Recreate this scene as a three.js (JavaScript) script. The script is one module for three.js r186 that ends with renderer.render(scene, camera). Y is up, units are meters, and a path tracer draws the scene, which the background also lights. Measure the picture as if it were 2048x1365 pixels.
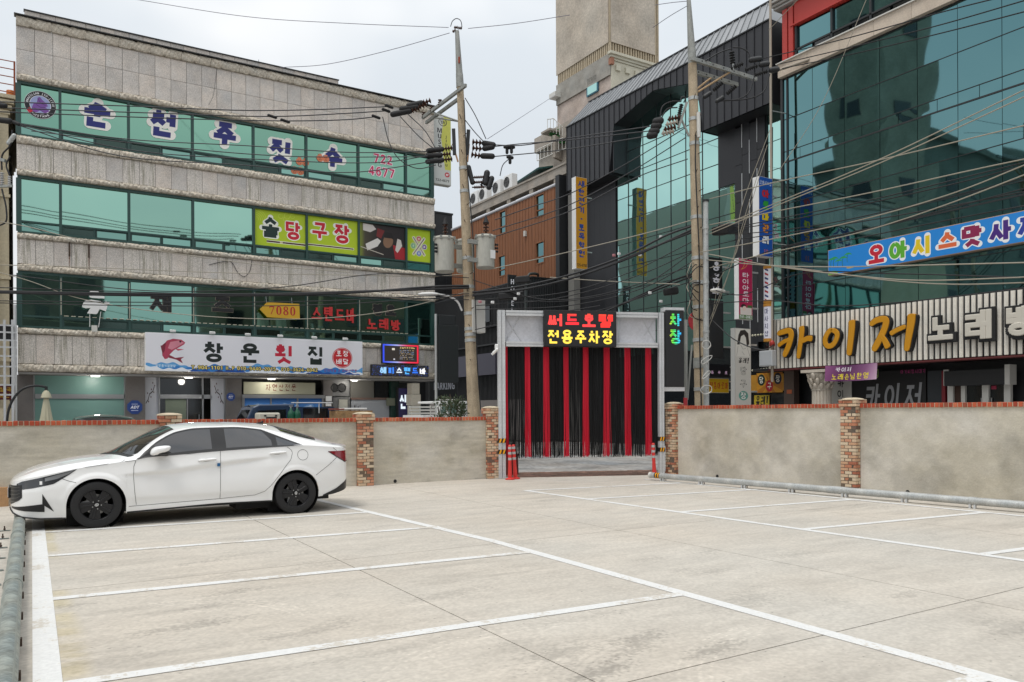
import * as THREE from 'three';
import { mergeGeometries } from 'three/addons/utils/BufferGeometryUtils.js';
import { RoundedBoxGeometry } from 'three/addons/geometries/RoundedBoxGeometry.js';

// ---------------------------------------------------------------- camera, sky, sun, exposure
const FOC = 1567, CX = 1024, CY = 823, ROLL = -0.005, YAW = 31.6 * Math.PI / 180, EYE = 1.565;
const scene = new THREE.Scene();
const fwd = new THREE.Vector3(Math.sin(YAW), 0, -Math.cos(YAW)), rgt = new THREE.Vector3(Math.cos(YAW), 0, Math.sin(YAW)), UP = new THREE.Vector3(0, 1, 0);
const axX = rgt.clone().addScaledVector(UP, ROLL), axY = UP.clone().addScaledVector(rgt, -ROLL), eye = new THREE.Vector3(0, EYE, 0);
const camera = new THREE.PerspectiveCamera(2 * Math.atan(682.5 / FOC) * 180 / Math.PI, 1024 / 682, 0.1, 2000);
camera.position.copy(eye); camera.up.copy(axY); camera.lookAt(eye.clone().add(fwd));
camera.setViewOffset(2048, 1365, 0, -(CY - 682.5), 2048, 1365);      // a rising-front lens: verticals stay upright
const renderer = new THREE.WebGLRenderer({ antialias: true });
renderer.toneMapping = THREE.LinearToneMapping; renderer.toneMappingExposure = 1.12;
renderer.shadowMap.enabled = true; renderer.shadowMap.type = THREE.PCFSoftShadowMap;

// ---------------------------------------------------------------- noise
function rng(seed) { let s = seed >>> 0; return () => { s = (s + 0x6d2b79f5) | 0; let t = Math.imul(s ^ (s >>> 15), 1 | s); t = (t + Math.imul(t ^ (t >>> 7), 61 | t)) ^ t; return ((t ^ (t >>> 14)) >>> 0) / 4294967296; }; }
function fbm(W, H, seed, cx, cy, oct = 4, gain = 0.5) {              // periodic value noise, 0..1
  const out = new Float32Array(W * H); let amp = 1, tot = 0; const r = rng(seed);
  for (let o = 0; o < oct; o++, cx *= 2, cy *= 2, amp *= gain) {
    const nx = Math.max(1, Math.min(cx, W)) | 0, ny = Math.max(1, Math.min(cy, H)) | 0, g = new Float32Array(nx * ny); for (let i = 0; i < g.length; i++) g[i] = r();
    tot += amp;
    for (let y = 0; y < H; y++) {
      const fy = y / H * ny, iy = fy | 0, ty = fy - iy, sy = ty * ty * (3 - 2 * ty), a = (iy % ny) * nx, b = ((iy + 1) % ny) * nx;
      for (let x = 0; x < W; x++) {
        const fx = x / W * nx, ix = fx | 0, tx = fx - ix, sx = tx * tx * (3 - 2 * tx), i0 = ix % nx, i1 = (ix + 1) % nx;
        const p = g[a + i0] + (g[a + i1] - g[a + i0]) * sx, q = g[b + i0] + (g[b + i1] - g[b + i0]) * sx;
        out[y * W + x] += amp * (p + (q - p) * sy);
      }
    }
  }
  for (let i = 0; i < out.length; i++) out[i] /= tot;
  return out;
}
const clamp = (x, a = 0, b = 1) => Math.min(b, Math.max(a, x)), lerp = (a, b, t) => a + (b - a) * t, sstep = (a, b, x) => { const t = clamp((x - a) / (b - a)); return t * t * (3 - 2 * t); };
{ // overcast sky: even cloud deck, a little brighter overhead
  const W = 1024, H = 512, d = new Float32Array(W * H * 4), n = fbm(W, H, 11, 14, 12, 5, 0.55), n2 = fbm(W, H, 12, 9, 11, 4, 0.5);
  for (let y = 0; y < H; y++) for (let x = 0; x < W; x++) {
    const e = Math.sin(((y + 0.5) / H - 0.5) * Math.PI), i = y * W + x, c = sstep(0.38, 0.62, n[i] * 0.55 + n2[i] * 0.45), k = 0.76 + 0.5 * Math.max(0, e);
    d[i * 4] = lerp(0.70, 0.95, c) * k; d[i * 4 + 1] = lerp(0.755, 0.96, c) * k; d[i * 4 + 2] = lerp(0.81, 0.97, c) * k; d[i * 4 + 3] = 1;
    if (e < 0) { d[i * 4] *= 0.6; d[i * 4 + 1] *= 0.6; d[i * 4 + 2] *= 0.6; }
  }
  const t = new THREE.DataTexture(d, W, H, THREE.RGBAFormat, THREE.FloatType); t.mapping = THREE.EquirectangularReflectionMapping; t.magFilter = THREE.LinearFilter; t.minFilter = THREE.LinearFilter; t.needsUpdate = true;
  scene.background = t; scene.environment = t;
}
const sun = new THREE.DirectionalLight(new THREE.Color(1, 0.965, 0.91), 1.5);
sun.position.set(-18, 70, -4); sun.target.position.set(8, 0, -14); sun.castShadow = true; sun.shadow.radius = 34;
sun.shadow.mapSize.set(2048, 2048); Object.assign(sun.shadow.camera, { left: -45, right: 45, top: 45, bottom: -45, near: 1, far: 160 });
scene.add(sun, sun.target);

// ---------------------------------------------------------------- from pixels to places
const ray = (px, py) => fwd.clone().addScaledVector(axX, (px - CX) / FOC).addScaledVector(axY, (CY - py) / FOC);
const onGround = (px, py, h = 0) => { const d = ray(px, py); return eye.clone().addScaledVector(d, (h - EYE) / d.y); };
const atDepth = (px, py, z) => eye.clone().addScaledVector(ray(px, py), z);
// a vertical plane through (u, v): local x runs to the viewer's right, local z towards the viewer
function Frame(u, v, turn) {
  const n = new THREE.Vector3(Math.sin(turn), 0, Math.cos(turn)), ax = new THREE.Vector3(Math.cos(turn), 0, -Math.sin(turn)), o = new THREE.Vector3(u, 0, -v);
  const f = {
    o, ax, n, turn,
    at(px, py, dz = 0) { const d = ray(px, py), t = (o.clone().addScaledVector(n, dz).sub(eye)).dot(n) / d.dot(n), p = eye.clone().addScaledVector(d, t); return { x: p.clone().sub(o).dot(ax), y: p.y, p }; },
    rect(px0, px1, pyT, pyB, dz = 0) { const a = f.at(px0, pyT, dz), b = f.at(px0, pyB, dz), c = f.at(px1, pyT, dz); const x0 = a.x, x1 = c.x, y1 = a.y, y0 = b.y; return { x0, x1, y0, y1, w: x1 - x0, h: y1 - y0, cx: (x0 + x1) / 2, cy: (y0 + y1) / 2 }; },
    world(x, y, z = 0) { return o.clone().addScaledVector(ax, x).addScaledVector(n, z).setY(y); },
  };
  return f;
}
// ---------------------------------------------------------------- naming
const used = new Map();
const numbered = (n) => { const k = used.get(n) ?? 0; used.set(n, k + 1); return k ? n + '_' + String(k).padStart(3, '0') : n; };
function tag(o, label, category, group, kind) { if (label) o.userData.label = label; if (category) o.userData.category = category; if (group) o.userData.group = group; if (kind) o.userData.kind = kind; return o; }
function thing(name, label, category, pos = [0, 0, 0], turn = 0, group) {
  const o = new THREE.Group(); o.name = numbered(name); o.position.set(...pos); o.rotation.y = turn; scene.add(o); return tag(o, label, category, group);
}
function inFrame(f, name, label, category, group, x = 0, y = 0, z = 0) { const p = f.world(x, y, z); return thing(name, label, category, [p.x, p.y, p.z], f.turn, group); }
function mesh(name, geo, mat, parent, x = 0, y = 0, z = 0, ry = 0) { const m = new THREE.Mesh(geo, mat); m.name = parent ? name : numbered(name); m.position.set(x, y, z); m.rotation.y = ry; (parent ?? scene).add(m); return m; }
// ---------------------------------------------------------------- geometry helpers
function metreUV(g, ox = 0, oy = 0) {                                 // box-projected uv in metres
  const p = g.attributes.position, n = g.attributes.normal, uv = new Float32Array(p.count * 2);
  for (let i = 0; i < p.count; i++) {
    const ax = Math.abs(n.getX(i)), ay = Math.abs(n.getY(i)), az = Math.abs(n.getZ(i));
    const [a, b] = ay > ax && ay > az ? [p.getX(i), p.getZ(i)] : ax > az ? [p.getZ(i), p.getY(i)] : [p.getX(i), p.getY(i)];
    uv[i * 2] = a + ox; uv[i * 2 + 1] = b + oy;
  }
  g.setAttribute('uv', new THREE.BufferAttribute(uv, 2)); return g;
}
const boxCache = new Map();
function box(w, h, d, ox = 0, oy = 0) {
  const k = [w, h, d, ox, oy].map((x) => x.toFixed(4)).join();
  if (!boxCache.has(k)) boxCache.set(k, metreUV(new THREE.BoxGeometry(w, h, d), ox, oy));
  return boxCache.get(k);
}
const rbox = (w, h, d, r = 0.01, s = 1) => { const k = 'r' + [w, h, d, r, s].map((x) => x.toFixed(4)).join(); if (!boxCache.has(k)) boxCache.set(k, metreUV(new RoundedBoxGeometry(w, h, d, s, Math.min(r, w / 2.01, h / 2.01, d / 2.01)))); return boxCache.get(k); };
const moved = (g, x, y, z) => g.clone().translate(x, y, z);
const plain = (g) => { const o = g.index ? g.toNonIndexed() : g.clone(); for (const k of Object.keys(o.attributes)) if (!['position', 'normal', 'uv'].includes(k)) o.deleteAttribute(k); return o; };
const merge = (list) => mergeGeometries(list.map(plain));
const V3 = (a) => (a.isVector3 ? a : new THREE.Vector3(...a));
function tube(pts, r, seg = 16, sides = 6, closed = false) { return new THREE.TubeGeometry(new THREE.CatmullRomCurve3(pts.map(V3), closed), seg, r, sides, closed); }
function rod(a, b, r, r2 = r, sides = 8) {                            // cylinder between two points, r at a, r2 at b
  a = V3(a); b = V3(b); const d = b.clone().sub(a), g = new THREE.CylinderGeometry(r2, r, d.length(), sides);
  g.applyQuaternion(new THREE.Quaternion().setFromUnitVectors(UP, d.clone().normalize())); const m = a.clone().add(b).multiplyScalar(0.5); return g.translate(m.x, m.y, m.z);
}
function bar(a, b, w, h) {                                            // square bar between two points
  a = V3(a); b = V3(b); const d = b.clone().sub(a), g = new THREE.BoxGeometry(w, h, d.length()); g.lookAt(d.clone().normalize()); const m = a.clone().add(b).multiplyScalar(0.5); return metreUV(g.translate(m.x, m.y, m.z));
}
// panes are never quite flat: three gently bowed variants of a unit pane, scaled to size
const bowed = [0, 1, 2, 3].map((k) => { const g = new THREE.BoxGeometry(1, 1, 0.014, 10, 10, 1), p = g.attributes.position, q = [0.6, 1.7, 2.9, 4.1][k]; for (let i = 0; i < p.count; i++) { const x = p.getX(i), y = p.getY(i); p.setZ(i, p.getZ(i) + 0.0012 * Math.sin(x * 3.1 + q) * Math.cos(y * 2.6 + q * 2) + 0.0003 * Math.sin(x * 6 + y * 4 + q * 3)); } g.computeVertexNormals(); return g; });
const lathe = (pts, seg = 20) => new THREE.LatheGeometry(pts.map(([x, y]) => new THREE.Vector2(x, y)), seg);
// ---------------------------------------------------------------- materials
const lin = (r, g, b) => new THREE.Color().setRGB(r, g, b);
const std = (color, roughness = 0.6, extra = {}) => {
  if (extra.map?.tintOf) { const [r, g, b] = extra.map.tintOf.map((x) => Math.pow(x / 255, 2.2) / Math.pow(212 / 255, 2.2)); return new THREE.MeshStandardMaterial({ roughness, ...extra, map: extra.map.map, color: lin(r, g, b) }); }
  return new THREE.MeshStandardMaterial({ color: Array.isArray(color) ? lin(...color) : new THREE.Color(color), roughness, ...extra });
};
function pixelTex(W, H, fn, { srgb = true, rx = 1, ry = 1, clampEdge = false } = {}) {
  const d = new Uint8Array(W * H * 4), c = [0, 0, 0];
  for (let y = 0, i = 0; y < H; y++) for (let x = 0; x < W; x++, i += 4) { fn(x, y, c, y * W + x); d[i] = clamp(c[0], 0, 255); d[i + 1] = clamp(c[1], 0, 255); d[i + 2] = clamp(c[2], 0, 255); d[i + 3] = 255; }
  const t = new THREE.DataTexture(d, W, H); t.wrapS = t.wrapT = clampEdge ? THREE.ClampToEdgeWrapping : THREE.RepeatWrapping; t.repeat.set(rx, ry); t.magFilter = THREE.LinearFilter; t.minFilter = THREE.LinearMipmapLinearFilter; t.generateMipmaps = true;
  if (srgb) t.colorSpace = THREE.SRGBColorSpace; t.needsUpdate = true; return t;
}
// a few neutral grain maps are shared; each material tints and scales its own clone
const grainBases = {};
function grainTex(rgb, seed, { metres = 1, coarse = 0.1, fine = 0.1, tint = 0 } = {}) {
  const key = fine >= 0.28 ? 'speckle' : coarse >= 0.2 ? 'patchy' : coarse >= 0.1 ? 'cloudy' : 'even';
  const [S, c0, f0, kc, kf, kt] = { speckle: [512, 4, 160, 0.08, 0.32, 0.02], patchy: [256, 5, 40, 0.24, 0.2, 0.05], cloudy: [512, 4, 64, 0.13, 0.12, 0.015], even: [512, 4, 64, 0.06, 0.06, 0.01] }[key];
  if (!grainBases[key]) { const a = fbm(S, S, 31, c0, c0, 4), b = fbm(S, S, 32, f0, f0, 3), t = fbm(S, S, 33, 3, 3, 3); grainBases[key] = pixelTex(S, S, (x, y, c, i) => { const k = 212 * (1 + (a[i] - 0.5) * 2 * kc + (b[i] - 0.5) * 2 * kf), w = (t[i] - 0.5) * 2 * kt; c[0] = k * (1 + w); c[1] = k; c[2] = k * (1 - w); }); }
  const m = grainBases[key].clone(); m.repeat.set(1 / metres, 1 / metres); m.offset.set(seed * 0.137 % 1, seed * 0.311 % 1); m.needsUpdate = true;
  return { tintOf: rgb, map: m };
}
function bumpTex(seed, { size = 512, metres = 1, c0 = 32, oct = 4, streak = 1 } = {}) { const a = fbm(size, size, seed, c0, c0 * streak, oct, 0.6); return pixelTex(size, size, (x, y, c, i) => { c[0] = c[1] = c[2] = a[i] * 255; }, { srgb: false, rx: 1 / metres, ry: 1 / metres }); }
const bumpFine = bumpTex(21, { metres: 0.5, c0: 48 }), bumpRough = bumpTex(22, { metres: 1.2, c0: 14, oct: 5 });
const graniteMaps = [[200, 193, 186], [192, 186, 180], [206, 197, 188]].map((c, i) => grainTex(c, 31 + i * 5, { metres: 1.4, coarse: 0.07, fine: 0.34, f0: 160, tint: 0.025 }));
const streaked = (() => { // granite with the rain streaks that run down it from each ledge
  const W = 512, H = 512, a = fbm(W, H, 51, 160, 160, 3), s = fbm(W, H, 52, 90, 3, 3), s2 = fbm(W, H, 53, 14, 2, 3);
  return pixelTex(W, H, (x, y, c, i) => { const st = sstep(0.52, 0.85, s[i] * 0.65 + s2[i] * 0.45), k = (1 + (a[i] - 0.5) * 0.55) * (1 - 0.26 * st); c[0] = 208 * k; c[1] = 201 * k; c[2] = 193 * k * (1 - 0.05 * st); }, { rx: 1 / 2.2, ry: 1 / 2.2 });
})();
const M = {
  granite: graniteMaps.map((map) => std([1, 1, 1], 0.62, { map, bumpMap: bumpFine, bumpScale: 0.0015 })),
  graniteStreak: std([1, 1, 1], 0.66, { map: streaked }),
  roughStone: std([1, 1, 1], 0.9, { map: grainTex([204, 195, 180], 61, { metres: 1.1, coarse: 0.2, fine: 0.3, f0: 40, tint: 0.04 }), bumpMap: bumpRough, bumpScale: 0.05 }),
  joint: std([0.09, 0.08, 0.07], 0.95),
  greenFrame: std([0.022, 0.066, 0.058], 0.42),
  darkFrame: std([0.02, 0.022, 0.024], 0.45),
  blackMetal: std([0.028, 0.029, 0.033], 0.45, { metalness: 0.15 }),
  rubber: std([0.012, 0.012, 0.013], 0.7),
  cable: std([0.014, 0.014, 0.016], 0.6),
  paleCable: std([0.34, 0.31, 0.25], 0.7),
  galv: std([1, 1, 1], 0.45, { metalness: 0.35, map: grainTex([176, 178, 176], 71, { metres: 0.7, coarse: 0.16, fine: 0.14, f0: 24 }) }),
  galvPaint: std([1, 1, 1], 0.5, { map: grainTex([196, 198, 200], 74, { metres: 1.5, coarse: 0.05, fine: 0.05 }), metalness: 0.25 }),
  steel: std([0.42, 0.43, 0.44], 0.32, { metalness: 0.9 }),
  concretePole: std([1, 1, 1], 0.85, { map: grainTex([172, 156, 132], 77, { metres: 1.2, coarse: 0.12, fine: 0.1, f0: 60, streak: 0.3 }), bumpMap: bumpFine, bumpScale: 0.002 }),
  white: std([0.78, 0.78, 0.77], 0.45), offWhite: std([0.62, 0.61, 0.57], 0.55),
  wire: std([0.03, 0.03, 0.034], 0.5),
  brownPorcelain: std([0.06, 0.025, 0.015], 0.25), rust: std([1, 1, 1], 0.9, { map: grainTex([120, 72, 44], 81, { metres: 0.5, coarse: 0.3, fine: 0.3 }) }),
  mirrorTeal: new THREE.MeshStandardMaterial({ color: lin(0.33, 0.56, 0.475), metalness: 1, roughness: 0.03 }),
  mirrorDeep: new THREE.MeshStandardMaterial({ color: lin(0.20, 0.36, 0.35), metalness: 1, roughness: 0.03 }),
  mirrorBlue: new THREE.MeshStandardMaterial({ color: lin(0.125, 0.255, 0.275), metalness: 1, roughness: 0.025 }),
  mirrorAqua: new THREE.MeshStandardMaterial({ color: lin(0.40, 0.66, 0.62), metalness: 1, roughness: 0.025 }),
  darkGlass: new THREE.MeshPhysicalMaterial({ color: lin(0.012, 0.014, 0.016), roughness: 0.06, ior: 1.6 }),
  carbon: std([0.016, 0.017, 0.019], 0.5),
};
// ---------------------------------------------------------------- Korean lettering: every syllable is composed from the strokes of its letters
const JAMO = (() => {
  const O = (cx, cy, rx, ry) => Array.from({ length: 21 }, (_, i) => [cx + rx * Math.sin(i / 20 * 2 * Math.PI), cy - ry * Math.cos(i / 20 * 2 * Math.PI)]);
  const g = [[0, .08], [.92, .08], [.9, .4], [.74, .96]], d = [[1, .06], [.08, .06], [.08, .94], [1, .94]];
  const C = {
    'ㄱ': [g], 'ㄴ': [[[.08, .02], [.08, .92], [1, .92]]], 'ㄷ': [d], 'ㄹ': [[[.05, .05], [.95, .05], [.95, .5], [.05, .5], [.05, .95], [1, .95]]], 'ㅁ': [[[.06, .06], [.94, .06], [.94, .94], [.06, .94], [.06, .06]]],
    'ㅂ': [[[.08, 0], [.08, .95], [.92, .95], [.92, 0]], [[.08, .46], [.92, .46]]], 'ㅅ': [[[.5, 0], [.44, .42], [0, 1]], [[.47, .4], [1, 1]]], 'ㅇ': [O(.5, .5, .47, .48)],
    'ㅈ': [[[.05, .06], [.95, .06]], [[.52, .06], [.45, .46], [0, 1]], [[.47, .46], [1, 1]]], 'ㅊ': [[[.3, -.04], [.7, -.04]], [[.05, .24], [.95, .24]], [[.5, .24], [.45, .56], [0, 1]], [[.47, .56], [1, 1]]],
    'ㅋ': [g, [[0, .48], [.88, .48]]], 'ㅌ': [d, [[.08, .5], [.94, .5]]], 'ㅍ': [[[.03, .08], [.97, .08]], [[.3, .08], [.3, .92]], [[.7, .08], [.7, .92]], [[0, .92], [1, .92]]], 'ㅎ': [[[.3, -.02], [.7, -.02]], [[.03, .25], [.97, .25]], O(.5, .7, .36, .28)],
  };
  for (const [dbl, s] of [['ㄲ', 'ㄱ'], ['ㄸ', 'ㄷ'], ['ㅃ', 'ㅂ'], ['ㅆ', 'ㅅ'], ['ㅉ', 'ㅈ']]) C[dbl] = [0, .53].flatMap((o) => C[s].map((p) => p.map(([x, y]) => [x * .46 + o, y])));
  const v = (x) => [[x, 0], [x, 1]], h = (x0, x1, y) => [[x0, y], [x1, y]];
  const VV = { 'ㅏ': [v(.35), h(.35, 1, .48)], 'ㅑ': [v(.35), h(.35, 1, .34), h(.35, 1, .62)], 'ㅓ': [v(.75), h(0, .75, .48)], 'ㅕ': [v(.75), h(0, .75, .34), h(0, .75, .62)], 'ㅣ': [v(.55)], 'ㅐ': [v(.22), v(.82), h(.22, .82, .48)], 'ㅔ': [v(.45), v(.95), h(0, .45, .48)], 'ㅒ': [v(.2), v(.82), h(.2, .82, .35), h(.2, .82, .62)], 'ㅖ': [v(.45), v(.95), h(0, .45, .35), h(0, .45, .62)] };
  const VH = { 'ㅗ': [h(0, 1, .85), [[.5, .05], [.5, .85]]], 'ㅛ': [h(0, 1, .85), [[.32, .05], [.32, .85]], [[.68, .05], [.68, .85]]], 'ㅜ': [h(0, 1, .18), [[.5, .18], [.5, 1]]], 'ㅠ': [h(0, 1, .18), [[.32, .18], [.32, 1]], [[.68, .18], [.68, 1]]], 'ㅡ': [h(0, 1, .5)] };
  const VM = { 'ㅘ': 'ㅗㅏ', 'ㅙ': 'ㅗㅐ', 'ㅚ': 'ㅗㅣ', 'ㅝ': 'ㅜㅓ', 'ㅞ': 'ㅜㅔ', 'ㅟ': 'ㅜㅣ', 'ㅢ': 'ㅡㅣ' };
  return { C, VV, VH, VM };
})();
const LEADS = 'ㄱㄲㄴㄷㄸㄹㅁㅂㅃㅅㅆㅇㅈㅉㅊㅋㅌㅍㅎ', VOWELS = 'ㅏㅐㅑㅒㅓㅔㅕㅖㅗㅘㅙㅚㅛㅜㅝㅞㅟㅠㅡㅢㅣ', TAILS = ' ㄱㄲㄳㄴㄵㄶㄷㄹㄺㄻㄼㄽㄾㄿㅀㅁㅂㅄㅅㅆㅇㅈㅊㅋㅌㅍㅎ';
function syllable(ch) {                                               // strokes in a unit square, y down
  const k = ch.charCodeAt(0) - 0xac00; if (k < 0 || k > 11171) return null;
  const L = LEADS[Math.floor(k / 588)], V = VOWELS[Math.floor((k % 588) / 28)], T = TAILS[k % 28], fin = T !== ' ', out = [];
  const put = (strokes, [x, y, w, h]) => strokes.forEach((s) => out.push(s.map(([a, b]) => [x + a * w, y + b * h])));
  if (JAMO.VV[V]) { put(JAMO.C[L], fin ? [.03, .04, .52, .45] : [.02, .12, .52, .76]); put(JAMO.VV[V], fin ? [.62, 0, .36, .56] : [.6, 0, .4, 1]); }
  else if (JAMO.VH[V]) { put(JAMO.C[L], fin ? [.2, .02, .6, .3] : [.18, .04, .64, .46]); put(JAMO.VH[V], fin ? [0, .36, 1, .26] : [0, .54, 1, .46]); }
  else { const [a, b] = JAMO.VM[V]; put(JAMO.C[L], fin ? [.08, .02, .44, .28] : [.08, .06, .46, .42]); put(JAMO.VH[a], fin ? [.0, .34, .58, .22] : [.0, .52, .6, .34]); put(JAMO.VV[b], fin ? [.66, 0, .32, .6] : [.66, 0, .34, 1]); }
  if (fin) put(JAMO.C[T], [.18, .66, .66, .32]);
  return out;
}
// one line of lettering on a canvas: Korean by strokes, the rest with the built-in fonts
function write(c, text, x, y, w, h, { color = '#000', weight = 0.13, outline, outlineW = 0.08, gap = 0.12, font = 'bold', family = 'sans-serif', slant = 0, colors, cap = 'butt' } = {}) {
  const chars = [...text], units = chars.map((ch) => (ch === ' ' ? 0.45 : syllable(ch) ? 1 : 0.62)), cw = w / (units.reduce((a, b) => a + b, 0) + gap * (chars.length - 1));
  const passes = outline ? [1, 0] : [0];
  for (const pass of passes) {
    let cx = x;
    chars.forEach((ch, i) => {
      const uw = units[i] * cw, st = syllable(ch); c.save(); c.transform(1, 0, -slant, 1, slant * (y + h), 0);
      c.strokeStyle = c.fillStyle = pass ? outline : colors ? colors[i % colors.length] : color; c.lineJoin = pass ? 'round' : 'miter'; c.miterLimit = 3; c.lineCap = pass ? 'round' : cap;
      if (st) {
        const m = weight / 2, lw = Math.min(cw, h) * weight; c.lineWidth = pass ? lw + Math.min(cw, h) * outlineW * 2 : lw;
        for (const s of st) { c.beginPath(); s.forEach(([a, b], j) => { const X = cx + uw * (m + a * (1 - 2 * m)), Y = y + h * (m + b * (1 - 2 * m)); j ? c.lineTo(X, Y) : c.moveTo(X, Y); }); c.stroke(); }
      } else if (ch !== ' ') {
        c.font = `${font} ${Math.round(h * 1.28)}px ${family}`; const mw = c.measureText(ch).width || 1, k = Math.min(1.25, uw / mw); c.translate(cx + uw / 2 - mw * k / 2, y + h * 0.97); c.scale(k, 1); c.textAlign = 'left'; c.textBaseline = 'alphabetic';
        if (pass) { c.lineWidth = h * outlineW * 2.2; c.lineJoin = 'round'; c.strokeText(ch, 0, 0); } else c.fillText(ch, 0, 0);
      }
      c.restore(); cx += uw + gap * cw;
    });
  }
}
const writeDown = (c, text, x, y, w, h, o = {}) => { const ch = [...text], s = h / ch.length; ch.forEach((k, i) => write(c, k, x, y + i * s + s * 0.06, w, s * 0.86, { ...o, color: o.colors ? o.colors[i % o.colors.length] : o.color })); };
function canvasTex(W, H, paint) {
  const cv = document.createElement('canvas'); cv.width = W; cv.height = H; const c = cv.getContext('2d'); paint(c, W, H);
  const t = new THREE.CanvasTexture(cv); t.colorSpace = THREE.SRGBColorSpace; t.magFilter = THREE.LinearFilter; t.minFilter = THREE.LinearMipmapLinearFilter; t.wrapS = t.wrapT = THREE.ClampToEdgeWrapping; return t;
}
const printed = (W, H, paint, rough = 0.5) => std([1, 1, 1], rough, { map: canvasTex(W, H, paint) });
const glowing = (W, H, paint, k = 1) => { const t = canvasTex(W, H, paint); return new THREE.MeshStandardMaterial({ color: lin(0.01, 0.01, 0.012), roughness: 0.5, emissive: lin(k, k, k), emissiveMap: t }); };
const fill = (c, col, x, y, w, h) => { c.fillStyle = col; c.fillRect(x, y, w, h); };
const sheet = (w, h) => new THREE.PlaneGeometry(w, h);
// raised letters: each stroke a bevelled bar of its own depth, so that no two faces share a plane
function letterGeo(ch, w, h, weight, depth) {
  const list = []; let n = 0;
  for (const s of syllable(ch)) {
    for (let i = 0; i < s.length - 1; i++, n++) {
      const P = ([a, b]) => [(a - .5) * (w - weight), (.5 - b) * (h - weight)], [x0, y0] = P(s[i]), [x1, y1] = P(s[i + 1]), L = Math.hypot(x1 - x0, y1 - y0);
      const g = new RoundedBoxGeometry(L + weight * 0.96, weight, depth + n * 0.0012, 2, Math.min(weight, depth) * 0.16); g.rotateZ(Math.atan2(y1 - y0, x1 - x0)); g.translate((x0 + x1) / 2, (y0 + y1) / 2, (depth + n * 0.0012) / 2); list.push(g);
    }
  }
  return merge(list);
}
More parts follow.
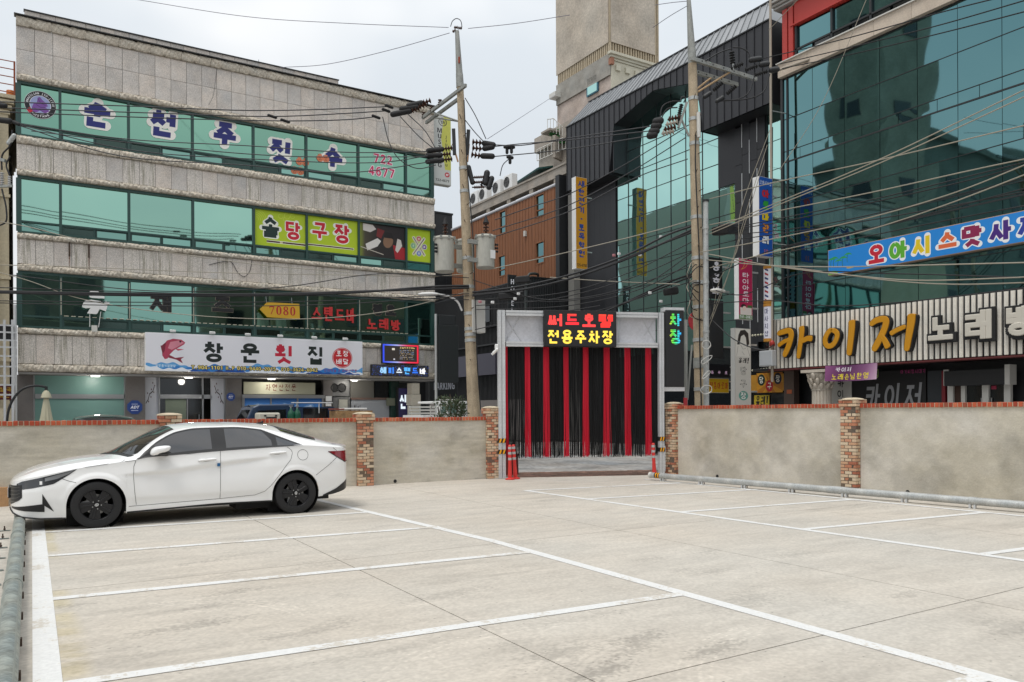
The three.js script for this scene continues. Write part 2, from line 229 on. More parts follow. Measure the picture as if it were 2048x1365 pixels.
// ---------------------------------------------------------------- ground
const LOT = { u0: -2.2, v0: 0.2, w: 16.4, d: 16.2 };
const lotMap = (() => {
  const W = 2048, H = 2048, px = W / LOT.w, py = H / LOT.d, d = new Float32Array(W * H).fill(1), yel = new Float32Array(W * H), r = rng(101);
  const a = fbm(W, H, 102, 6, 9, 5, 0.55), b = fbm(W, H, 103, 30, 110, 4, 0.6), f = fbm(W, H, 104, 700, 800, 2, 0.7), w = fbm(W, H, 105, 9, 9, 4), s2 = fbm(W, H, 106, 16, 70, 4, 0.6);
  for (let i = 0; i < d.length; i++) d[i] = 1 + (a[i] - 0.5) * 0.08 + (b[i] - 0.5) * 0.12 + (f[i] - 0.5) * 0.15 - 0.05 * sstep(0.56, 0.76, s2[i]) * sstep(0.42, 0.6, w[i]);
  const blot = (u, v, ru, rv, k, ang = 0, ragged = 1) => {             // a worn or dirty patch with a broken outline
    const cx = (u - LOT.u0) * px, cy = (v - LOT.v0) * py, R = Math.max(ru * px, rv * py), ca = Math.cos(ang), sa = Math.sin(ang);
    for (let y = Math.max(0, cy - R | 0); y < Math.min(H, cy + R); y++) for (let x = Math.max(0, cx - R | 0); x < Math.min(W, cx + R); x++) {
      const dx = (x - cx) / px, dy = (y - cy) / py, q = Math.hypot((dx * ca + dy * sa) / ru, (-dx * sa + dy * ca) / rv), i = y * W + x;
      d[i] *= 1 - k * 0.4 * sstep(1, 0.1, q + (b[i] - 0.5) * ragged + (f[i] - 0.5) * 1.6);
    }
  };
  const P = (X, Y) => { const p = onGround(X, Y); return [p.x, -p.z]; };
  for (const [X, Y, ru, rv, k, an] of [[380, 1128, .42, .1, .3, .2], [465, 1186, .34, .09, .26, .1], [385, 1252, .5, .13, .22, .1], [150, 1212, .2, .07, .2, 0], [1270, 1290, .4, .16, .3, .4], [1130, 1310, .5, .2, .2, .3], [1200, 1350, .4, .12, .36, .3], [1430, 1300, .34, .1, .26, .2], [1810, 1190, .3, .12, .2, .1], [1430, 1145, .3, .1, .16, 0], [1600, 1110, .5, .14, .13, 0], [1300, 1120, .32, .1, .16, 0], [900, 1190, .5, .2, .12, .2], [620, 1260, .4, .12, .18, .2], [1750, 1010, .8, .3, .12, 0], [1050, 1010, 1, .4, .08, 0], [1500, 1200, .6, .22, .12, .3]]) { const [u, v] = P(X, Y); blot(u, v, ru, rv, k, an); }
  for (let i = 0; i < 120; i++) blot(LOT.u0 + r() * LOT.w, LOT.v0 + r() * LOT.d, 0.1 + r() * 0.5, 0.05 + r() * 0.16, 0.04 + r() * 0.11, r() * 0.6 - 0.3);
  const arc = (X, Y, R, a0, a1, k, n = 3) => {                         // tyre tracks: broken parallel arcs
    const [u, v] = P(X, Y);
    for (let t = 0; t < n; t++) for (let a2 = a0; a2 < a1; a2 += 0.003) {
      const x = (u + (R + t * 0.065) * Math.cos(a2) - LOT.u0) * px | 0, y = (v + (R + t * 0.065) * Math.sin(a2) - LOT.v0) * py | 0;
      for (let e = 0; e < 4; e++) { const X2 = x + e, i = y * W + X2; if (X2 >= 0 && X2 < W && y >= 0 && y < H) d[i] *= 1 + k * 0.5 * (f[i] * 2 - 0.4); }
    }
  };
  arc(330, 1270, 0.9, 0, 1.6, 0.035); arc(1300, 1400, 1.5, 1.2, 2.4, 0.03); arc(1200, 1180, 1.7, -0.6, 0.6, -0.025, 4); arc(1900, 1380, 1.3, 1.6, 3.1, 0.03, 4); arc(1480, 1370, 0.9, 1.3, 2.8, -0.02, 5); arc(1650, 1090, 2.2, 2.4, 3.4, -0.02, 3); arc(1050, 960, 1.8, 3.4, 5, -0.016, 3); arc(820, 1060, 2, 4.2, 5.6, -0.016, 3);
  for (let i = 0; i < 1500; i++) { const u = LOT.u0 + r() * LOT.w, v = LOT.v0 + Math.pow(r(), 1.4) * LOT.d, near = u < 1.2 ? 2 : 1, x = (u - LOT.u0) * px | 0, y = (v - LOT.v0) * py | 0, n = 1 + r() * 1.6 * near | 0; for (let e = 0; e < n; e++) { const q = y * W + Math.min(W - 1, x + e); d[q] *= 0.5 + r() * 0.3; } }
  for (let y = 0; y < H; y++) for (let x = 0; x < W; x++) { const u = LOT.u0 + x / px, i = y * W + x, q = (u - 0.17) / (0.08 + 0.16 * w[i]); yel[i] = q > -0.3 && q < 1 ? sstep(1, 0.3, q) * sstep(0.45, 0.6, a[i] * 0.6 + s2[i] * 0.4) : 0; }
  return pixelTex(W, H, (x, y, c, i) => { const k = d[i], t = (w[i] - 0.5) * 0.03; c[0] = 187 * k * (1 + t) - yel[i] * 3; c[1] = 180 * k - yel[i] * 6; c[2] = 169 * k * (1 - t) - yel[i] * 18; }, { clampEdge: true });
})();
M.lot = std([1, 1, 1], 0.78, { map: lotMap, bumpMap: bumpTex(107, { metres: 1, c0: 40, oct: 5 }), bumpScale: 0.0018 });
M.lot.bumpMap.repeat.set(16, 16);
M.asphalt = std([1, 1, 1], 0.9, { map: grainTex([142, 140, 138], 111, { metres: 4, coarse: 0.22, fine: 0.2 }), bumpMap: bumpFine, bumpScale: 0.003 });
M.paint = std([1, 1, 1], 0.7, { map: (() => { // road paint rubbed thin in places, with grit
  const S = 1024, a = fbm(S, S, 114, 12, 12, 5, 0.6), b = fbm(S, S, 115, 120, 120, 3), c0 = fbm(S, S, 116, 5, 5, 3); return pixelTex(S, S, (x, y, c, i) => { const wear = sstep(0.54, 0.72, a[i] * 0.55 + b[i] * 0.45 + (c0[i] - 0.5) * 0.3), k = 1 + (b[i] - 0.5) * 0.1 + (a[i] - 0.5) * 0.06; c[0] = lerp(217, 190, wear) * k; c[1] = lerp(217, 184, wear) * k; c[2] = lerp(215, 174, wear) * k; }, { rx: 1 / 2.5, ry: 1 / 2.5 }); })(), bumpMap: bumpFine, bumpScale: 0.001 });
{ // the street all round, out to the horizon
  const g = new THREE.PlaneGeometry(1400, 1400); g.rotateX(-Math.PI / 2); const uv = g.attributes.uv; for (let i = 0; i < uv.count; i++) uv.setXY(i, uv.getX(i) * 1400, uv.getY(i) * 1400);
  tag(mesh('street', g, M.asphalt, null, 0, -0.07, 0), 'grey asphalt street beyond the parking lot walls', null, null, 'structure');
}
const lot = thing('parking_lot', 'pale concrete parking lot with white painted bays', null); lot.userData.kind = 'structure';
{
  const us = [-2.2, 2.77, 6.55, 10.4, 13.95], vs = [-8, -1, 3.5, 8.0, 12.5, 15.95], gap = 0.0055;
  const slab = (pts) => {
    const s = new THREE.Shape(pts.map(([u, v]) => new THREE.Vector2(u, v))), g = new THREE.ExtrudeGeometry(s, { depth: 0.1, bevelEnabled: false }); g.rotateX(-Math.PI / 2); g.translate(0, -0.1, 0);
    const p = g.attributes.position, uv = g.attributes.uv; for (let i = 0; i < p.count; i++) uv.setXY(i, (p.getX(i) - LOT.u0) / LOT.w, (-p.getZ(i) - LOT.v0) / LOT.d);
    mesh('concrete_slab', g, M.lot, lot);
  };
  for (let i = 0; i < 4; i++) for (let j = 0; j < 5; j++) {
    const a = us[i] + gap, b = us[i + 1] - gap, c = vs[j] + gap, e = vs[j + 1] - gap;
    if (j === 4 && i === 3) slab([[a, c], [b, c], [b, 13.95], [a, 15.36]]);
    else if (j === 4 && i === 2) slab([[a, c], [b, c], [b, 15.37], [9.35, 15.8], [a, e]]);
    else slab([[a, c], [b, c], [b, e], [a, e]]);
  }
  const bed = new THREE.PlaneGeometry(16.3, 24); bed.rotateX(-Math.PI / 2); mesh('joint_filler', bed, std([0.05, 0.048, 0.045], 0.95), lot, 5.9, -0.02, -3.9);
  const line = (a, b, w, y = 0.004) => { const A = onGround(...a), B = onGround(...b), L = A.distanceTo(B), g = box(L, 0.003, w, A.x, A.z); mesh('painted_line', g, M.paint, lot, (A.x + B.x) / 2, y, (A.z + B.z) / 2, Math.atan2(-(B.z - A.z), B.x - A.x)); };
  const lineUV = (u0, v0, u1, v1, w, y = 0.004) => { const L = Math.hypot(u1 - u0, v1 - v0); mesh('painted_line', box(L, 0.003, w, u0, v0), M.paint, lot, (u0 + u1) / 2, y, -(v0 + v1) / 2, Math.atan2(v1 - v0, u1 - u0)); };
  lineUV(0.075, 1.5, 0.09, 15.4, 0.15);
  lineUV(4.74, 1.2, 4.74, 8.2, 0.125); lineUV(4.74, 8.2, 4.35, 13.6, 0.125, 0.0042);
  for (const [v0, v1] of [[2.75, 2.45], [5.2, 4.92], [7.65, 7.29], [9.99, 9.56], [12.0, 11.56], [14.3, 13.75]]) lineUV(0.155, v0, v1 > 11 ? 4.45 : 4.72, v1, 0.115, 0.0046);
  lineUV(8.29, 13.0, 8.5, 8.6, 0.115); lineUV(8.5, 8.6, 8.78, 2.2, 0.115, 0.0042);
  for (const [v0, v1, u0, u1] of [[12.96, 12.45, 8.33, 11.95], [11.11, 10.6, 8.42, 12.15], [8.89, 8.48, 8.53, 12.2], [6.72, 6.32, 8.6, 12.3], [4.52, 4.15, 8.7, 12.35]]) lineUV(u0, v0, u1, v1, 0.11, 0.0046);
  lineUV(11.9, 13.6, 12.42, 3, 0.1, 0.005);
}
{ // block paving outside the gate
  const o = thing('paver_strip', 'strip of brown block paving outside the curtained gate', null); o.userData.kind = 'structure';
  const f = Frame(9.38, 15.75, -22.1 * Math.PI / 180), list = [[], [], []], r = rng(121); o.position.copy(f.o); o.rotation.y = f.turn;
  for (let i = -3; i < 22; i++) for (let j = 0; j < 15; j++) list[r() * 3 | 0].push(moved(box(0.195, 0.06, 0.095), i * 0.2 + (j % 2) * 0.1 + 0.1, -0.035 + r() * 0.006, -0.2 - j * 0.1));
  ['#86695a', '#957364', '#745c50'].forEach((c, k) => { const m = mesh('pavers', merge(list[k]), std(c, 0.9, { bumpMap: bumpFine, bumpScale: 0.002 }), o); m.userData.kind = 'stuff'; });
}
// ---------------------------------------------------------------- boundary walls and brick piers
const renderMap = (seed, flow) => { // trowelled cement render with damp patches and float marks
  const W = 2048, H = 512, a = fbm(W, H, seed, 14, 4, 5, 0.55), b = fbm(W, H, seed + 1, flow ? 30 : 40, flow ? 44 : 9, 4, 0.55), f = fbm(W, H, seed + 2, 500, 160, 2), st = fbm(W, H, seed + 3, flow ? 22 : 16, flow ? 6 : 4, 4);
  return pixelTex(W, H, (x, y, c, i) => { const k = 1 + (a[i] - 0.5) * 0.17 + (b[i] - 0.5) * 0.15 + (f[i] - 0.5) * 0.07 - 0.1 * sstep(0.5, 0.8, st[i]), t = (a[i] - 0.5) * 0.07; c[0] = 194 * k * (1 - t * 0.3); c[1] = 188 * k; c[2] = 174 * k * (1 + t); }, { rx: 1 / 9, ry: 1 / 2.2 });
};
M.render = [[130, 1], [140, 0]].map(([s, flow]) => std([1, 1, 1], 0.93, { map: renderMap(s, flow), bumpMap: bumpRough, bumpScale: 0.006 }));
M.copingBrick = ['#a4472f', '#b3583b', '#94402c', '#bb6a4c', '#8a4a38'].map((c, i) => std([1, 1, 1], 0.9, { map: grainTex(new THREE.Color(c).toArray().map((x) => 255 * Math.pow(x, 1 / 2.2)), 150 + i * 3, { size: 128, metres: 0.3, coarse: 0.2, fine: 0.2 }) }));
M.oldBrick = [[204, 180, 152], [196, 156, 126], [184, 124, 96], [166, 104, 82], [210, 192, 166], [110, 90, 80], [198, 144, 116]].map((c, i) => std([1, 1, 1], 0.92, { map: grainTex(c, 170 + i * 3, { size: 128, metres: 0.24, coarse: 0.26, fine: 0.2, c0: 6, tint: 0.08 }), bumpMap: bumpFine, bumpScale: 0.004 }));
M.mortar = std([1, 1, 1], 0.95, { map: grainTex([104, 92, 80], 195, { metres: 0.4, coarse: 0.2, fine: 0.2 }) });
M.capMortar = std([1, 1, 1], 0.95, { map: grainTex([188, 174, 150], 198, { metres: 0.5, coarse: 0.15, fine: 0.12 }) });
const brickVariants = [0, 1, 2].map((k) => { const g = new RoundedBoxGeometry(1, 1, 1, 1, 0.07), p = g.attributes.position, r = rng(200 + k); for (let i = 0; i < p.count; i++) { const s = Math.sin(p.getX(i) * 37 + p.getY(i) * 51 + p.getZ(i) * 23 + k * 2); p.setXYZ(i, p.getX(i) * (1 + s * 0.02), p.getY(i) * (1 + s * 0.03), p.getZ(i) * (1 + s * 0.02)); } g.computeVertexNormals(); return g; });
function wallSection(f, x0, x1, top, label, mat, seed) {
  const o = inFrame(f, 'rendered_wall', label, 'wall', 'cement rendered boundary walls', (x0 + x1) / 2, 0, 0), L = x1 - x0, r = rng(seed), body = top - 0.085;
  mesh('render_panel', box(L, body + 0.06, 0.17, (x0 + x1) / 2 + seed, 0), mat, o, 0, body / 2 - 0.03, -0.085);
  mesh('coping_bed', box(L, 0.012, 0.2), M.capMortar, o, 0, body + 0.006, -0.085);
  mesh('coping_joint', box(L, 0.072, 0.21), M.capMortar, o, 0, body + 0.048, -0.085);
  const n = Math.round(L / 0.079);
  for (let i = 0; i < n; i++) { const b = mesh('coping_brick', brickVariants[r() * 3 | 0], M.copingBrick[Math.min(4, r() * r() * 6.2 | 0)], o, -L / 2 + (i + 0.5) * L / n, body + 0.048 + (r() - 0.5) * 0.006, -0.08 + (r() - 0.5) * 0.006); b.scale.set(L / n - 0.011 - r() * 0.004, 0.078, 0.225); b.rotation.z = (r() - 0.5) * 0.03; }
  return o;
}
function pier(f, x, w, top, label, seed, z = 0) {
  const o = inFrame(f, 'brick_pier', label, 'pier', 'brick piers of the boundary wall', x, 0, z), r = rng(seed), dep = w, n = Math.round((top - 0.03) / 0.0625), ch = (top - 0.03) / n, j = 0.011, t = w * 0.27;
  mesh('mortar_core', box(w - 0.016, top - 0.02, dep - 0.016), M.mortar, o, 0, (top - 0.02) / 2, 0);
  const put = (bx, y, bz, bw, bd) => { const k = r(), m = mesh('brick', brickVariants[r() * 3 | 0], M.oldBrick[k < 0.28 ? 0 : k < 0.48 ? 1 : k < 0.58 ? 2 : k < 0.65 ? 3 : k < 0.84 ? 4 : k < 0.88 ? 5 : 6], o, bx, y, bz); m.scale.set(bw - j, ch - j * 0.85, bd - j); m.rotation.y = (r() - 0.5) * 0.012; m.position.z += (r() - 0.5) * 0.006; };
  for (let i = 0; i < n; i++) {
    const y = (i + 0.5) * ch, wide = i >= n - 2 ? 0.045 : 0, W = w + wide, D = dep + wide;
    if (i % 2) { for (const s of [-1, 1]) for (const q of [-1, 1]) put(s * (W - t) / 2, y, q * D / 4, t, D / 2); for (const q of [-1, 1]) put(0, y, q * (D - t) / 2, W - 2 * t, t); }
    else { for (const s of [-1, 1]) for (const q of [-1, 1]) put(s * W / 4, y, q * (D - t) / 2, W / 2, t); for (const s of [-1, 1]) put(s * (W - t) / 2, y, 0, t, D - 2 * t); }
  }
  const cap = new THREE.SphereGeometry(1, 14, 5, 0, Math.PI * 2, 0, Math.PI / 2); cap.scale((w + 0.02) * 0.62, 0.045, (dep + 0.02) * 0.62);
  mesh('cap', merge([metreUV(box(w + 0.03, 0.02, dep + 0.03)), metreUV(cap)]), M.capMortar, o, 0, top - 0.022, 0);
  return o;
}
const wallL = Frame(0, 15.85, 0), TL = 1.435;
const pL = [wallL.at(339, 900).x, wallL.at(728, 900).x, wallL.at(983, 900).x];
wallSection(wallL, -3.2, pL[0] - 0.17, TL, 'rendered wall behind the white car bonnet, up to the half hidden pier', M.render[0], 3);
wallSection(wallL, pL[0] + 0.17, pL[1] - 0.17, TL, 'rendered wall behind the white car roof, between two brick piers', M.render[0], 5);
wallSection(wallL, pL[1] + 0.17, pL[2] - 0.15, TL, 'rendered wall between the car and the curtained gate', M.render[0], 8);
pier(wallL, pL[0], 0.35, 1.545, 'brick pier hidden behind the white car apart from its top', 301, -0.02);
pier(wallL, pL[1], 0.335, 1.545, 'brick pier beside the rear bumper of the white car', 302, -0.02);
pier(wallL, pL[2], 0.3, 1.665, 'brick pier against the gate post with the security camera', 303, -0.02);
const wallR = Frame(13.35, 14.1, Math.atan2(-8.9, 0.5)), TR = 1.675;
const pR = [wallR.at(1347, 900).x, wallR.at(1705, 900).x];
wallSection(wallR, pR[0] + 0.15, pR[1] - 0.17, TR, 'rendered wall next to the gate, with the pool hall sign rising behind it', M.render[1], 12);
wallSection(wallR, pR[1] + 0.17, 11.5, TR, 'rendered wall in front of the karaoke bar entrance doors', M.render[1], 19);
pier(wallR, pR[0], 0.3, 1.75, 'brick pier beside the gate post with the multicolour light sign', 304, -0.02);
pier(wallR, pR[1], 0.335, 1.775, 'brick pier in front of the stone column of the karaoke bar', 305, -0.02);
{ // weep pipes at the foot of the walls
  const g = merge([new THREE.TorusGeometry(0.032, 0.006, 8, 18), new THREE.CylinderGeometry(0.03, 0.03, 0.01, 16).rotateX(Math.PI / 2)]);
  for (const [f, X, Y, l] of [[wallL, 790, 963, 'black weep pipe low in the wall between car and gate'], [wallR, 1435, 954, 'black weep pipe low in the wall next to the gate'], [wallR, 1816, 986, 'black weep pipe low in the wall facing the karaoke entrance']]) { const q = f.at(X, Y), p = f.world(q.x, Math.max(q.y, 0.05), 0.004), m = mesh('weep_pipe', g, M.rubber, null, p.x, p.y, p.z, f.turn); tag(m, l, 'drain pipe', 'weep pipes in the boundary wall'); }
}
// ---------------------------------------------------------------- wheel-stop pipes
M.wornPipe = std([1, 1, 1], 0.55, { metalness: 0.2, map: grainTex([134, 140, 135], 211, { metres: 0.9, coarse: 0.25, fine: 0.2, f0: 20 }), bumpMap: bumpFine, bumpScale: 0.001 });
M.bolt = std([0.09, 0.06, 0.045], 0.7, { metalness: 0.5 });
{
  const o = thing('wheel_stop_pipe', 'scuffed grey steel pipe along the ground under the car front', 'pipe barrier', [-0.13, 0, 0]);
  for (let i = 0, v = 1.6; v < 13; i++, v += 3.1) { const L = Math.min(3.1, 13.2 - v), g = metreUV(rod([0, 0.125, -v], [0, 0.125, -(v + L - 0.004)], 0.068, 0.068, 28)); mesh('pipe', g, M.wornPipe, o); mesh('coupling', metreUV(rod([0, 0.125, -(v + L - 0.06)], [0, 0.125, -(v + L + 0.05)], 0.0735, 0.0735, 28)), M.wornPipe, o); }
  for (let v = 2.1; v < 13; v += 0.78) { mesh('bracket', box(0.1, 0.065, 0.05), M.bolt, o, 0, 0.033, -v); mesh('foot_plate', box(0.13, 0.008, 0.06), M.wornPipe, o, -0.17, 0.006, -v - 0.2); mesh('bolt', merge([rod([0, 0, 0], [0, 0.06, 0], 0.008, 0.008, 8), rod([0, 0.012, 0], [0, 0.026, 0], 0.017, 0.017, 6)]), M.bolt, o, -0.17, 0.008, -v - 0.2); mesh('lug', box(0.02, 0.05, 0.05), M.bolt, o, 0.068, 0.06, -v - 0.1); }
  const A = onGround(1302, 952, 0.1), B = onGround(2060, 1014, 0.1), f = new THREE.Vector3(B.x - A.x, 0, B.z - A.z), L = 13.2, t = Math.atan2(-f.z, f.x);
  const q = thing('wheel_stop_pipe', 'shiny galvanised pipe with a hazard taped end beside the gate', 'pipe barrier', [A.x, 0, A.z], t);
  for (let i = 0; i < 3; i++) mesh('pipe', metreUV(rod([0.02 + i * 4.4, 0.115, 0], [4.4 * (i + 1), 0.115, 0], 0.062, 0.062, 28)), M.galv, q);
  for (let i = 1; i < 3; i++) mesh('coupling', metreUV(rod([i * 4.4 - 0.14, 0.115, 0], [i * 4.4 + 0.14, 0.115, 0], 0.068, 0.068, 28)), M.galv, q);
  mesh('end_cap', rod([-0.03, 0.115, 0], [0.02, 0.115, 0], 0.068, 0.068, 24), M.offWhite, q);
  for (let k = 0; k < 5; k++) mesh('hazard_band', rod([0.14 + k * 0.032, 0.115, 0], [0.172 + k * 0.032, 0.115, 0], 0.0635, 0.0635, 24), k % 2 ? std('#e7a012', 0.5) : M.rubber, q);
  for (let x = 0.35; x < 13; x += 1.06) { for (const s of [-0.035, 0.035]) mesh('bracket', box(0.03, 0.1, 0.05), M.galvPaint, q, x + s, 0.05, 0.02); mesh('saddle', metreUV(rod([x - 0.06, 0.115, 0], [x + 0.06, 0.115, 0], 0.066, 0.066, 24)), M.galv, q); mesh('bolt', rod([x, 0.0, -0.1], [x, 0.05, -0.1], 0.008, 0.008, 6), M.bolt, q); }
}
// ---------------------------------------------------------------- gate with string curtain and LED signs
const gate = Frame(9.38, 15.75, Math.atan2(-1.45, 3.57));
const GR = gate.at(1322, 800).x, topY = 3.93;
M.gatePanel = std([1, 1, 1], 0.6, { map: grainTex([192, 193, 199], 221, { metres: 2, coarse: 0.06, fine: 0.03 }) });
M.hazY = std('#e9a417', 0.5);
{
  const o = inFrame(gate, 'entrance_gate', 'tall grey steel gate frame over the lot entrance', 'gate'), x0 = gate.at(1003, 800).x, x1 = GR;
  const beam = (w, h, d) => box(w, h, d);
  const post = (x, w) => {
    const p = mesh('post', merge([moved(box(w * 0.46, topY, 0.15), -w * 0.27, topY / 2, 0), moved(box(w * 0.46, topY, 0.15), w * 0.27, topY / 2, -0.012), moved(box(w * 0.5, topY - 0.02, 0.1), 0, topY / 2, -0.02)]), M.galvPaint, o, x, 0, 0);
    mesh('base_plate', box(w + 0.14, 0.012, 0.28), M.galv, p, 0, 0.008, 0);
    for (const by of [0.62, 0.88]) { const s = new THREE.Shape([[-w / 2 - .004, 0], [w / 2 + .004, 0], [w / 2 + .004, .1], [-w / 2 - .004, .1]].map((q) => new THREE.Vector2(...q))); mesh('hazard_sleeve', box(w + 0.01, 0.1, 0.166), M.rubber, p, 0, by, -0.002);
      for (let k = 0; k < 2; k++) { const sh = new THREE.Shape([[-.035, 0], [.005, 0], [.035, .098], [-.005, .098]].map(([a, b]) => new THREE.Vector2(a * w / .16, b))); mesh('hazard_stripe', new THREE.ExtrudeGeometry(sh, { depth: 0.002, bevelEnabled: false }), M.hazY, p, (k ? 1 : -1) * w * 0.25, by - 0.049, 0.082); } }
  };
  post(x0, 0.17); post(x1, 0.125);
  const hb = gate.at(1050, 694).y, hb1 = gate.at(1050, 684).y;
  const bm = (y0, y1, d) => mesh('beam', merge([moved(box(x1 - x0 - 0.2, (y1 - y0) * 0.42, d), 0, (y1 - y0) * 0.28, 0), moved(box(x1 - x0 - 0.2, (y1 - y0) * 0.42, d), 0, (y1 - y0) * -0.28, 0.012), moved(box(x1 - x0 - 0.2, (y1 - y0) * 0.3, d * .8), 0, 0, -0.01)]), M.galvPaint, o, (x0 + x1) / 2 + 0.01, (y0 + y1) / 2, 0);
  bm(topY - 0.13, topY, 0.13); bm(hb, hb1, 0.13);
  const n = 4; for (let i = 0; i < n; i++) mesh('infill_panel', box((x1 - x0 - 0.2) / n - 0.01, topY - 0.13 - hb1, 0.02), M.gatePanel, o, x0 + 0.1 + (i + 0.5) * (x1 - x0 - 0.2) / n, (topY - 0.13 + hb1) / 2, -0.07);
  for (const [a, b, c, d] of [[x0 + 0.1, hb1, x0 + 0.45, topY - 0.14], [x0 + 0.1, topY - 0.14, x0 + 0.5, hb1], [x1 - 0.1, hb1, x1 - 0.45, topY - 0.14], [x1 - 0.1, topY - 0.14, x1 - 0.4, hb1 + 0.2]]) mesh('brace', rod([a, b, -0.05], [c, d, -0.05], 0.008), M.galvPaint, o);
  // the return frame beside the right-hand post that carries the upright sign
  const s = gate.rect(1328, 1366, 616, 783, -0.12); for (const y of [s.y1 - 0.05, s.y0 + 0.05]) mesh('sign_bracket', box(s.w + 0.04, 0.1, 0.22), M.galvPaint, o, s.cx - 0.02, y, -0.14);
}
{ // curtain of hanging strings
  const top = gate.at(1150, 692).y, low = gate.at(1150, 913).y, o = inFrame(gate, 'string_curtain', 'red and black string curtain hanging in the gate', 'curtain', null, 0, 0, -0.06), r = rng(231);
  const strand = (x, z, y0, w, k) => { const n = 5, g = new THREE.BufferGeometry(), P = [], I = []; const sw = (r() - 0.5) * k, ph = r() * 6, tw = r() * 3;
    for (let i = 0; i <= n; i++) { const t = i / n, y = top + (y0 - top) * t, dx = sw * t * t + Math.sin(t * 5 + ph) * 0.004 * k * 20 * t; for (let s = 0; s < 3; s++) { const a = s * 2.094 + tw; P.push(x + dx + Math.cos(a) * w, y, z + Math.sin(a) * w + sw * t * 0.3); } }
    for (let i = 0; i < n; i++) for (let s = 0; s < 3; s++) { const a = i * 3 + s, b = i * 3 + (s + 1) % 3; I.push(a, b, a + 3, b, b + 3, a + 3); }
    g.setAttribute('position', new THREE.Float32BufferAttribute(P, 3)); g.setIndex(I); g.computeVertexNormals(); g.setAttribute('uv', new THREE.Float32BufferAttribute(new Float32Array(P.length / 3 * 2), 2)); return g; };
  const red = std([0.62, 0.005, 0.03], 0.6), black = std([0.004, 0.004, 0.005], 0.7), rx = [[1010.5, 1015], [1050, 1060], [1087, 1098], [1127, 1137], [1166, 1177], [1207.5, 1219], [1249.5, 1260.5], [1291, 1302]].map(([a, b]) => [gate.at(a, 800, -0.06).x, gate.at(b, 800, -0.06).x]);
  rx.forEach(([a, b], i) => {
    const L = []; for (let k = 0; k < 40; k++) L.push(strand(lerp(a, b, (k % 20 + r() * 0.8) / 20), (k < 20 ? 0.02 : 0) + r() * 0.01, low + (r() - 0.5) * 0.05, 0.006, 0.06));
    const m = mesh('red_strings', merge(L), red, o); m.userData.kind = 'stuff';
    const e = i < 7 ? rx[i + 1][0] : gate.at(1317, 800, -0.06).x, B = [], nb = Math.round((e - b) / 0.0038); for (let k = 0; k < nb; k++) B.push(strand(lerp(b, e, (k + r()) / nb), -0.03 + r() * 0.05, low + 0.01 + (r() - 0.6) * 0.09, 0.0048, 0.06));
    const bl = mesh('black_strings', merge(B), black, o); bl.userData.kind = 'stuff';
  });
  mesh('curtain_rail', box(GR - 0.1, 0.03, 0.05), M.darkFrame, o, GR / 2, top + 0.015, 0.0);
}
const LEDcell = (c, W, H, p, q) => { c.globalCompositeOperation = 'destination-out'; for (let y = 0; y < H; y += p) c.fillRect(0, y, W, q); c.globalCompositeOperation = 'destination-over'; fill(c, '#060606', 0, 0, W, H); c.globalCompositeOperation = 'source-over'; };
{
  const s = gate.rect(1087, 1231, 621, 694, 0.1), o = inFrame(gate, 'light_sign', 'black LED sign with red and yellow Korean lettering on the gate beam', 'sign', 'LED signs of the gate', s.cx, s.cy, 0.1);
  mesh('housing', rbox(s.w, s.h, 0.16, 0.012), M.rubber, o, 0, 0, 0);
  mesh('screen', sheet(s.w - 0.05, s.h - 0.05), glowing(1024, 512, (c, W, H) => { write(c, '써드호텔', 30, 22, W - 60, 220, { colors: ['#ff3d3a', '#ff2430', '#ff3a3a', '#ff2a22'], weight: 0.17, gap: 0.05 }); c.globalCompositeOperation = 'source-atop'; const g = c.createLinearGradient(0, 0, 0, 260); g.addColorStop(0, 'rgba(255,140,40,.8)'); g.addColorStop(0.35, 'rgba(255,50,50,0)'); c.fillStyle = g; c.fillRect(0, 0, W, 250); c.globalCompositeOperation = 'source-over'; write(c, '전용주차장', 22, 268, W - 44, 226, { color: '#ffd84a', weight: 0.165, gap: 0.05 }); LEDcell(c, W, H, 30, 10); }, 1.3), o, 0, 0, 0.0815);
  const k = gate.rect(1329, 1366, 621, 774, -0.08), q = inFrame(gate, 'light_sign', 'upright black LED sign with green to blue letters beside the gate post', 'sign', 'LED signs of the gate', k.cx, k.cy, -0.08);
  mesh('housing', rbox(k.w, k.h, 0.14, 0.012), M.carbon, q);
  mesh('screen', sheet(k.w * 0.8, k.h * 0.97), glowing(256, 1024, (c, W, H) => { const g = c.createLinearGradient(0, 0, W, 0); g.addColorStop(0, '#ffc83c'); g.addColorStop(0.3, '#62e03c'); g.addColorStop(0.55, '#3fe8b0'); g.addColorStop(0.8, '#28b8ff'); write(c, '차', 10, 20, W - 20, 200, { color: '#fff', weight: 0.17 }); write(c, '장', 10, 240, W - 20, 220, { color: '#fff', weight: 0.16 }); c.globalCompositeOperation = 'source-in'; c.fillStyle = g; c.fillRect(0, 0, W, H); LEDcell(c, W, H, 26, 7); }, 1.15), q, 0.02, 0, 0.0715);
}
{ // camera on the gate post
  const p = gate.at(994, 700, 0.06), o = inFrame(gate, 'security_camera', 'white security camera on the gate post', 'camera', null, p.x, p.y, 0.06);
  mesh('mount', rbox(0.08, 0.12, 0.1, 0.02), M.white, o, -0.01, 0.07, 0); const b = mesh('camera_body', merge([new THREE.CapsuleGeometry(0.035, 0.12, 4, 12), moved(new THREE.CylinderGeometry(0.028, 0.03, 0.02, 12), 0, -0.1, 0)]), M.white, o, -0.05, -0.04, 0.06); b.rotation.set(0.5, 0, -0.7); mesh('lens', new THREE.CylinderGeometry(0.02, 0.02, 0.005, 12), M.rubber, b, 0, -0.112, 0);
}
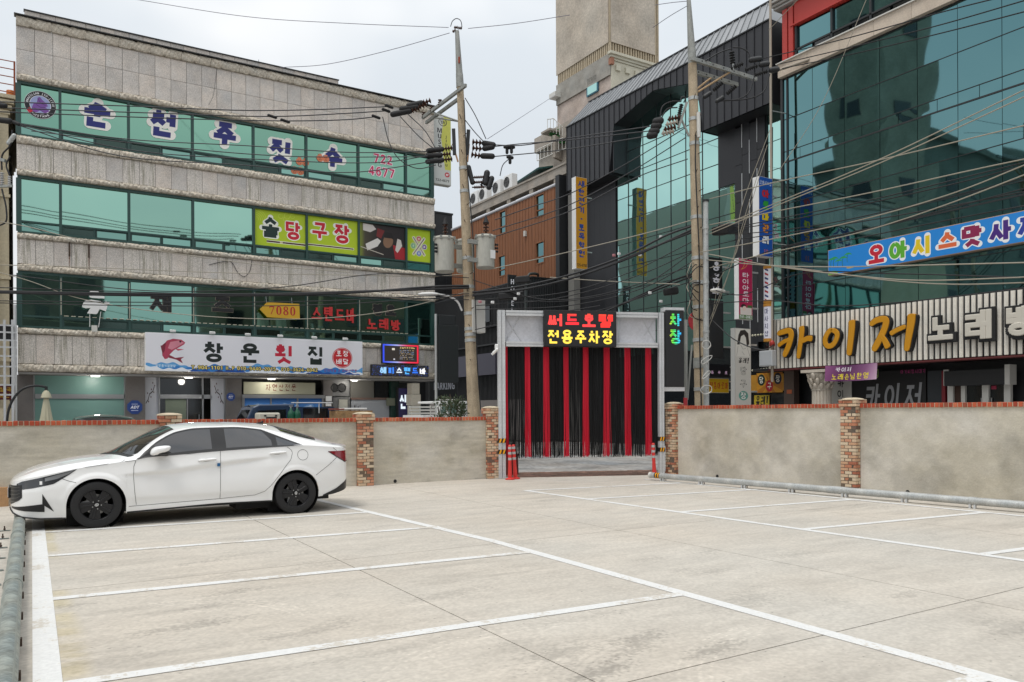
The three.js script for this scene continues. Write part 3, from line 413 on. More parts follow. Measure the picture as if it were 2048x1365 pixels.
// flexible posts at the gate
M.orange = std([0.62, 0.035, 0.03], 0.42); M.reflective = std([0.42, 0.42, 0.42], 0.5);
function flexPost(pt, tilt, label) {
  const o = thing('delineator_post', label, 'delineator post', [pt.x, 0.0, pt.z], 0, 'red delineator posts at the gate');
  mesh('base', lathe([[0, 0], [0.11, 0], [0.105, 0.025], [0.06, 0.04], [0.045, 0.05], [0, 0.05]], 20), M.orange, o);
  const b = new THREE.Group(); b.name = 'stem'; b.position.y = 0.045; b.rotation.z = tilt; o.add(b);
  mesh('tube', lathe([[0.043, 0], [0.05, 0.05], [0.04, 0.3], [0.038, 0.72], [0.033, 0.75], [0, 0.755]], 18), M.orange, b);
  for (const y of [0.43, 0.56, 0.68]) mesh('reflective_band', new THREE.CylinderGeometry(0.0405, 0.0415, 0.055, 18, 1, true), M.reflective, b, 0, y, 0);
}
flexPost(onGround(1020, 960), 0.0, 'upright red delineator post with silver bands, nearer the gate post of two');
flexPost(onGround(1031, 958.5), 0.07, 'tilted red delineator post with silver bands, next to the dark red barrel');
flexPost(onGround(1309, 954), 0.05, 'single red delineator post behind the hazard taped pipe end');
{ const p = onGround(1036, 951), o = thing('water_barrel', 'dark red plastic road barrel partly hidden behind the delineator posts', 'barrel', [p.x - 0.02, -0.07, p.z - 0.35]); mesh('drum', lathe([[0, 0], [0.2, 0], [0.22, 0.05], [0.215, 0.3], [0.2, 0.55], [0.17, 0.62], [0, 0.62]], 22), std([0.12, 0.012, 0.01], 0.6), o); mesh('lug', box(0.08, 0.05, 0.12), std([0.12, 0.012, 0.01], 0.6), o, 0.22, 0.55, 0); }
{ const p = onGround(4, 1012), o = thing('cardboard_box', 'small brown cardboard box on the ground against the rendered wall', 'box', [p.x - 0.02, 0, p.z + 0.06], 0.1); const m = std([1, 1, 1], 0.85, { map: grainTex([176, 138, 100], 251, { metres: 0.5, coarse: 0.06, fine: 0.08 }) }); mesh('carton', box(0.4, 0.19, 0.26), m, o, -0.1, 0.095, 0); mesh('upper_carton', box(0.39, 0.13, 0.25), m, o, -0.1, 0.257, 0); }
// ---------------------------------------------------------------- the granite office block across the street
const FL = Frame(0, 31, 0);
const cut = (W, H, paint, rough = 0.45) => std([1, 1, 1], rough, { map: canvasTex(W, H, paint), alphaTest: 0.5, side: THREE.DoubleSide });
const tinted = (r, g, b, rough) => [1, 0.9, 1.08].map((k) => new THREE.MeshStandardMaterial({ color: lin(r * k, g * k, b * k), metalness: 1, roughness: rough }));
M.mirror4 = tinted(0.2, 0.39, 0.305, 0.06);
M.mirror3 = tinted(0.32, 0.55, 0.45, 0.03);
M.mirror2 = tinted(0.23, 0.42, 0.36, 0.03);
M.duskGlass = new THREE.MeshStandardMaterial({ color: lin(0.055, 0.085, 0.075), metalness: 0.9, roughness: 0.08 });
M.frosted = std([0.16, 0.30, 0.27], 0.4);
M.pilaster = std([1, 1, 1], 0.5, { map: grainTex([104, 100, 98], 401, { metres: 1, coarse: 0.08, fine: 0.25, f0: 140 }) });
const office = inFrame(FL, 'granite_office_block', 'four storey granite block with bands of green mirrored windows', 'building');
{
  const X0 = -0.36, X1 = 15.12, o = office, r = rng(411);
  const ledges = [[14.56, 14.9], [12.75, 12.97], [10.62, 10.9], [9.57, 9.77], [7.44, 7.64], [6.37, 6.6], [4.24, 4.46], [2.97, 3.25]];
  mesh('core', box(X1 - X0 - 0.1, 11.6, 11), std([0.46, 0.46, 0.42], 0.9), o, (X0 + X1) / 2, 2.97 + 5.8, -5.66);
  mesh('back_room_wall', box(X1 - X0 - 0.1, 3, 8), std([0.06, 0.06, 0.06], 0.9), o, (X0 + X1) / 2, 1.45, -6.2);
  mesh('soffit', box(X1 - X0 - 0.02, 0.06, 2.1), std([0.3, 0.29, 0.28], 0.8), o, (X0 + X1) / 2, 2.935, -1.02);
  // rough-hewn ledge stones, each about a metre long
  const hewn = (h, k) => { const w = 1.052, d = 0.2, g = new THREE.BoxGeometry(w, h, d, 26, 7, 4), p = g.attributes.position, q = rng(420 + k), ph = Array.from({ length: 6 }, () => q() * 9);
    for (let i = 0; i < p.count; i++) { const x = p.getX(i), y = p.getY(i), z = p.getZ(i); if (z < -d / 2 + 0.01) continue; const e = Math.sin(x * 9 + ph[0] + y * 14) * 0.4 + Math.sin(x * 23 + y * 31 + ph[1]) * 0.35 + Math.sin(x * 47 - y * 19 + ph[2]) * 0.3 + Math.sin(x * 81 + y * 63 + ph[3]) * 0.22, edge = Math.sqrt(Math.max(0, 1 - Math.abs(y) / (h / 2))); p.setZ(i, z + (z > d / 2 - 0.01 ? (-0.07 + 0.06 * edge + 0.05 * e * (0.4 + 0.6 * edge)) : 0)); if (Math.abs(Math.abs(y) - h / 2) < 0.01 && z > -d / 4) p.setY(i, y - Math.sign(y) * Math.abs(e) * 0.024); }
    g.computeVertexNormals(); return metreUV(g, k * 0.7, k * 0.3); };
  const cache = {};
  for (const [a, b] of ledges) { const n = 15, w = (X1 - X0) / n; for (let i = 0; i < n; i++) { const k = r() * 4 | 0, key = (b - a).toFixed(2) + k; cache[key] ??= hewn(b - a, k); const m = mesh('ledge_stone', cache[key], M.roughStone, o, X0 + (i + 0.5) * w, (a + b) / 2, 0.02 + r() * 0.014); m.scale.x = w / 1.06; if (r() < 0.5) m.rotation.z = 0; } }
  // polished granite panels
  const rows = [[13.79, 14.56, 0], [12.97, 13.79, 0], [9.77, 10.62, 1], [6.6, 7.44, 1], [3.25, 4.24, 1]], n = 29, w = (X1 - X0) / n, g = rows.map(([a, b]) => [0, 1, 2, 3].map((k) => box(w - 0.012, b - a - 0.012, 0.04, k * 0.77, k * 0.4)));
  rows.forEach(([a, b, st], j) => { for (let i = 0; i < n; i++) mesh('granite_panel', g[j][r() * 4 | 0], st && r() < 0.55 ? M.graniteStreak : M.granite[r() * 3 | 0], o, X0 + (i + 0.5) * w, (a + b) / 2, 0.0 + r() * 0.003); mesh('joint_backing', box(X1 - X0 - 0.02, b - a, 0.02), M.joint, o, (X0 + X1) / 2, (a + b) / 2, -0.03); });
  // roof parapet
  const pe = FL.at(676, 165, -0.5).x; for (let i = 0; i < 24; i++) mesh('parapet_panel', box((pe + 0.12) / 24 - 0.01, 0.5, 0.08, i % 4), M.granite[i % 3], o, -0.12 + (i + 0.5) * (pe + 0.12) / 24, 15.09, -0.5);
  mesh('parapet_coping', box(pe + 0.16, 0.035, 0.2), M.darkFrame, o, pe / 2 - 0.06, 15.36, -0.52); mesh('parapet_backing', box(pe + 0.1, 0.5, 0.02), M.joint, o, pe / 2 - 0.06, 15.09, -0.56);
  mesh('roof_coping', box(X1 - X0 + 0.1, 0.03, 0.3), M.darkFrame, o, (X0 + X1) / 2, 14.912, 0.02);
  // window bands
  const floors = [[10.9, 12.75, M.mirror4], [7.64, 9.57, M.mirror3], [4.46, 6.37, M.mirror2]], mul = [-0.3, 0.915, 3.04, 5.19, 7.4, 9.47, 11.66, 13.8, 15.04];
  floors.forEach(([a, b, gm], fl) => {
    const t = a + 0.4, zp = -0.1, win = new THREE.Group(); win.name = 'window_band'; o.add(win);
    mesh('frame_head', box(X1 - X0 - 0.04, 0.09, 0.12), M.greenFrame, win, (X0 + X1) / 2, b - 0.045, -0.06); mesh('frame_sill', box(X1 - X0 - 0.04, 0.07, 0.12), M.greenFrame, win, (X0 + X1) / 2, a + 0.035, -0.06);
    mesh('frame_backing', box(X1 - X0 - 0.06, b - a, 0.02), M.greenFrame, win, (X0 + X1) / 2, (a + b) / 2, -0.16);
    mul.forEach((x, i) => { mesh('mullion', box(i === 0 || i === 8 ? 0.16 : 0.085, b - a - 0.16, 0.12), M.greenFrame, win, x, (a + b) / 2 - 0.01, -0.061); });
    for (let i = 0; i < 8; i++) {
      const x0 = mul[i] + (i ? 0.043 : 0.08), x1 = mul[i + 1] - (i < 7 ? 0.043 : 0.08), wd = x1 - x0, sign = fl === 1 && i >= 4;
      mesh('transom', box(wd, 0.055, 0.1), M.greenFrame, win, (x0 + x1) / 2, t, -0.06);
      if (!sign) { const p = mesh('pane', bowed[r() * 4 | 0], gm[r() * 3 | 0], win, (x0 + x1) / 2, (b - 0.09 + t + 0.0275) / 2, zp); p.scale.set(wd, b - 0.09 - t - 0.0275, 1); p.rotation.set((r() - 0.5) * 0.006, (r() - 0.5) * 0.008, 0); }
      const lo = a + 0.07, hi = t - 0.0275;
      if (wd < 1.4) mesh('pane', box(wd, hi - lo, 0.012), M.mirror2[1], win, (x0 + x1) / 2, (lo + hi) / 2, zp);
      else { const k = (i + fl) % 2, h2 = wd / 2; [0, 1].forEach((s) => { const dark = s === k && r() < 0.85, cxx = x0 + h2 * (s + 0.5); mesh('sash', merge([moved(box(h2 - 0.01, 0.04, 0.05), 0, (hi - lo) / 2 - 0.02, 0), moved(box(h2 - 0.01, 0.04, 0.05), 0, -(hi - lo) / 2 + 0.02, 0), moved(box(0.045, hi - lo - 0.081, 0.05), -h2 / 2 + 0.028, 0, 0), moved(box(0.045, hi - lo - 0.081, 0.05), h2 / 2 - 0.028, 0, 0)]), M.greenFrame, win, cxx, (lo + hi) / 2, -0.055 - 0.03 * s); mesh('pane', box(h2 - 0.09, hi - lo - 0.07, 0.01), dark ? M.duskGlass : M.mirror2[r() * 3 | 0], win, cxx, (lo + hi) / 2, zp + 0.012); }); }
    }
  });
  // rusty bracket left from an old sign, with its rust runs
  const f0 = FL.at(138, 482), f1 = FL.at(177, 488), bl = FL.at(138, 513); mesh('old_bracket', merge([bar([f0.x, f0.y, 0.06], [f1.x, f0.y, 0.06], 0.05, 0.05), bar([f0.x, f0.y, 0.06], [f0.x, bl.y, 0.04], 0.05, 0.05), bar([f1.x, f0.y, 0.06], [f1.x, bl.y, 0.04], 0.05, 0.05)]), M.bolt, o);
  const runs = cut(64, 256, (c, W, H) => { const q = rng(5); for (let y = 0; y < H; y++) for (let x = 8; x < 56; x++) if (q() < 0.85 * (1 - Math.abs(x - 32) / 26) * (1 - y / H * 0.5)) { c.fillStyle = q() < 0.5 ? '#8a5330' : '#a06a44'; c.fillRect(x, y, 1, 1); } }, 0.9); for (const q of [f0, f1]) mesh('rust_run', sheet(0.07, 0.5), runs, o, q.x, bl.y - 0.22, 0.0265);
  mesh('downpipe', rod([-0.42, 0, 0.12], [-0.42, 5.2, 0.12], 0.05, 0.05, 12), M.galvPaint, o);
  mesh('antenna', rod([FL.at(517, 115, -1).x, 15.1, -1], [FL.at(517, 115, -1).x, 15.7, -1], 0.015), M.steel, o);
  const hang = (pts, rr = 0.012) => mesh('loose_cable', tube(pts.map(([X, Y]) => { const q = FL.at(X, Y, 0.06); return [q.x, q.y, 0.06]; }), rr, 24, 5), M.cable, o); hang([[418, 530], [450, 523], [462, 524], [475, 545], [487, 554], [498, 545], [503, 525], [504, 512]]); hang([[434, 130], [430, 165], [425, 195], [417, 210]], 0.006);
}
// ---------------------------------------------------------------- lettering on its windows
const HANGULOFF = 0.0004;
{
  const zg = -0.076, o = inFrame(FL, 'window_lettering', 'large navy Korean letters with white outlines on the top floor windows', 'sign'), tex = (ch) => cut(256, 256, (c) => write(c, ch, 30, 30, 196, 196, { color: '#1d2373', weight: 0.2, outline: '#f2f0e8', outlineW: 0.075, slant: 0.06 }));
  [['순', 192, 228], ['천', 324, 248], ['주', 448, 268], ['짓', 560, 303], ['수', 664, 314]].forEach(([ch, X, Y]) => { const p = FL.at(X, Y, zg); mesh('letter', sheet(1.32, 1.32), tex(ch), o, p.x, p.y, zg); });
  const q = FL.at(80, 210, zg), e = inFrame(FL, 'club_emblem', 'round black emblem with a purple horse on the top floor window', 'emblem', null, q.x, q.y, zg);
  mesh('emblem_disc', new THREE.CircleGeometry(0.47, 40), printed(512, 512, (c, W) => {
    fill(c, '#f2f0f2', 0, 0, W, W); const C = (r, col) => { c.beginPath(); c.arc(256, 256, r, 0, 7); c.fillStyle = col; c.fill(); }; C(250, '#17161c'); C(172, '#f0eef2'); C(164, '#9fa9d6');
    c.fillStyle = '#7d4fa0'; c.beginPath(); [[120, 330], [150, 250], [200, 230], [215, 130], [250, 110], [290, 160], [350, 210], [380, 260], [340, 280], [400, 350], [330, 400], [250, 360], [190, 410], [130, 390]].forEach(([x, y], i) => i ? c.lineTo(x, y) : c.moveTo(x, y)); c.fill(); c.strokeStyle = '#4b2b66'; c.lineWidth = 9; for (const l of [[[215, 140], [260, 220], [340, 250]], [[190, 260], [260, 300], [330, 290]], [[150, 330], [230, 340], [300, 380]]]) { c.beginPath(); l.forEach(([x, y], i) => i ? c.lineTo(x, y) : c.moveTo(x, y)); c.stroke(); }
    c.fillStyle = '#c8253c'; c.save(); c.translate(256, 256); c.rotate(2.5); c.fillRect(176, -40, 70, 80); c.restore();
    c.fillStyle = '#f4f2f4'; c.font = 'bold 52px sans-serif'; c.textAlign = 'center'; c.textBaseline = 'middle'; const round = (s, a0, a1, flip) => [...s].forEach((ch, i) => { const a = a0 + (a1 - a0) * i / (s.length - 1); c.save(); c.translate(256 + 210 * Math.cos(a), 256 + 210 * Math.sin(a)); c.rotate(a + (flip ? -Math.PI / 2 : Math.PI / 2)); c.fillText(ch, 0, 0); c.restore(); });
    round('BRAZILIAN', -3.0, -1.75); round('JIU-JITSU', -1.4, -0.1); round('MUSTANG', 2.15, 0.95, true);
  }), e);
  const n = FL.rect(735, 795, 300, 356, zg); const s = inFrame(FL, 'window_number', 'pink and white phone number 722 4677 on the top floor window', 'sign', null, n.cx, n.cy, zg); mesh('number', sheet(n.w * 1.05, n.h * 1.04), cut(512, 512, (c, W) => { write(c, '722', 110, 40, 300, 170, { color: '#d0205c', outline: '#f4eef0', outlineW: 0.07 }); write(c, '4677', 30, 270, 420, 170, { color: '#d0205c', outline: '#f4eef0', outlineW: 0.07 }); }), s, 0, 0, 0);
  const coin = cut(256, 160, (c) => { for (const x of [70, 180]) { c.beginPath(); c.arc(x, 85, 66, 0, 7); c.fillStyle = '#d9805a'; c.fill(); c.fillRect(x - 30, 4, 60, 30); c.fillStyle = '#8a3d28'; for (const [a, b] of [[-18, -24], [18, -24], [0, 0], [-16, 26], [16, 26]]) c.fillRect(x + a - 9, 85 + b - 8, 18, 15); } });
  [[605, 324], [595, 342], [646, 317]].forEach(([X, Y], i) => { const p = FL.at(X, Y, zg), t = inFrame(FL, 'round_sticker', ['pair of orange round stickers under the fourth navy letter, upper one', 'pair of orange round stickers under the fourth navy letter, lower one', 'pair of orange round stickers overlapping the last navy letter'][i], 'sticker', 'orange stickers on the top floor window', p.x, p.y, zg + 0.004); mesh('sticker', sheet(0.56, 0.34), coin, t); });
}
{ // pool hall panels set into the third floor windows
  const zp = -0.085, o = inFrame(FL, 'pool_hall_sign', 'lime green pool hall lettering panels in the third floor windows', 'sign'), y0 = 8.07, y1 = 9.48, h = y1 - y0;
  const lime = (c, W, H, k) => { const g = c.createLinearGradient(0, 0, W, H); g.addColorStop(0, '#b4cf1e'); g.addColorStop(1, '#bcd12a'); c.fillStyle = g; c.fillRect(0, 0, W, H); c.strokeStyle = 'rgba(226,236,120,.6)'; c.lineWidth = 9; if (k) for (let i = 0; i < 5; i++) { c.beginPath(); c.arc(20, 210, 60 + i * 38, -1.5, 0.1); c.stroke(); } if (k) for (const [x, y, q] of [[520, 90, 46], [650, 70, 56], [760, 60, 44], [600, 140, 30]]) { c.beginPath(); c.arc(x, y, q, 0, 5); c.stroke(); } };
  const xs = [7.443, 9.427, 9.513, 11.617];
  mesh('panel', sheet(xs[1] - xs[0], h), printed(1024, 720, (c, W, H) => { lime(c, W, H, 1); write(c, '솔', 110, 90, 410, 470, { color: '#15302c', weight: 0.17, outline: '#f4f4ea', outlineW: 0.05 }); write(c, '당', 600, 150, 350, 400, { color: '#cf1c33', weight: 0.17, outline: '#f4f4ea', outlineW: 0.055 }); fill(c, '#f4f4ea', 235, 592, 800, 52); fill(c, '#4c2418', 235, 602, 800, 32); fill(c, '#d8c8a0', 500, 602, 60, 32); }), o, (xs[0] + xs[1]) / 2, (y0 + y1) / 2, zp);
  mesh('panel', sheet(xs[3] - xs[2], h), printed(1024, 700, (c, W, H) => { lime(c, W, H, 0); write(c, '구', 70, 90, 350, 370, { color: '#cf1c33', weight: 0.17, outline: '#f4f4ea', outlineW: 0.055 }); write(c, '장', 520, 80, 370, 420, { color: '#cf1c33', weight: 0.17, outline: '#f4f4ea', outlineW: 0.055 }); fill(c, '#f4f4ea', 0, 556, 950, 42); fill(c, '#4c2418', 0, 565, 940, 24); }), o, (xs[2] + xs[3]) / 2, (y0 + y1) / 2, zp);
  const p = inFrame(FL, 'window_poster', 'dark poster of a player bending over a cue in the third floor window', 'poster', null, 12.73, (y0 + y1) / 2, zp);
  mesh('poster_print', sheet(2.05, h), printed(768, 528, (c, W, H) => { const g = c.createLinearGradient(0, 0, W, 0); g.addColorStop(0, '#9fb13a'); g.addColorStop(0.12, '#4b4536'); g.addColorStop(0.4, '#2b2422'); g.addColorStop(1, '#231d1f'); c.fillStyle = g; c.fillRect(0, 0, W, H); const poly = (col, pts) => { c.fillStyle = col; c.beginPath(); pts.forEach(([x, y], i) => i ? c.lineTo(x, y) : c.moveTo(x, y)); c.fill(); }; poly('#a9222c', [[560, 300], [768, 330], [768, 528], [600, 528]]); poly('#7e2a2a', [[300, 60], [420, 90], [360, 220], [280, 190]]); poly('#ddd6cf', [[60, 10], [220, 20], [280, 80], [180, 140], [60, 120]]); poly('#e3ded8', [[100, 330], [300, 220], [360, 260], [300, 350], [130, 430]]); poly('#d8d0c8', [[640, 190], [700, 210], [720, 300], [640, 420], [600, 380]]); c.fillStyle = '#8d6a52'; c.beginPath(); c.ellipse(480, 250, 82, 110, 0.3, 0, 7); c.fill(); poly('#1b1515', [[400, 190], [430, 110], [540, 110], [580, 220], [540, 200], [430, 200]]); c.strokeStyle = '#cfc6b8'; c.lineWidth = 12; c.beginPath(); c.moveTo(20, 380); c.lineTo(400, 470); c.stroke(); }), p);
  const e = inFrame(FL, 'cue_emblem', 'lime panel with crossed cues and four balls in the end window', 'emblem', null, 14.4, (y0 + y1) / 2, zp);
  mesh('panel', sheet(1.1, h), printed(400, 512, (c, W, H) => { lime(c, W, H, 0); c.translate(205, 265); for (const a of [0.95, -0.95]) { c.save(); c.rotate(a); fill(c, '#f6f3ea', -175, -22, 350, 44); fill(c, '#5a3020', -165, -8, 330, 16); c.restore(); } for (const [x, y, col] of [[0, -118, '#c82030'], [-95, 0, '#1a9c5a'], [95, 0, '#55309a'], [0, 112, '#2a66c8']]) { c.beginPath(); c.arc(x, y, 46, 0, 7); c.fillStyle = '#f2efe6'; c.fill(); c.beginPath(); c.arc(x, y, 38, 0, 7); c.fillStyle = col; c.fill(); c.beginPath(); c.arc(x, y, 18, 0, 7); c.fillStyle = '#e8e4d8'; c.fill(); } }), e);
}
{ // second floor bar lettering
  const a = FL.rect(519, 598, 604, 634, 0.12), o = inFrame(FL, 'arrow_sign', 'yellow arrow shaped sign reading 7080 on the second floor window', 'sign', null, a.cx, a.cy, 0.1), s = new THREE.Shape([[-a.w / 2, 0], [-a.w / 2 + 0.28, a.h / 2], [a.w / 2, a.h / 2 + 0.02], [a.w / 2 + 0.02, -a.h / 2], [-a.w / 2 + 0.28, -a.h / 2]].map((q) => new THREE.Vector2(...q)));
  mesh('arrow_board', new THREE.ExtrudeGeometry(s, { depth: 0.04, bevelEnabled: false }), std([0.62, 0.36, 0.02], 0.5), o); mesh('number', sheet(a.w * 0.74, a.h * 0.8), cut(512, 192, (c) => write(c, '7080', 20, 20, 470, 150, { color: '#b3202a', family: 'serif' })), o, 0.1, 0, 0.043);
  mesh('hanger', merge([rod([-0.5, 0.2, 0], [-0.5, 0.55, -0.1], 0.008), rod([0.5, 0.2, 0], [0.5, 0.55, -0.1], 0.008)]), M.steel, o);
  const red = (txt, x0, x1, yt, yb, label) => { const q = FL.rect(x0, x1, yt, yb, 0), t = inFrame(FL, 'neon_lettering', label, 'sign', 'red bar lettering on the second floor', q.cx, q.cy, -0.05), n = [...txt].length; [...txt].forEach((ch, i) => mesh('letter', letterGeo(ch, q.w / n * 0.86, q.h * 0.92, 0.075, 0.03), std([0.55, 0.03, 0.03], 0.45), t, (i - (n - 1) / 2) * q.w / n, (i % 2) * 0.04, 0)); };
  red('스탠드바', 622, 713, 612, 645, 'red Korean neon letters beside the yellow arrow sign'); red('노래방', 732, 803, 636, 660, 'red Korean neon letters in the end bay of the second floor');
  const dk = (txt, x0, x1, yt, yb, label) => { const q = FL.rect(x0, x1, yt, yb, 0), t = inFrame(FL, 'dark_letter', label, 'sign', 'unlit letters on the second floor', q.cx, q.cy, -0.05); mesh('letter', letterGeo(txt, q.w, q.h, 0.13, 0.03), M.rubber, t); mesh('letter_edge', letterGeo(txt, q.w + 0.03, q.h + 0.03, 0.16, 0.02), std([0.3, 0.25, 0.2], 0.6), t, 0, 0, -0.026); };
  dk('재', 300, 345, 584, 622, 'large unlit black letter in the third bay of second floor windows'); dk('즈', 424, 466, 590, 630, 'large unlit black letter left of the yellow arrow sign'); dk('정', 746, 766, 607, 630, 'small unlit black letter above the red neon, first of two'); dk('호', 772, 792, 609, 632, 'small unlit black letter above the red neon, second of two');
  // white cut-out figure playing a horn
  const q = FL.at(190, 606, 0.1), t = inFrame(FL, 'figure_sign', 'white cut-out of a figure blowing a horn on the second floor', 'sign', null, q.x, q.y, 0.1), P = (l) => new THREE.Shape(l.map(([x, y]) => new THREE.Vector2((x - 760) / 4 * 0.0172, (1095 - y) / 4 * 0.0172)));
  const ex = (l) => new THREE.ExtrudeGeometry(P(l), { depth: 0.03, bevelEnabled: false });
  mesh('body', ex([[665, 1120], [685, 1085], [730, 1072], [800, 1080], [820, 1100], [835, 1075], [865, 1090], [850, 1110], [835, 1160], [790, 1145], [775, 1180], [765, 1188], [700, 1185], [725, 1140], [690, 1145], [668, 1138]]), M.white, t); mesh('head', ex([[715, 1040], [722, 1005], [740, 998], [760, 996], [785, 1004], [795, 1030], [828, 1040], [826, 1056], [790, 1058], [740, 1058], [720, 1054]]), M.white, t, 0, 0.0, 0.002);
  mesh('stand', merge([rod([-0.17, -0.38, 0], [-0.17, -0.85, -0.02], 0.012), rod([0.17, -0.3, 0], [0.1, -0.85, -0.02], 0.012)]), M.white, t); mesh('control_box', box(0.18, 0.22, 0.1), M.offWhite, t, -0.03, -0.9, -0.03);
  const rope = std([0.5, 0.47, 0.38], 0.6); const rl = thing('rope_light', 'pale dotted rope light outlining the second floor windows', 'light string', [0, 0, -31]); for (let i = 0; i < 60; i++) mesh('light_segment', rod([1 + i * 0.215, 4.915, 0.02], [1.14 + i * 0.215, 4.915, 0.02], 0.014, 0.014, 6), rope, rl); for (const x of [0.915, 3.04, 5.19, 7.4, 9.47, 11.66]) mesh('light_run', rod([x, 4.95, 0.02], [x, 6.2, 0.02], 0.014, 0.014, 6), rope, rl);
}
// ---------------------------------------------------------------- fish restaurant sign and screens
const wave = (c, W, y0, amp, seed, cols) => cols.forEach((col, k) => { const r = rng(seed + k), p = [r() * 6, r() * 6, r() * 6]; c.fillStyle = col; c.beginPath(); c.moveTo(0, 9999); for (let x = 0; x <= W; x += 4) c.lineTo(x, y0 + k * amp * 0.45 + amp * (0.5 * Math.sin(x / 170 + p[0]) + 0.3 * Math.sin(x / 61 + p[1]) + 0.18 * Math.sin(x / 17 + p[2]))); c.lineTo(W, 9999); c.fill(); });
{
  const z = 0.35, s = FL.rect(290, 725, 664.5, 742, z), o = inFrame(FL, 'fish_restaurant_sign', 'long white restaurant sign with a red fish and blue waves', 'sign', null, s.cx, s.cy, z);
  mesh('sign_box', rbox(s.w, s.h, 0.3, 0.015), M.white, o, 0, 0, -0.16);
  mesh('sign_face', sheet(s.w - 0.02, s.h - 0.02), printed(2048, 352, (c, W, H) => {
    fill(c, '#e9e8ee', 0, 0, W, H); wave(c, W, 296, 42, 71, ['#5da4dc', '#2f7fcb', '#f0f4fa', '#1b4fa0', '#16306e', '#e6eef8']);
    const F = (col, pts) => { c.fillStyle = col; c.beginPath(); pts.forEach(([x, y], i) => i ? c.lineTo(x, y) : c.moveTo(x, y)); c.fill(); }; const k = 2048 / 435 / 4, fx = (x) => (x - 1165) * k, fy = (y) => (y - 262) * k;
    F('#b4405a', [[1290, 360], [1315, 320], [1360, 303], [1420, 308], [1448, 330], [1440, 345], [1400, 372], [1365, 395], [1335, 430], [1320, 462], [1300, 468], [1282, 440], [1280, 395]].map(([x, y]) => [fx(x), fy(y)])); F('#d98a9a', [[1340, 330], [1400, 315], [1440, 332], [1395, 365], [1350, 392], [1322, 380]].map(([x, y]) => [fx(x), fy(y)])); F('#7d2438', [[1280, 360], [1310, 330], [1300, 400], [1284, 430], [1270, 362]].map(([x, y]) => [fx(x), fy(y)])); F('#8c2a3e', [[1330, 432], [1375, 455], [1440, 445], [1415, 465], [1430, 498], [1385, 470], [1325, 455]].map(([x, y]) => [fx(x), fy(y)])); F('#c8586c', [[1370, 380], [1440, 385], [1395, 398]].map(([x, y]) => [fx(x), fy(y)])); c.fillStyle = '#2a1218'; c.beginPath(); c.arc(fx(1412), fy(324), 9, 0, 7); c.fill();
    const L = (ch, x, w, col) => write(c, ch, x, 58, w, 206, { color: col, weight: 0.155 }); L('창', 480, 205, '#15201e'); L('운', 812, 205, '#15201e'); L('횟', 1136, 208, '#c8203c'); L('집', 1462, 190, '#15201e');
    c.beginPath(); c.arc(1832, 176, 106, 0, 7); c.fillStyle = '#c9242e'; c.fill(); c.lineWidth = 4; c.strokeStyle = '#f0e0e0'; c.beginPath(); c.arc(1832, 176, 98, 0, 7); c.stroke(); write(c, '포장', 1764, 98, 136, 66, { color: '#fff', weight: 0.13 }); write(c, '배달', 1764, 182, 136, 66, { color: '#fff', weight: 0.13 });
    write(c, 'T.904-1101 H.P 010-9440-2015, 010-3624-6042', 385, 292, 1190, 38, { color: '#f2dd7a', outline: '#1c1c30', outlineW: 0.12, gap: 0.02 }); write(c, '산지직송 / 자연산전문', 1640, 294, 350, 34, { color: '#a01c50', weight: 0.12 }); write(c, '일반음식점영업', 80, 290, 170, 26, { color: '#f4f6fa', weight: 0.12 });
  }), o, 0, 0, -0.0085);
  [345, 424, 495, 560, 628, 690].forEach((X) => { const q = FL.at(X, 664, z + 0.1), l = mesh('flood_lamp', merge([box(0.19, 0.07, 0.12), rod([0, 0, 0], [0, -0.02, -0.3], 0.012)]), M.white, o, q.x - s.cx, s.h / 2 + 0.07, 0.12); l.rotation.x = 0.3; });
}
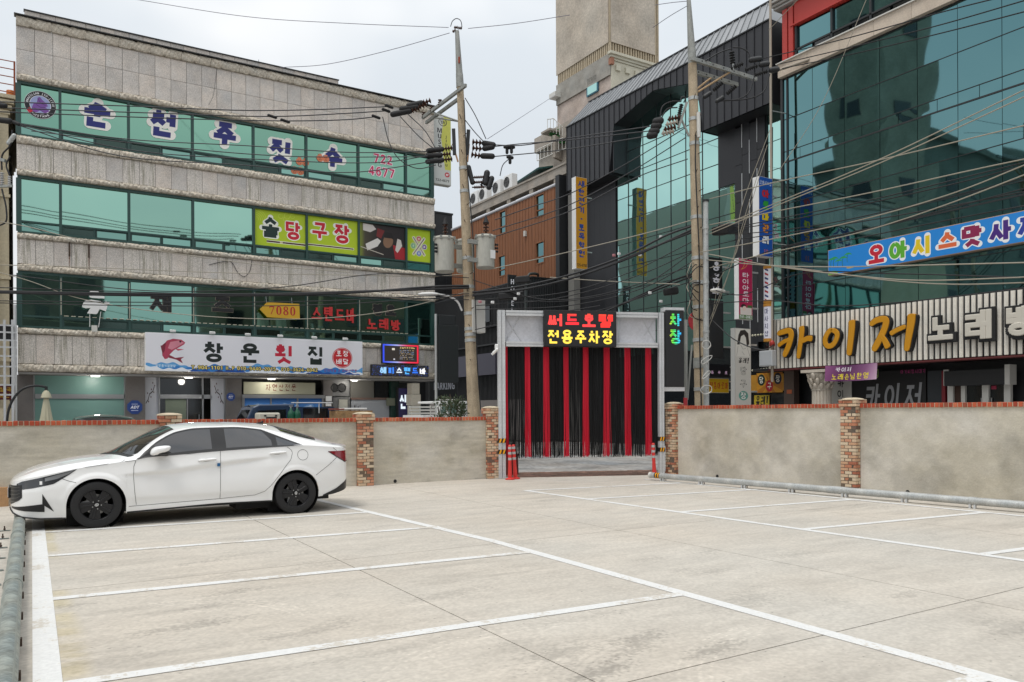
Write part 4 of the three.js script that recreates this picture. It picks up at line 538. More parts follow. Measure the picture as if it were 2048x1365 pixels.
{
  const a = FL.rect(763, 837, 687, 727, 0.22), o = inFrame(FL, 'video_screen', 'upright rectangular light screen with a blue and red border on the granite wall', 'screen', 'light screens on the granite block', a.cx, a.cy, 0.2);
  mesh('housing', rbox(a.w, a.h, 0.14, 0.02), M.rubber, o); mesh('screen', sheet(a.w - 0.06, a.h - 0.06), glowing(512, 300, (c, W, H) => { fill(c, '#2c2520', 0, 0, W, H); const g = c.createLinearGradient(0, 0, W, 0); g.addColorStop(0, '#3050ff'); g.addColorStop(0.4, '#b8c0ff'); g.addColorStop(0.7, '#ff4060'); g.addColorStop(1, '#ff2040'); c.strokeStyle = g; c.lineWidth = 26; c.strokeRect(10, 10, W - 20, H - 20); const r = rng(9); c.fillStyle = '#f0d890'; write(c, '오늘의추천메뉴', 240, 34, 220, 30, { color: '#ffe08a', weight: 0.14 }); for (let i = 0; i < 6; i++) for (let x = 240; x < 440; x += 9) if (r() < 0.7) { c.fillStyle = r() < 0.6 ? '#d0b890' : '#90a0c0'; c.fillRect(x, 86 + i * 28, 6, 12); } fill(c, '#e8e0d0', 130, 60, 40, 34); fill(c, '#d8d8e0', 150, 230, 22, 22); }, 0.8), o, 0, 0, 0.0715);
  const b = FL.rect(741, 856, 729, 752, 0.22), p = inFrame(FL, 'video_screen', 'long narrow light screen with blue and white lettering over the shop front', 'screen', 'light screens on the granite block', b.cx, b.cy, 0.22);
  mesh('housing', rbox(b.w, b.h, 0.14, 0.02), M.rubber, p); mesh('screen', sheet(b.w - 0.05, b.h - 0.05), glowing(768, 152, (c, W, H) => { fill(c, '#15151c', 0, 0, W, H); const r = rng(10); for (let i = 0; i < 500; i++) { c.fillStyle = ['#444', '#2a6cff', '#666'][r() * 3 | 0]; c.fillRect(r() * W, r() * H, 6, 5); } write(c, '해피스탠드바', 100, 18, 640, 116, { colors: ['#9fd4ff', '#3a8bff', '#e8f4ff', '#58b8ff', '#2f7cff', '#ffffff'], weight: 0.19 }); }, 0.95), p, 0, 0, 0.0715);
}
// ---------------------------------------------------------------- its shop fronts
const FS = Frame(0, 32, 0);
{
  const o = inFrame(FS, 'shop_front', 'shop fronts under the granite block with steel framed doors and windows', 'shop front'), top = 2.9;
  const R = (x0, x1, y0 = 0, y1 = top) => { const a = FS.at(x0, 800).x, b = FS.at(x1, 800).x; return { x: (a + b) / 2, w: b - a, y: (y0 + y1) / 2, h: y1 - y0 }; };
  const part = (name, x0, x1, y0, y1, d, mat, z = 0) => { const q = R(x0, x1, y0, y1); return mesh(name, box(q.w, q.h, d), mat, o, q.x, q.y, z); };
  const yOf = (Y, X = 400) => FS.at(X, Y).y;
  part('pilaster', 30, 66, 0, top, 0.3, M.pilaster, 0.1); part('pilaster', 250, 288, 0, top, 0.3, M.pilaster, 0.1); part('pilaster', 450, 480, 0, top, 0.3, M.pilaster, 0.1); part('pilaster', 644, 662, 0, top, 0.25, M.pilaster, 0.05); part('pilaster', 778, 794, 0, top, 0.3, std([0.01, 0.035, 0.025], 0.4), 0.1);
  part('frosted_window', 69, 248, 0.4, top, 0.03, M.frosted); part('rail', 68, 249, yOf(798, 150), yOf(789, 150), 0.1, M.steel, 0.03); part('jamb', 66, 69, 0, top, 0.12, M.steel, 0.02); part('jamb', 247, 250, 0, top, 0.12, M.steel, 0.02); part('apron', 69, 248, 0, 0.4, 0.08, M.pilaster);
  const branch = (flip) => printed(256, 768, (c, W, H) => { fill(c, '#b9bcc4', 0, 0, W, H); if (flip) { c.translate(W, 0); c.scale(-1, 1); } c.strokeStyle = '#2c1c20'; for (const y0 of [250, 480]) { const s = y0 < 300 ? -1 : 1; c.lineWidth = 13; c.beginPath(); c.moveTo(0, y0); c.lineTo(50, y0 + s * 40); c.lineTo(80, y0 + s * 100); c.lineTo(150, y0 + s * 130); c.lineTo(180, y0 + s * 180); c.stroke(); c.fillStyle = '#4a2028'; for (const [x, y] of [[60, 20], [110, 70], [120, 150], [170, 120], [190, 190], [40, 110], [150, 220]]) { c.beginPath(); c.arc(x, y0 + s * y, 10, 0, 7); c.fill(); } } });
  for (const [a, b, fl] of [[289, 317, 0], [421, 448, 1]]) { part('painted_panel', a, b, 0, top, 0.04, std([0.45, 0.46, 0.5], 0.5), -0.01); const q = R(a, b, 0.1, top - 0.1); mesh('branch_print', sheet(q.w - 0.06, q.h), branch(fl), o, q.x, q.y, 0.013); part('jamb', b - 1, b + 2, 0, top, 0.1, M.steel, 0.02); }
  part('door_header', 318, 420, yOf(798), yOf(790), 0.12, M.steel, 0.02); part('transom_glass', 319, 404, yOf(790), top, 0.02, M.darkGlass, -0.02); part('door_glass', 319, 404, 0, yOf(798), 0.02, M.darkGlass, -0.02); part('side_light', 406, 420, yOf(798), top, 0.02, M.darkGlass, -0.02); part('jamb', 316.5, 319, 0, top, 0.12, M.steel, 0.02); part('jamb', 403, 406, 0, top, 0.12, M.steel, 0.02); part('door_stile', 373, 375, 0, yOf(798), 0.05, M.steel, 0.0); part('door_handle', 396, 397.5, 0.8, 1.5, 0.05, M.steel, 0.06); part('inner_wall', 330, 372, 0.5, 2.2, 0.01, std([0.14, 0.17, 0.13], 0.8), -0.006);
  part('valance', 484, 626, yOf(789, 500), yOf(765, 500), 0.06, std([0.42, 0.41, 0.3], 0.6), 0.25); { const q = R(526, 590); mesh('valance_text', sheet(q.w, 0.36), cut(512, 110, (c) => write(c, '자연산전문', 10, 10, 490, 90, { color: '#6a2f20', weight: 0.11, gap: 0.2 })), o, q.x, yOf(776, 555), 0.284); }
  part('counter_frame', 480, 644, yOf(797, 500), yOf(790, 500), 0.3, M.steel, 0.2);
  const cloud = (seed) => printed(512, 384, (c, W, H) => { const g = c.createLinearGradient(0, 0, 0, H); g.addColorStop(0, '#3a78c4'); g.addColorStop(1, '#8fb8e4'); c.fillStyle = g; c.fillRect(0, 0, W, H); const r = rng(seed); for (let i = 0; i < 60; i++) { c.fillStyle = `rgba(240,244,250,${0.12 + r() * 0.3})`; c.beginPath(); const x = 60 + r() * 400; c.ellipse(x, 110 + r() * 60 - Math.sin((x - 60) / 400 * 3.1) * 50, 30 + r() * 40, 12 + r() * 18, 0, 0, 7); c.fill(); } });
  [[486, 537, 1], [540, 590, 2], [593, 640, 3]].forEach(([a, b, k]) => { const q = R(a, b, 0.1, yOf(797, 500)); mesh('sky_mural', sheet(q.w, q.h), cloud(k), o, q.x, q.y, 0.2); part('jamb', b, b + 3, 0, yOf(797, 500), 0.1, M.steel, 0.2); }); part('jamb', 481, 486, 0, yOf(797, 500), 0.1, M.steel, 0.2);
  part('vent_panel', 661, 697, yOf(793, 680), top, 0.05, std([0.14, 0.14, 0.14], 0.4), 0.1); for (const X of [668, 683]) { const q = FS.at(X, 776, 0.1); mesh('fan', merge([new THREE.TorusGeometry(0.15, 0.04, 8, 20), new THREE.CylinderGeometry(0.14, 0.14, 0.03, 18).rotateX(Math.PI / 2)]), M.rubber, o, q.x, q.y, 0.15); }
  part('vent_hood', 662, 696, 0.2, yOf(795, 680), 0.3, std([0.12, 0.12, 0.12], 0.5), 0.1); part('hood_door', 673, 690, 0.8, yOf(800, 680), 0.05, std([0.4, 0.39, 0.34], 0.5), 0.27);
  part('shutter', 700, 747, yOf(796, 720), top, 0.03, std([0.13, 0.125, 0.11], 0.6), 0.02); part('shutter', 749, 776, yOf(796, 720), top, 0.03, M.darkGlass, 0.02);
  { const q = R(701, 777, 0.1, yOf(800, 740)); mesh('tank_panel', sheet(q.w, q.h), printed(512, 300, (c, W, H) => { fill(c, '#9a9da2', 0, 0, W, H); const g = c.createLinearGradient(0, 130, 0, H); g.addColorStop(0, '#5d86b8'); g.addColorStop(1, '#7ea0c8'); c.fillStyle = g; c.fillRect(0, 130, W, H); write(c, '활어', 20, 30, 90, 80, { color: '#23201e', weight: 0.11, slant: 0.2 }); }), o, q.x, q.y, 0.06); }
  part('ledge_trim', 700, 780, yOf(800, 740), yOf(796, 740), 0.1, std([0.16, 0.1, 0.08], 0.5), 0.06); part('meter_box', 770, 785, yOf(812, 778), yOf(797, 778), 0.14, std([0.16, 0.17, 0.12], 0.5), 0.2); part('notice', 648, 660, yOf(803, 650), yOf(793, 650), 0.02, M.white, 0.2); part('notice', 648, 659, yOf(813, 650), yOf(805, 650), 0.02, M.white, 0.2);
  const em = new THREE.MeshStandardMaterial({ color: lin(0.8, 0.8, 0.78), emissive: lin(1, 0.97, 0.9), emissiveIntensity: 1 }); for (const X of [188, 372, 536, 700]) { const q = FL.at(X, 752, -0.7); mesh('down_light', new THREE.CylinderGeometry(0.16, 0.15, 0.05, 20), em, o, q.x, 2.885, 0.8); const lamp = new THREE.PointLight(lin(1, 0.95, 0.86), 1.6); lamp.position.set(q.x, 2.78, -31.2); lamp.castShadow = true; lamp.shadow.radius = 6; scene.add(lamp); }
  const ad = (X, Y, r, label) => { const q = FS.at(X, Y, 0.26), t = inFrame(FS, 'alarm_sign', label, 'sign', 'blue octagonal alarm signs', q.x, q.y, 0.26), g = new THREE.CylinderGeometry(r, r, 0.02, 8); g.rotateY(Math.PI / 8); g.rotateX(Math.PI / 2); mesh('plate', g, std([0.02, 0.06, 0.25], 0.4), t); mesh('print', sheet(r * 1.5, r * 1.5), cut(256, 256, (c) => { c.strokeStyle = '#dfe6f2'; c.lineWidth = 5; c.fillStyle = '#1c3c86'; c.fillRect(20, 20, 216, 216); c.font = 'bold italic 92px sans-serif'; c.fillStyle = '#fff'; c.textAlign = 'center'; c.fillText('ADT', 124, 160); fill(c, '#c8d2e8', 60, 50, 130, 12); fill(c, '#c8d2e8', 50, 196, 150, 14); }), t, 0, 0, 0.0125); };
  ad(269, 815, 0.27, 'large blue octagonal alarm sign on the pilaster next to the frosted window'); ad(461, 794, 0.17, 'small blue octagonal alarm sign on the pilaster beside the glass door');
  const k = FS.rect(796, 817, 775, 845, 0.5), l = inFrame(FS, 'upright_light_box', 'dark upright light box with a white and blue letter at the shop corner', 'sign', null, k.cx, 0, 0.5); mesh('housing', box(k.w, k.y1, 0.35), M.rubber, l, 0, k.y1 / 2, -0.19); mesh('screen', sheet(k.w - 0.06, k.y1 - 0.1), glowing(128, 512, (c, W, H) => { fill(c, '#151030', 0, 0, W, H); write(c, '신', 8, 40, 112, 150, { colors: ['#eaf6ff'], weight: 0.2 }); const g = c.createLinearGradient(0, 250, 0, H); g.addColorStop(0, '#28c8e8'); g.addColorStop(0.4, '#d0e8f8'); g.addColorStop(1, '#3aa0d0'); c.fillStyle = g; c.fillRect(0, 260, W, H); }, 0.9), l, 0, k.y1 / 2, -0.0135);
}
// ---------------------------------------------------------------- buildings along the right-hand street
const FR = Frame(24, 0, -Math.PI / 2);                                // local x = -v, z towards the street
M.seam = [std([0.030, 0.031, 0.036], 0.42, { metalness: 0.2 }), std([0.034, 0.035, 0.040], 0.45, { metalness: 0.2 })];
M.zinc = [std([0.30, 0.31, 0.32], 0.36, { metalness: 0.55 }), std([0.27, 0.28, 0.29], 0.4, { metalness: 0.55 })];
const poly = (pts, depth) => new THREE.ExtrudeGeometry(new THREE.Shape(pts.map((p) => new THREE.Vector2(...p))), { depth, bevelEnabled: false });
const quad = (a, b, c, d) => { const g = new THREE.BufferGeometry(), P = [a, b, c, d].map(V3); g.setAttribute('position', new THREE.Float32BufferAttribute(P.flatMap((p) => p.toArray()), 3)); g.setAttribute('uv', new THREE.Float32BufferAttribute([0, 0, 1, 0, 1, 1, 0, 1], 2)); g.setIndex([0, 1, 2, 0, 2, 3]); g.computeVertexNormals(); return g; };
const solidQuad = (a, b, c, d, t) => { // a sheet with thickness t behind it
  const n = V3(b).clone().sub(V3(a)).cross(V3(d).clone().sub(V3(a))).normalize().multiplyScalar(-t), B = [a, b, c, d].map((p) => V3(p).clone().add(n)); return merge([quad(a, b, c, d), quad(B[1], B[0], B[3], B[2]), quad(a, B[0], B[1], b), quad(b, B[1], B[2], c), quad(c, B[2], B[3], d), quad(d, B[3], B[0], a)]); };
{
  const o = inFrame(FR, 'black_clad_building', 'black standing seam building with a pentagonal glass front', 'building'), r = rng(501), E = 16.42, x0 = -33.4, x1 = -20.15, n = 34, w = (x1 - x0) / n;
  const low = (x) => { const v = -x; return v > 29.6 ? 13.05 : v > 26.7 ? lerp(15.3, 16.0, (29.6 - v) / 2.9) : v > 23.85 ? lerp(16.0, 15.35, (26.7 - v) / 2.85) : 13.23; };
  mesh('core', box(x1 - x0 - 0.1, 16.3, 12), std([0.02, 0.02, 0.022], 0.8), o, (x0 + x1) / 2, 8.15, -7.3);
  for (let i = 0; i < n; i++) {
    const a = x0 + i * w, b = a + w, la = low(a + 0.001), lb = low(b - 0.001);
    mesh('seam_panel', merge([poly([[a + 0.004, la], [b - 0.004, lb], [b - 0.004, E], [a + 0.004, E]], 0.04).translate(0, 0, -0.04), poly([[a - 0.006, la], [a + 0.012, la], [a + 0.012, E], [a - 0.006, E]], 0.035).translate(0, 0, -0.001)]), M.seam[r() * 2 | 0], o);
    if (la < 14 || i) mesh('soffit_panel', solidQuad([a, la, 0], [b, lb, 0], [b, lb, -1.2], [a, la, -1.2], -0.02), M.seam[0], o);
    const ta = Math.max(a, x0 + 0.7), tb = Math.min(b, x1 - 0.6), TA = lerp(x0 + 0.7, x1 - 0.6, i / n), TB = lerp(x0 + 0.7, x1 - 0.6, (i + 1) / n);
    mesh('roof_panel', merge([solidQuad([a, E, 0.0], [b, E, 0.0], [TB, 17.72, -1.0], [TA, 17.72, -1.0], 0.03), bar([a, E + 0.012, 0.012], [TA, 17.732, -0.99], 0.025, 0.04)]), M.zinc[r() * 2 | 0], o);
  }
  mesh('eave_trim', box(x1 - x0 + 0.06, 0.05, 0.1), M.carbon, o, (x0 + x1) / 2, E, 0.0); mesh('ridge_cap', box(x1 - x0 - 1.2, 0.06, 0.2), M.carbon, o, (x0 + x1) / 2, 17.74, -1.05);
  mesh('gable_panel', solidQuad([x1, E, 0], [x1, E, -10], [x1 - 0.6, 17.72, -9], [x1 - 0.6, 17.72, -1], 0.03), M.zinc[1], o); mesh('gable_panel', solidQuad([x0, E, -10], [x0, E, 0], [x0 + 0.7, 17.72, -1], [x0 + 0.7, 17.72, -9], 0.03), M.zinc[0], o); mesh('roof_deck', box(x1 - x0 - 1.3, 0.1, 8), M.carbon, o, (x0 + x1) / 2, 17.6, -5);
  for (const [x, y0, y1] of [[x0 + 0.02, 13.05, E], [-29.6 - 0.02, 13.05, 15.3], [-23.85 + 0.02, 13.23, 15.35], [x1 - 0.02, 13.23, E]]) mesh('reveal_panel', box(0.04, y1 - y0 - 0.06, 1.16), M.seam[0], o, x, (y0 + y1) / 2, -0.62);
  // curtain wall inside the pentagon
  const zg = -0.9, cols = [-30.37, -29.52, -28.45, -27.5, -26.55, -25.59, -24.58, -23.62, -22.68], rows = [4.2, 5.3, 6.4, 7.5, 8.6, 9.75, 10.9, 12.0, 13.1, 14.2, 16.1];
  const pane = (a, b, c, d, m = M.mirrorAqua) => { const p = mesh('pane', bowed[r() * 4 | 0], m, o, (a + b) / 2, (c + d) / 2, zg); p.scale.set(b - a - 0.03, d - c - 0.03, 1); p.rotation.set((r() - 0.5) * 0.006, (r() - 0.5) * 0.008, 0); };
  for (let i = 0; i < cols.length - 1; i++) for (let j = 0; j < rows.length - 1; j++) { if (i === 7 && rows[j] > 10.9 ) continue; pane(cols[i], cols[i + 1], rows[j], rows[j + 1]); }
  mesh('dark_panel', box(0.94, 2.6, 0.05), M.seam[1], o, -23.15, 12.25, zg + 0.04);
  cols.forEach((x) => mesh('mullion', box(0.03, 11.9, 0.05), M.darkFrame, o, x, 10.15, zg + 0.004)); rows.forEach((y) => mesh('glazing_bar', box(7.7, 0.03, 0.04), M.darkFrame, o, -26.52, y, zg + 0.002));
  // black pier with light slits, then a narrow glass strip
  for (let i = 0; i < 4; i++) { const a = -22.66 + i * 0.39; for (let j = 0; j < 6; j++) mesh('pier_panel', box(0.378, 1.52, 0.06), M.seam[(i + j) % 2], o, a + 0.195, 4.9 + j * 1.535 + (i % 2) * 0.35 - 0.2, zg + 0.09); if (i) for (let j = 0; j < 4; j++) mesh('light_slit', box(0.03, 1.35, 0.02), M.galvPaint, o, a, 4.6 + j * 2.4 + (i % 2) * 1.15, zg + 0.125); }
  for (let j = 0; j < 8; j++) pane(-21.08, -20.2, 4.2 + j * 1.13, 5.33 + j * 1.13); mesh('mullion', box(0.06, 9.2, 0.1), M.darkFrame, o, -21.1, 8.7, zg + 0.01);
  for (let i = 0; i < 7; i++) mesh('wall_panel', box(0.42, 13.2, 0.06), M.seam[i % 2], o, -33.18 + i * 0.425, 6.6, zg + 0.05); mesh('concrete_pillar', box(0.5, 13, 0.4), std([0.22, 0.215, 0.2], 0.9), o, -33.55, 6.5, -0.55); mesh('base_wall', box(13, 4.3, 0.1), M.darkGlass, o, -26.7, 2.1, zg - 0.1);
}
// ---------------------------------------------------------------- dark mirrored building with the red top floor
{
  const o = inFrame(FR, 'mirror_glass_building', 'dark blue green mirror glass building with a red framed top floor', 'building'), r = rng(511), cols = [-19.58, -19.37, -18.28, -16.985, -15.67, -14.38, -13.11, -11.84, -10.57, -9.3, -8], rows = [5.0, 6.1, 7.63, 8.02, 9.22, 10.78, 11.17, 12.37, 13.9];
  mesh('core', box(11.7, 13.6, 12), std([0.03, 0.035, 0.04], 0.8), o, -13.8, 10.0, -6.45); mesh('rear_base', box(11.7, 3.2, 9), std([0.03, 0.035, 0.04], 0.8), o, -13.8, 1.6, -7.9);
  for (let i = 0; i < cols.length - 1; i++) for (let j = 0; j < rows.length - 1; j++) { const half = rows[j + 1] - rows[j] < 0.5 && i > 0, parts = half ? 2 : 1, W = (cols[i + 1] - cols[i]) / parts; for (let k = 0; k < parts; k++) { const p = mesh('pane', bowed[r() * 4 | 0], M.mirrorBlue, o, cols[i] + W * (k + 0.5), (rows[j] + rows[j + 1]) / 2, 0); p.scale.set(W - 0.018, rows[j + 1] - rows[j] - 0.018, 1); p.rotation.set((r() - 0.5) * 0.01, (r() - 0.5) * 0.016, 0); } }
  mesh('glazing_backing', box(11.7, 9, 0.04), M.darkFrame, o, -13.8, 9.4, -0.06);
  rows.forEach((y, j) => mesh('glazing_bar', box(11.58, j % 3 === 2 ? 0.05 : 0.022, 0.05), M.darkFrame, o, -13.79, y, 0.0)); mesh('corner_post', box(0.1, 9, 0.12), M.darkFrame, o, -19.6, 9.4, 0.0); mesh('mullion', box(0.06, 9, 0.07), M.darkFrame, o, -19.37, 9.4, 0.01);
  const stone = std([1, 1, 1], 0.8, { map: grainTex([196, 182, 166], 521, { metres: 2, coarse: 0.08, fine: 0.08 }) });
  for (let i = 0; i < 9; i++) mesh('stone_band', box(1.29, 0.5, 0.3, i * 0.7), stone, o, -19.0 + i * 1.3, 14.18, 0.05); mesh('band_coping', box(11.8, 0.04, 0.4), M.offWhite, o, -13.8, 14.45, 0.06);
  const red = std([0.46, 0.04, 0.03], 0.45);
  for (const [x, wd] of [[-19.45, 0.22], [-19.18, 0.2]]) mesh('red_pilaster', box(wd, 2.0, 0.2), red, o, x, 15.45, -0.05); for (let i = 0; i < 6; i++) mesh('red_fascia_panel', box(1.83, 0.86, 0.14), red, o, -18.12 + i * 1.85, 16.1, -0.04); mesh('fascia_rib', box(11, 0.05, 0.2), red, o, -13.7, 15.72, -0.02);
  for (let i = 0; i < 7; i++) { const a = -19.0 + i * 1.5; const p = mesh('pane', box(1.4, 0.82, 0.02), M.mirrorBlue, o, a + 0.75, 15.2, -0.1); p.rotation.y = (r() - 0.5) * 0.01; mesh('mullion', box(0.08, 1.2, 0.12), M.darkFrame, o, a, 15.05, -0.06); mesh('opening_sash', merge([moved(box(0.62, 0.34, 0.04), 0.37, 14.62, -0.06)]), i % 3 ? M.darkGlass : M.mirrorBlue, o, a, 0, 0); mesh('opening_sash', merge([moved(box(0.62, 0.34, 0.04), 1.1, 14.62, -0.06)]), M.darkGlass, o, a, 0, 0); } mesh('glazing_bar', box(11, 0.06, 0.12), M.darkFrame, o, -13.7, 14.8, -0.06);
  for (const [y, z, h] of [[16.58, 0.12, 0.07], [16.68, 0.2, 0.07], [16.79, 0.3, 0.08]]) mesh('cornice', box(11.9 + z, h, 0.5), std([0.42, 0.41, 0.39], 0.7), o, -13.85, y, z - 0.2); mesh('corner_finial', lathe([[0, 0], [0.25, 0], [0.22, 0.12], [0.3, 0.2], [0.1, 0.35], [0, 0.5]], 14), M.offWhite, o, -19.5, 16.83, 0);
  // slim steel mast at its corner, with arms
  const q = thing('corner_mast', 'tall slim pale mast at the corner between black and mirrored buildings', 'mast', [0, 0, 0]), p = FR.at(1543, 400, 0.7).p; q.position.set(p.x, 0, p.z); mesh('mast', rod([0, 2.6, 0], [0, 19, 0], 0.05, 0.045, 12), std([0.36, 0.31, 0.25], 0.5), q);
  for (const y of [4.9, 7.7, 10.1, 12.6]) mesh('mast_arm', rod([0, y, 0], [0.75, y, 0.1], 0.018), M.galv, q); mesh('lamp_arm', tube([[0, 14.0, 0], [0.3, 14.06, 0.7], [0.5, 14.1, 1.3]], 0.05, 12, 8), std([0.36, 0.31, 0.25], 0.5), q);
  mesh('climbing_cable', tube([[0.07, 3, 0], [0.09, 6, 0.02], [0.06, 9, 0], [0.08, 12, 0.01]], 0.018, 30, 5), M.cable, q);
}
// ---------------------------------------------------------------- wood clad hotel and its neighbours further along
M.wood = std([1, 1, 1], 0.7, { map: (() => { const W = 512, H = 512, n = fbm(W, H, 531, 60, 3, 4), f = fbm(W, H, 532, 16, 8, 3); return pixelTex(W, H, (x, y, c, i) => { const k = 0.8 + n[i] * 0.34 + (f[i] - 0.5) * 0.1; c[0] = 140 * k; c[1] = 90 * k; c[2] = 58 * k; }, { rx: 1 / 1.6, ry: 1 / 3 }); })() });
{
  const o = inFrame(FR, 'wood_clad_building', 'hotel building clad in brown vertical timber boards above a black base', 'building'), x0 = -46.5, x1 = -34.35, y0 = 7.6, y1 = 13.6, n = 76, w = (x1 - x0) / n, r = rng(541);
  const wins = [[1072, 1090, 392, 438], [1072, 1090, 486, 531], [999.5, 1013, 424, 471], [997.5, 1012, 513, 556]].map((k) => FR.rect(...k));
  mesh('core', box(x1 - x0 - 0.06, y1, 9), std([0.05, 0.045, 0.04], 0.9), o, (x0 + x1) / 2, y1 / 2, -4.62);
  const boards = []; for (let i = 0; i < n; i++) { const a = x0 + i * w, c = a + w / 2, hit = wins.filter((k) => c > k.x0 && c < k.x1).sort((p, q) => p.y0 - q.y0); let y = y0; for (const k of hit) { if (k.y0 - y > 0.02) boards.push(moved(box(w * 0.86, k.y0 - y, 0.05, i * 0.37), c, (y + k.y0) / 2, i % 2 ? 0 : 0.012)); y = k.y1; } boards.push(moved(box(w * 0.86, y1 - y, 0.05, i * 0.37), c, (y + y1) / 2, i % 2 ? 0 : 0.012)); }
  const bd = mesh('timber_boards', merge(boards), M.wood, o); bd.userData.kind = 'stuff'; mesh('board_backing', box(x1 - x0 - 0.02, y1 - y0, 0.02), std([0.03, 0.02, 0.014], 0.9), o, (x0 + x1) / 2, (y0 + y1) / 2, -0.06);
  wins.forEach((k) => { const g = mesh('window', merge([moved(box(k.w, 0.07, 0.16), 0, k.h / 2 - 0.035, 0), moved(box(k.w, 0.07, 0.16), 0, -k.h / 2 + 0.035, 0), moved(box(0.07, k.h - 0.14, 0.16), -k.w / 2 + 0.035, 0, 0), moved(box(0.07, k.h - 0.14, 0.16), k.w / 2 - 0.035, 0, 0), moved(box(k.w - 0.14, 0.05, 0.1), 0, -k.h * 0.18, 0)]), M.wood, o, k.cx, k.cy, -0.03); mesh('pane', box(k.w - 0.12, k.h - 0.12, 0.02), M.mirrorBlue, g, 0, 0, -0.015); });
  mesh('roof_edge', rod([x0, y1 + 0.06, 0.02], [x1, y1 + 0.06, 0.02], 0.09, 0.09, 12), std([0.55, 0.55, 0.58], 0.4), o); mesh('corner_wall', box(0.35, y1 + 0.5, 1), M.carbon, o, x1 + 0.2, (y1 + 0.5) / 2, -0.4); mesh('wall_lamp', box(0.16, 0.3, 0.12), M.offWhite, o, FR.at(1053, 468).x, FR.at(1053, 468).y, 0.1);
  // the black ribbed base that stands proud of it
  const b = inFrame(FR, 'black_ribbed_annex', 'low black ribbed metal annex in front of the timber clad hotel', 'building', null, 0, 0, 1.65), L = 13.0, rib = []; mesh('core', box(L, 8.55, 4), M.carbon, b, -34.3 - L / 2, 4.275, -2.02); for (let i = 0; i < 86; i++) rib.push(moved(box(0.03, 7.0, 0.04), -34.38 - i * 0.15, 5.0, 0.0)); for (let i = 0; i < 24; i++) rib.push(moved(box(0.04, 7.0, 0.03), -34.28, 5.0, -0.1 - i * 0.15)); const ru = mesh('cladding_ribs', merge(rib), std([0.035, 0.036, 0.038], 0.5), b); ru.userData.kind = 'stuff';
  mesh('parapet_trim', box(L + 0.1, 0.06, 4.1), M.darkFrame, b, -34.3 - L / 2, 8.58, -2.02);
  const P = (X, Y) => FR.at(X, Y, 1.75); { const q = P(967, 630); mesh('annex_window', box(1.3, 0.9, 0.04), M.darkGlass, b, q.x, q.y, 0.05); } for (const [Xa, Ya, Xb, Yb] of [[945, 660, 995, 642], [910, 700, 995, 678]]) { const p = P(Xa, Ya), q = P(Xb, Yb); mesh('ledge', box(q.x - p.x, 0.08, 0.2), M.carbon, b, (p.x + q.x) / 2, p.y, 0.05); }
  mesh('pipe', tube([[-34.6, 0.5, 0.12], [-34.6, 8.4, 0.12], [-34.6, 8.75, 0.0], [-34.7, 8.85, -0.6], [-35.2, 8.85, -1]], 0.07, 40, 8), std([0.05, 0.06, 0.058], 0.5), b);
  mesh('plinth', box(12, 2.2, 0.1), std([0.22, 0.2, 0.19], 0.8), b, -40.5, 1.1, 0.02);
  const hs = FR.at(1024, 590, 2.9), hsg = thing('hotel_sign', 'narrow black upright sign with white letters on the ribbed annex', 'sign', [hs.p.x, 0, hs.p.z]); const top = FR.at(1024, 556, 2.9).y, bot = FR.at(1024, 628, 2.9).y; mesh('board', box(0.5, top - bot + 0.3, 0.08), M.carbon, hsg, 0, (top + bot) / 2, 0); mesh('letters', sheet(0.36, top - bot), cut(64, 320, (c) => ['H', 'O', 'T', 'E', 'L'].forEach((k, i) => { c.font = 'bold 62px sans-serif'; c.fillStyle = '#eceaf0'; c.textAlign = 'center'; c.fillText(k, 32, 58 + i * 64); })), hsg, 0, (top + bot) / 2, 0.045); mesh('bracket', bar([0.1, top, 0], [1.6, top - 0.2, -0.3], 0.06, 0.06), M.carbon, hsg);
  // black house closing the side street
  const k = thing('black_house', 'plain black building closing the lane behind the utility pole', 'building', [22.7, 0, -49.2]); mesh('walls', box(5.4, 15.4, 10), M.carbon, k, 0, 7.7, -5); mesh('coping', box(5.5, 0.12, 10.1), M.rubber, k, 0, 15.46, -5); for (let i = 0; i < 3; i++) mesh('panel_strip', box(0.05, 15.2, 0.04), M.seam[1], k, 0.6 + i * 0.8, 7.7, 0.02);
}
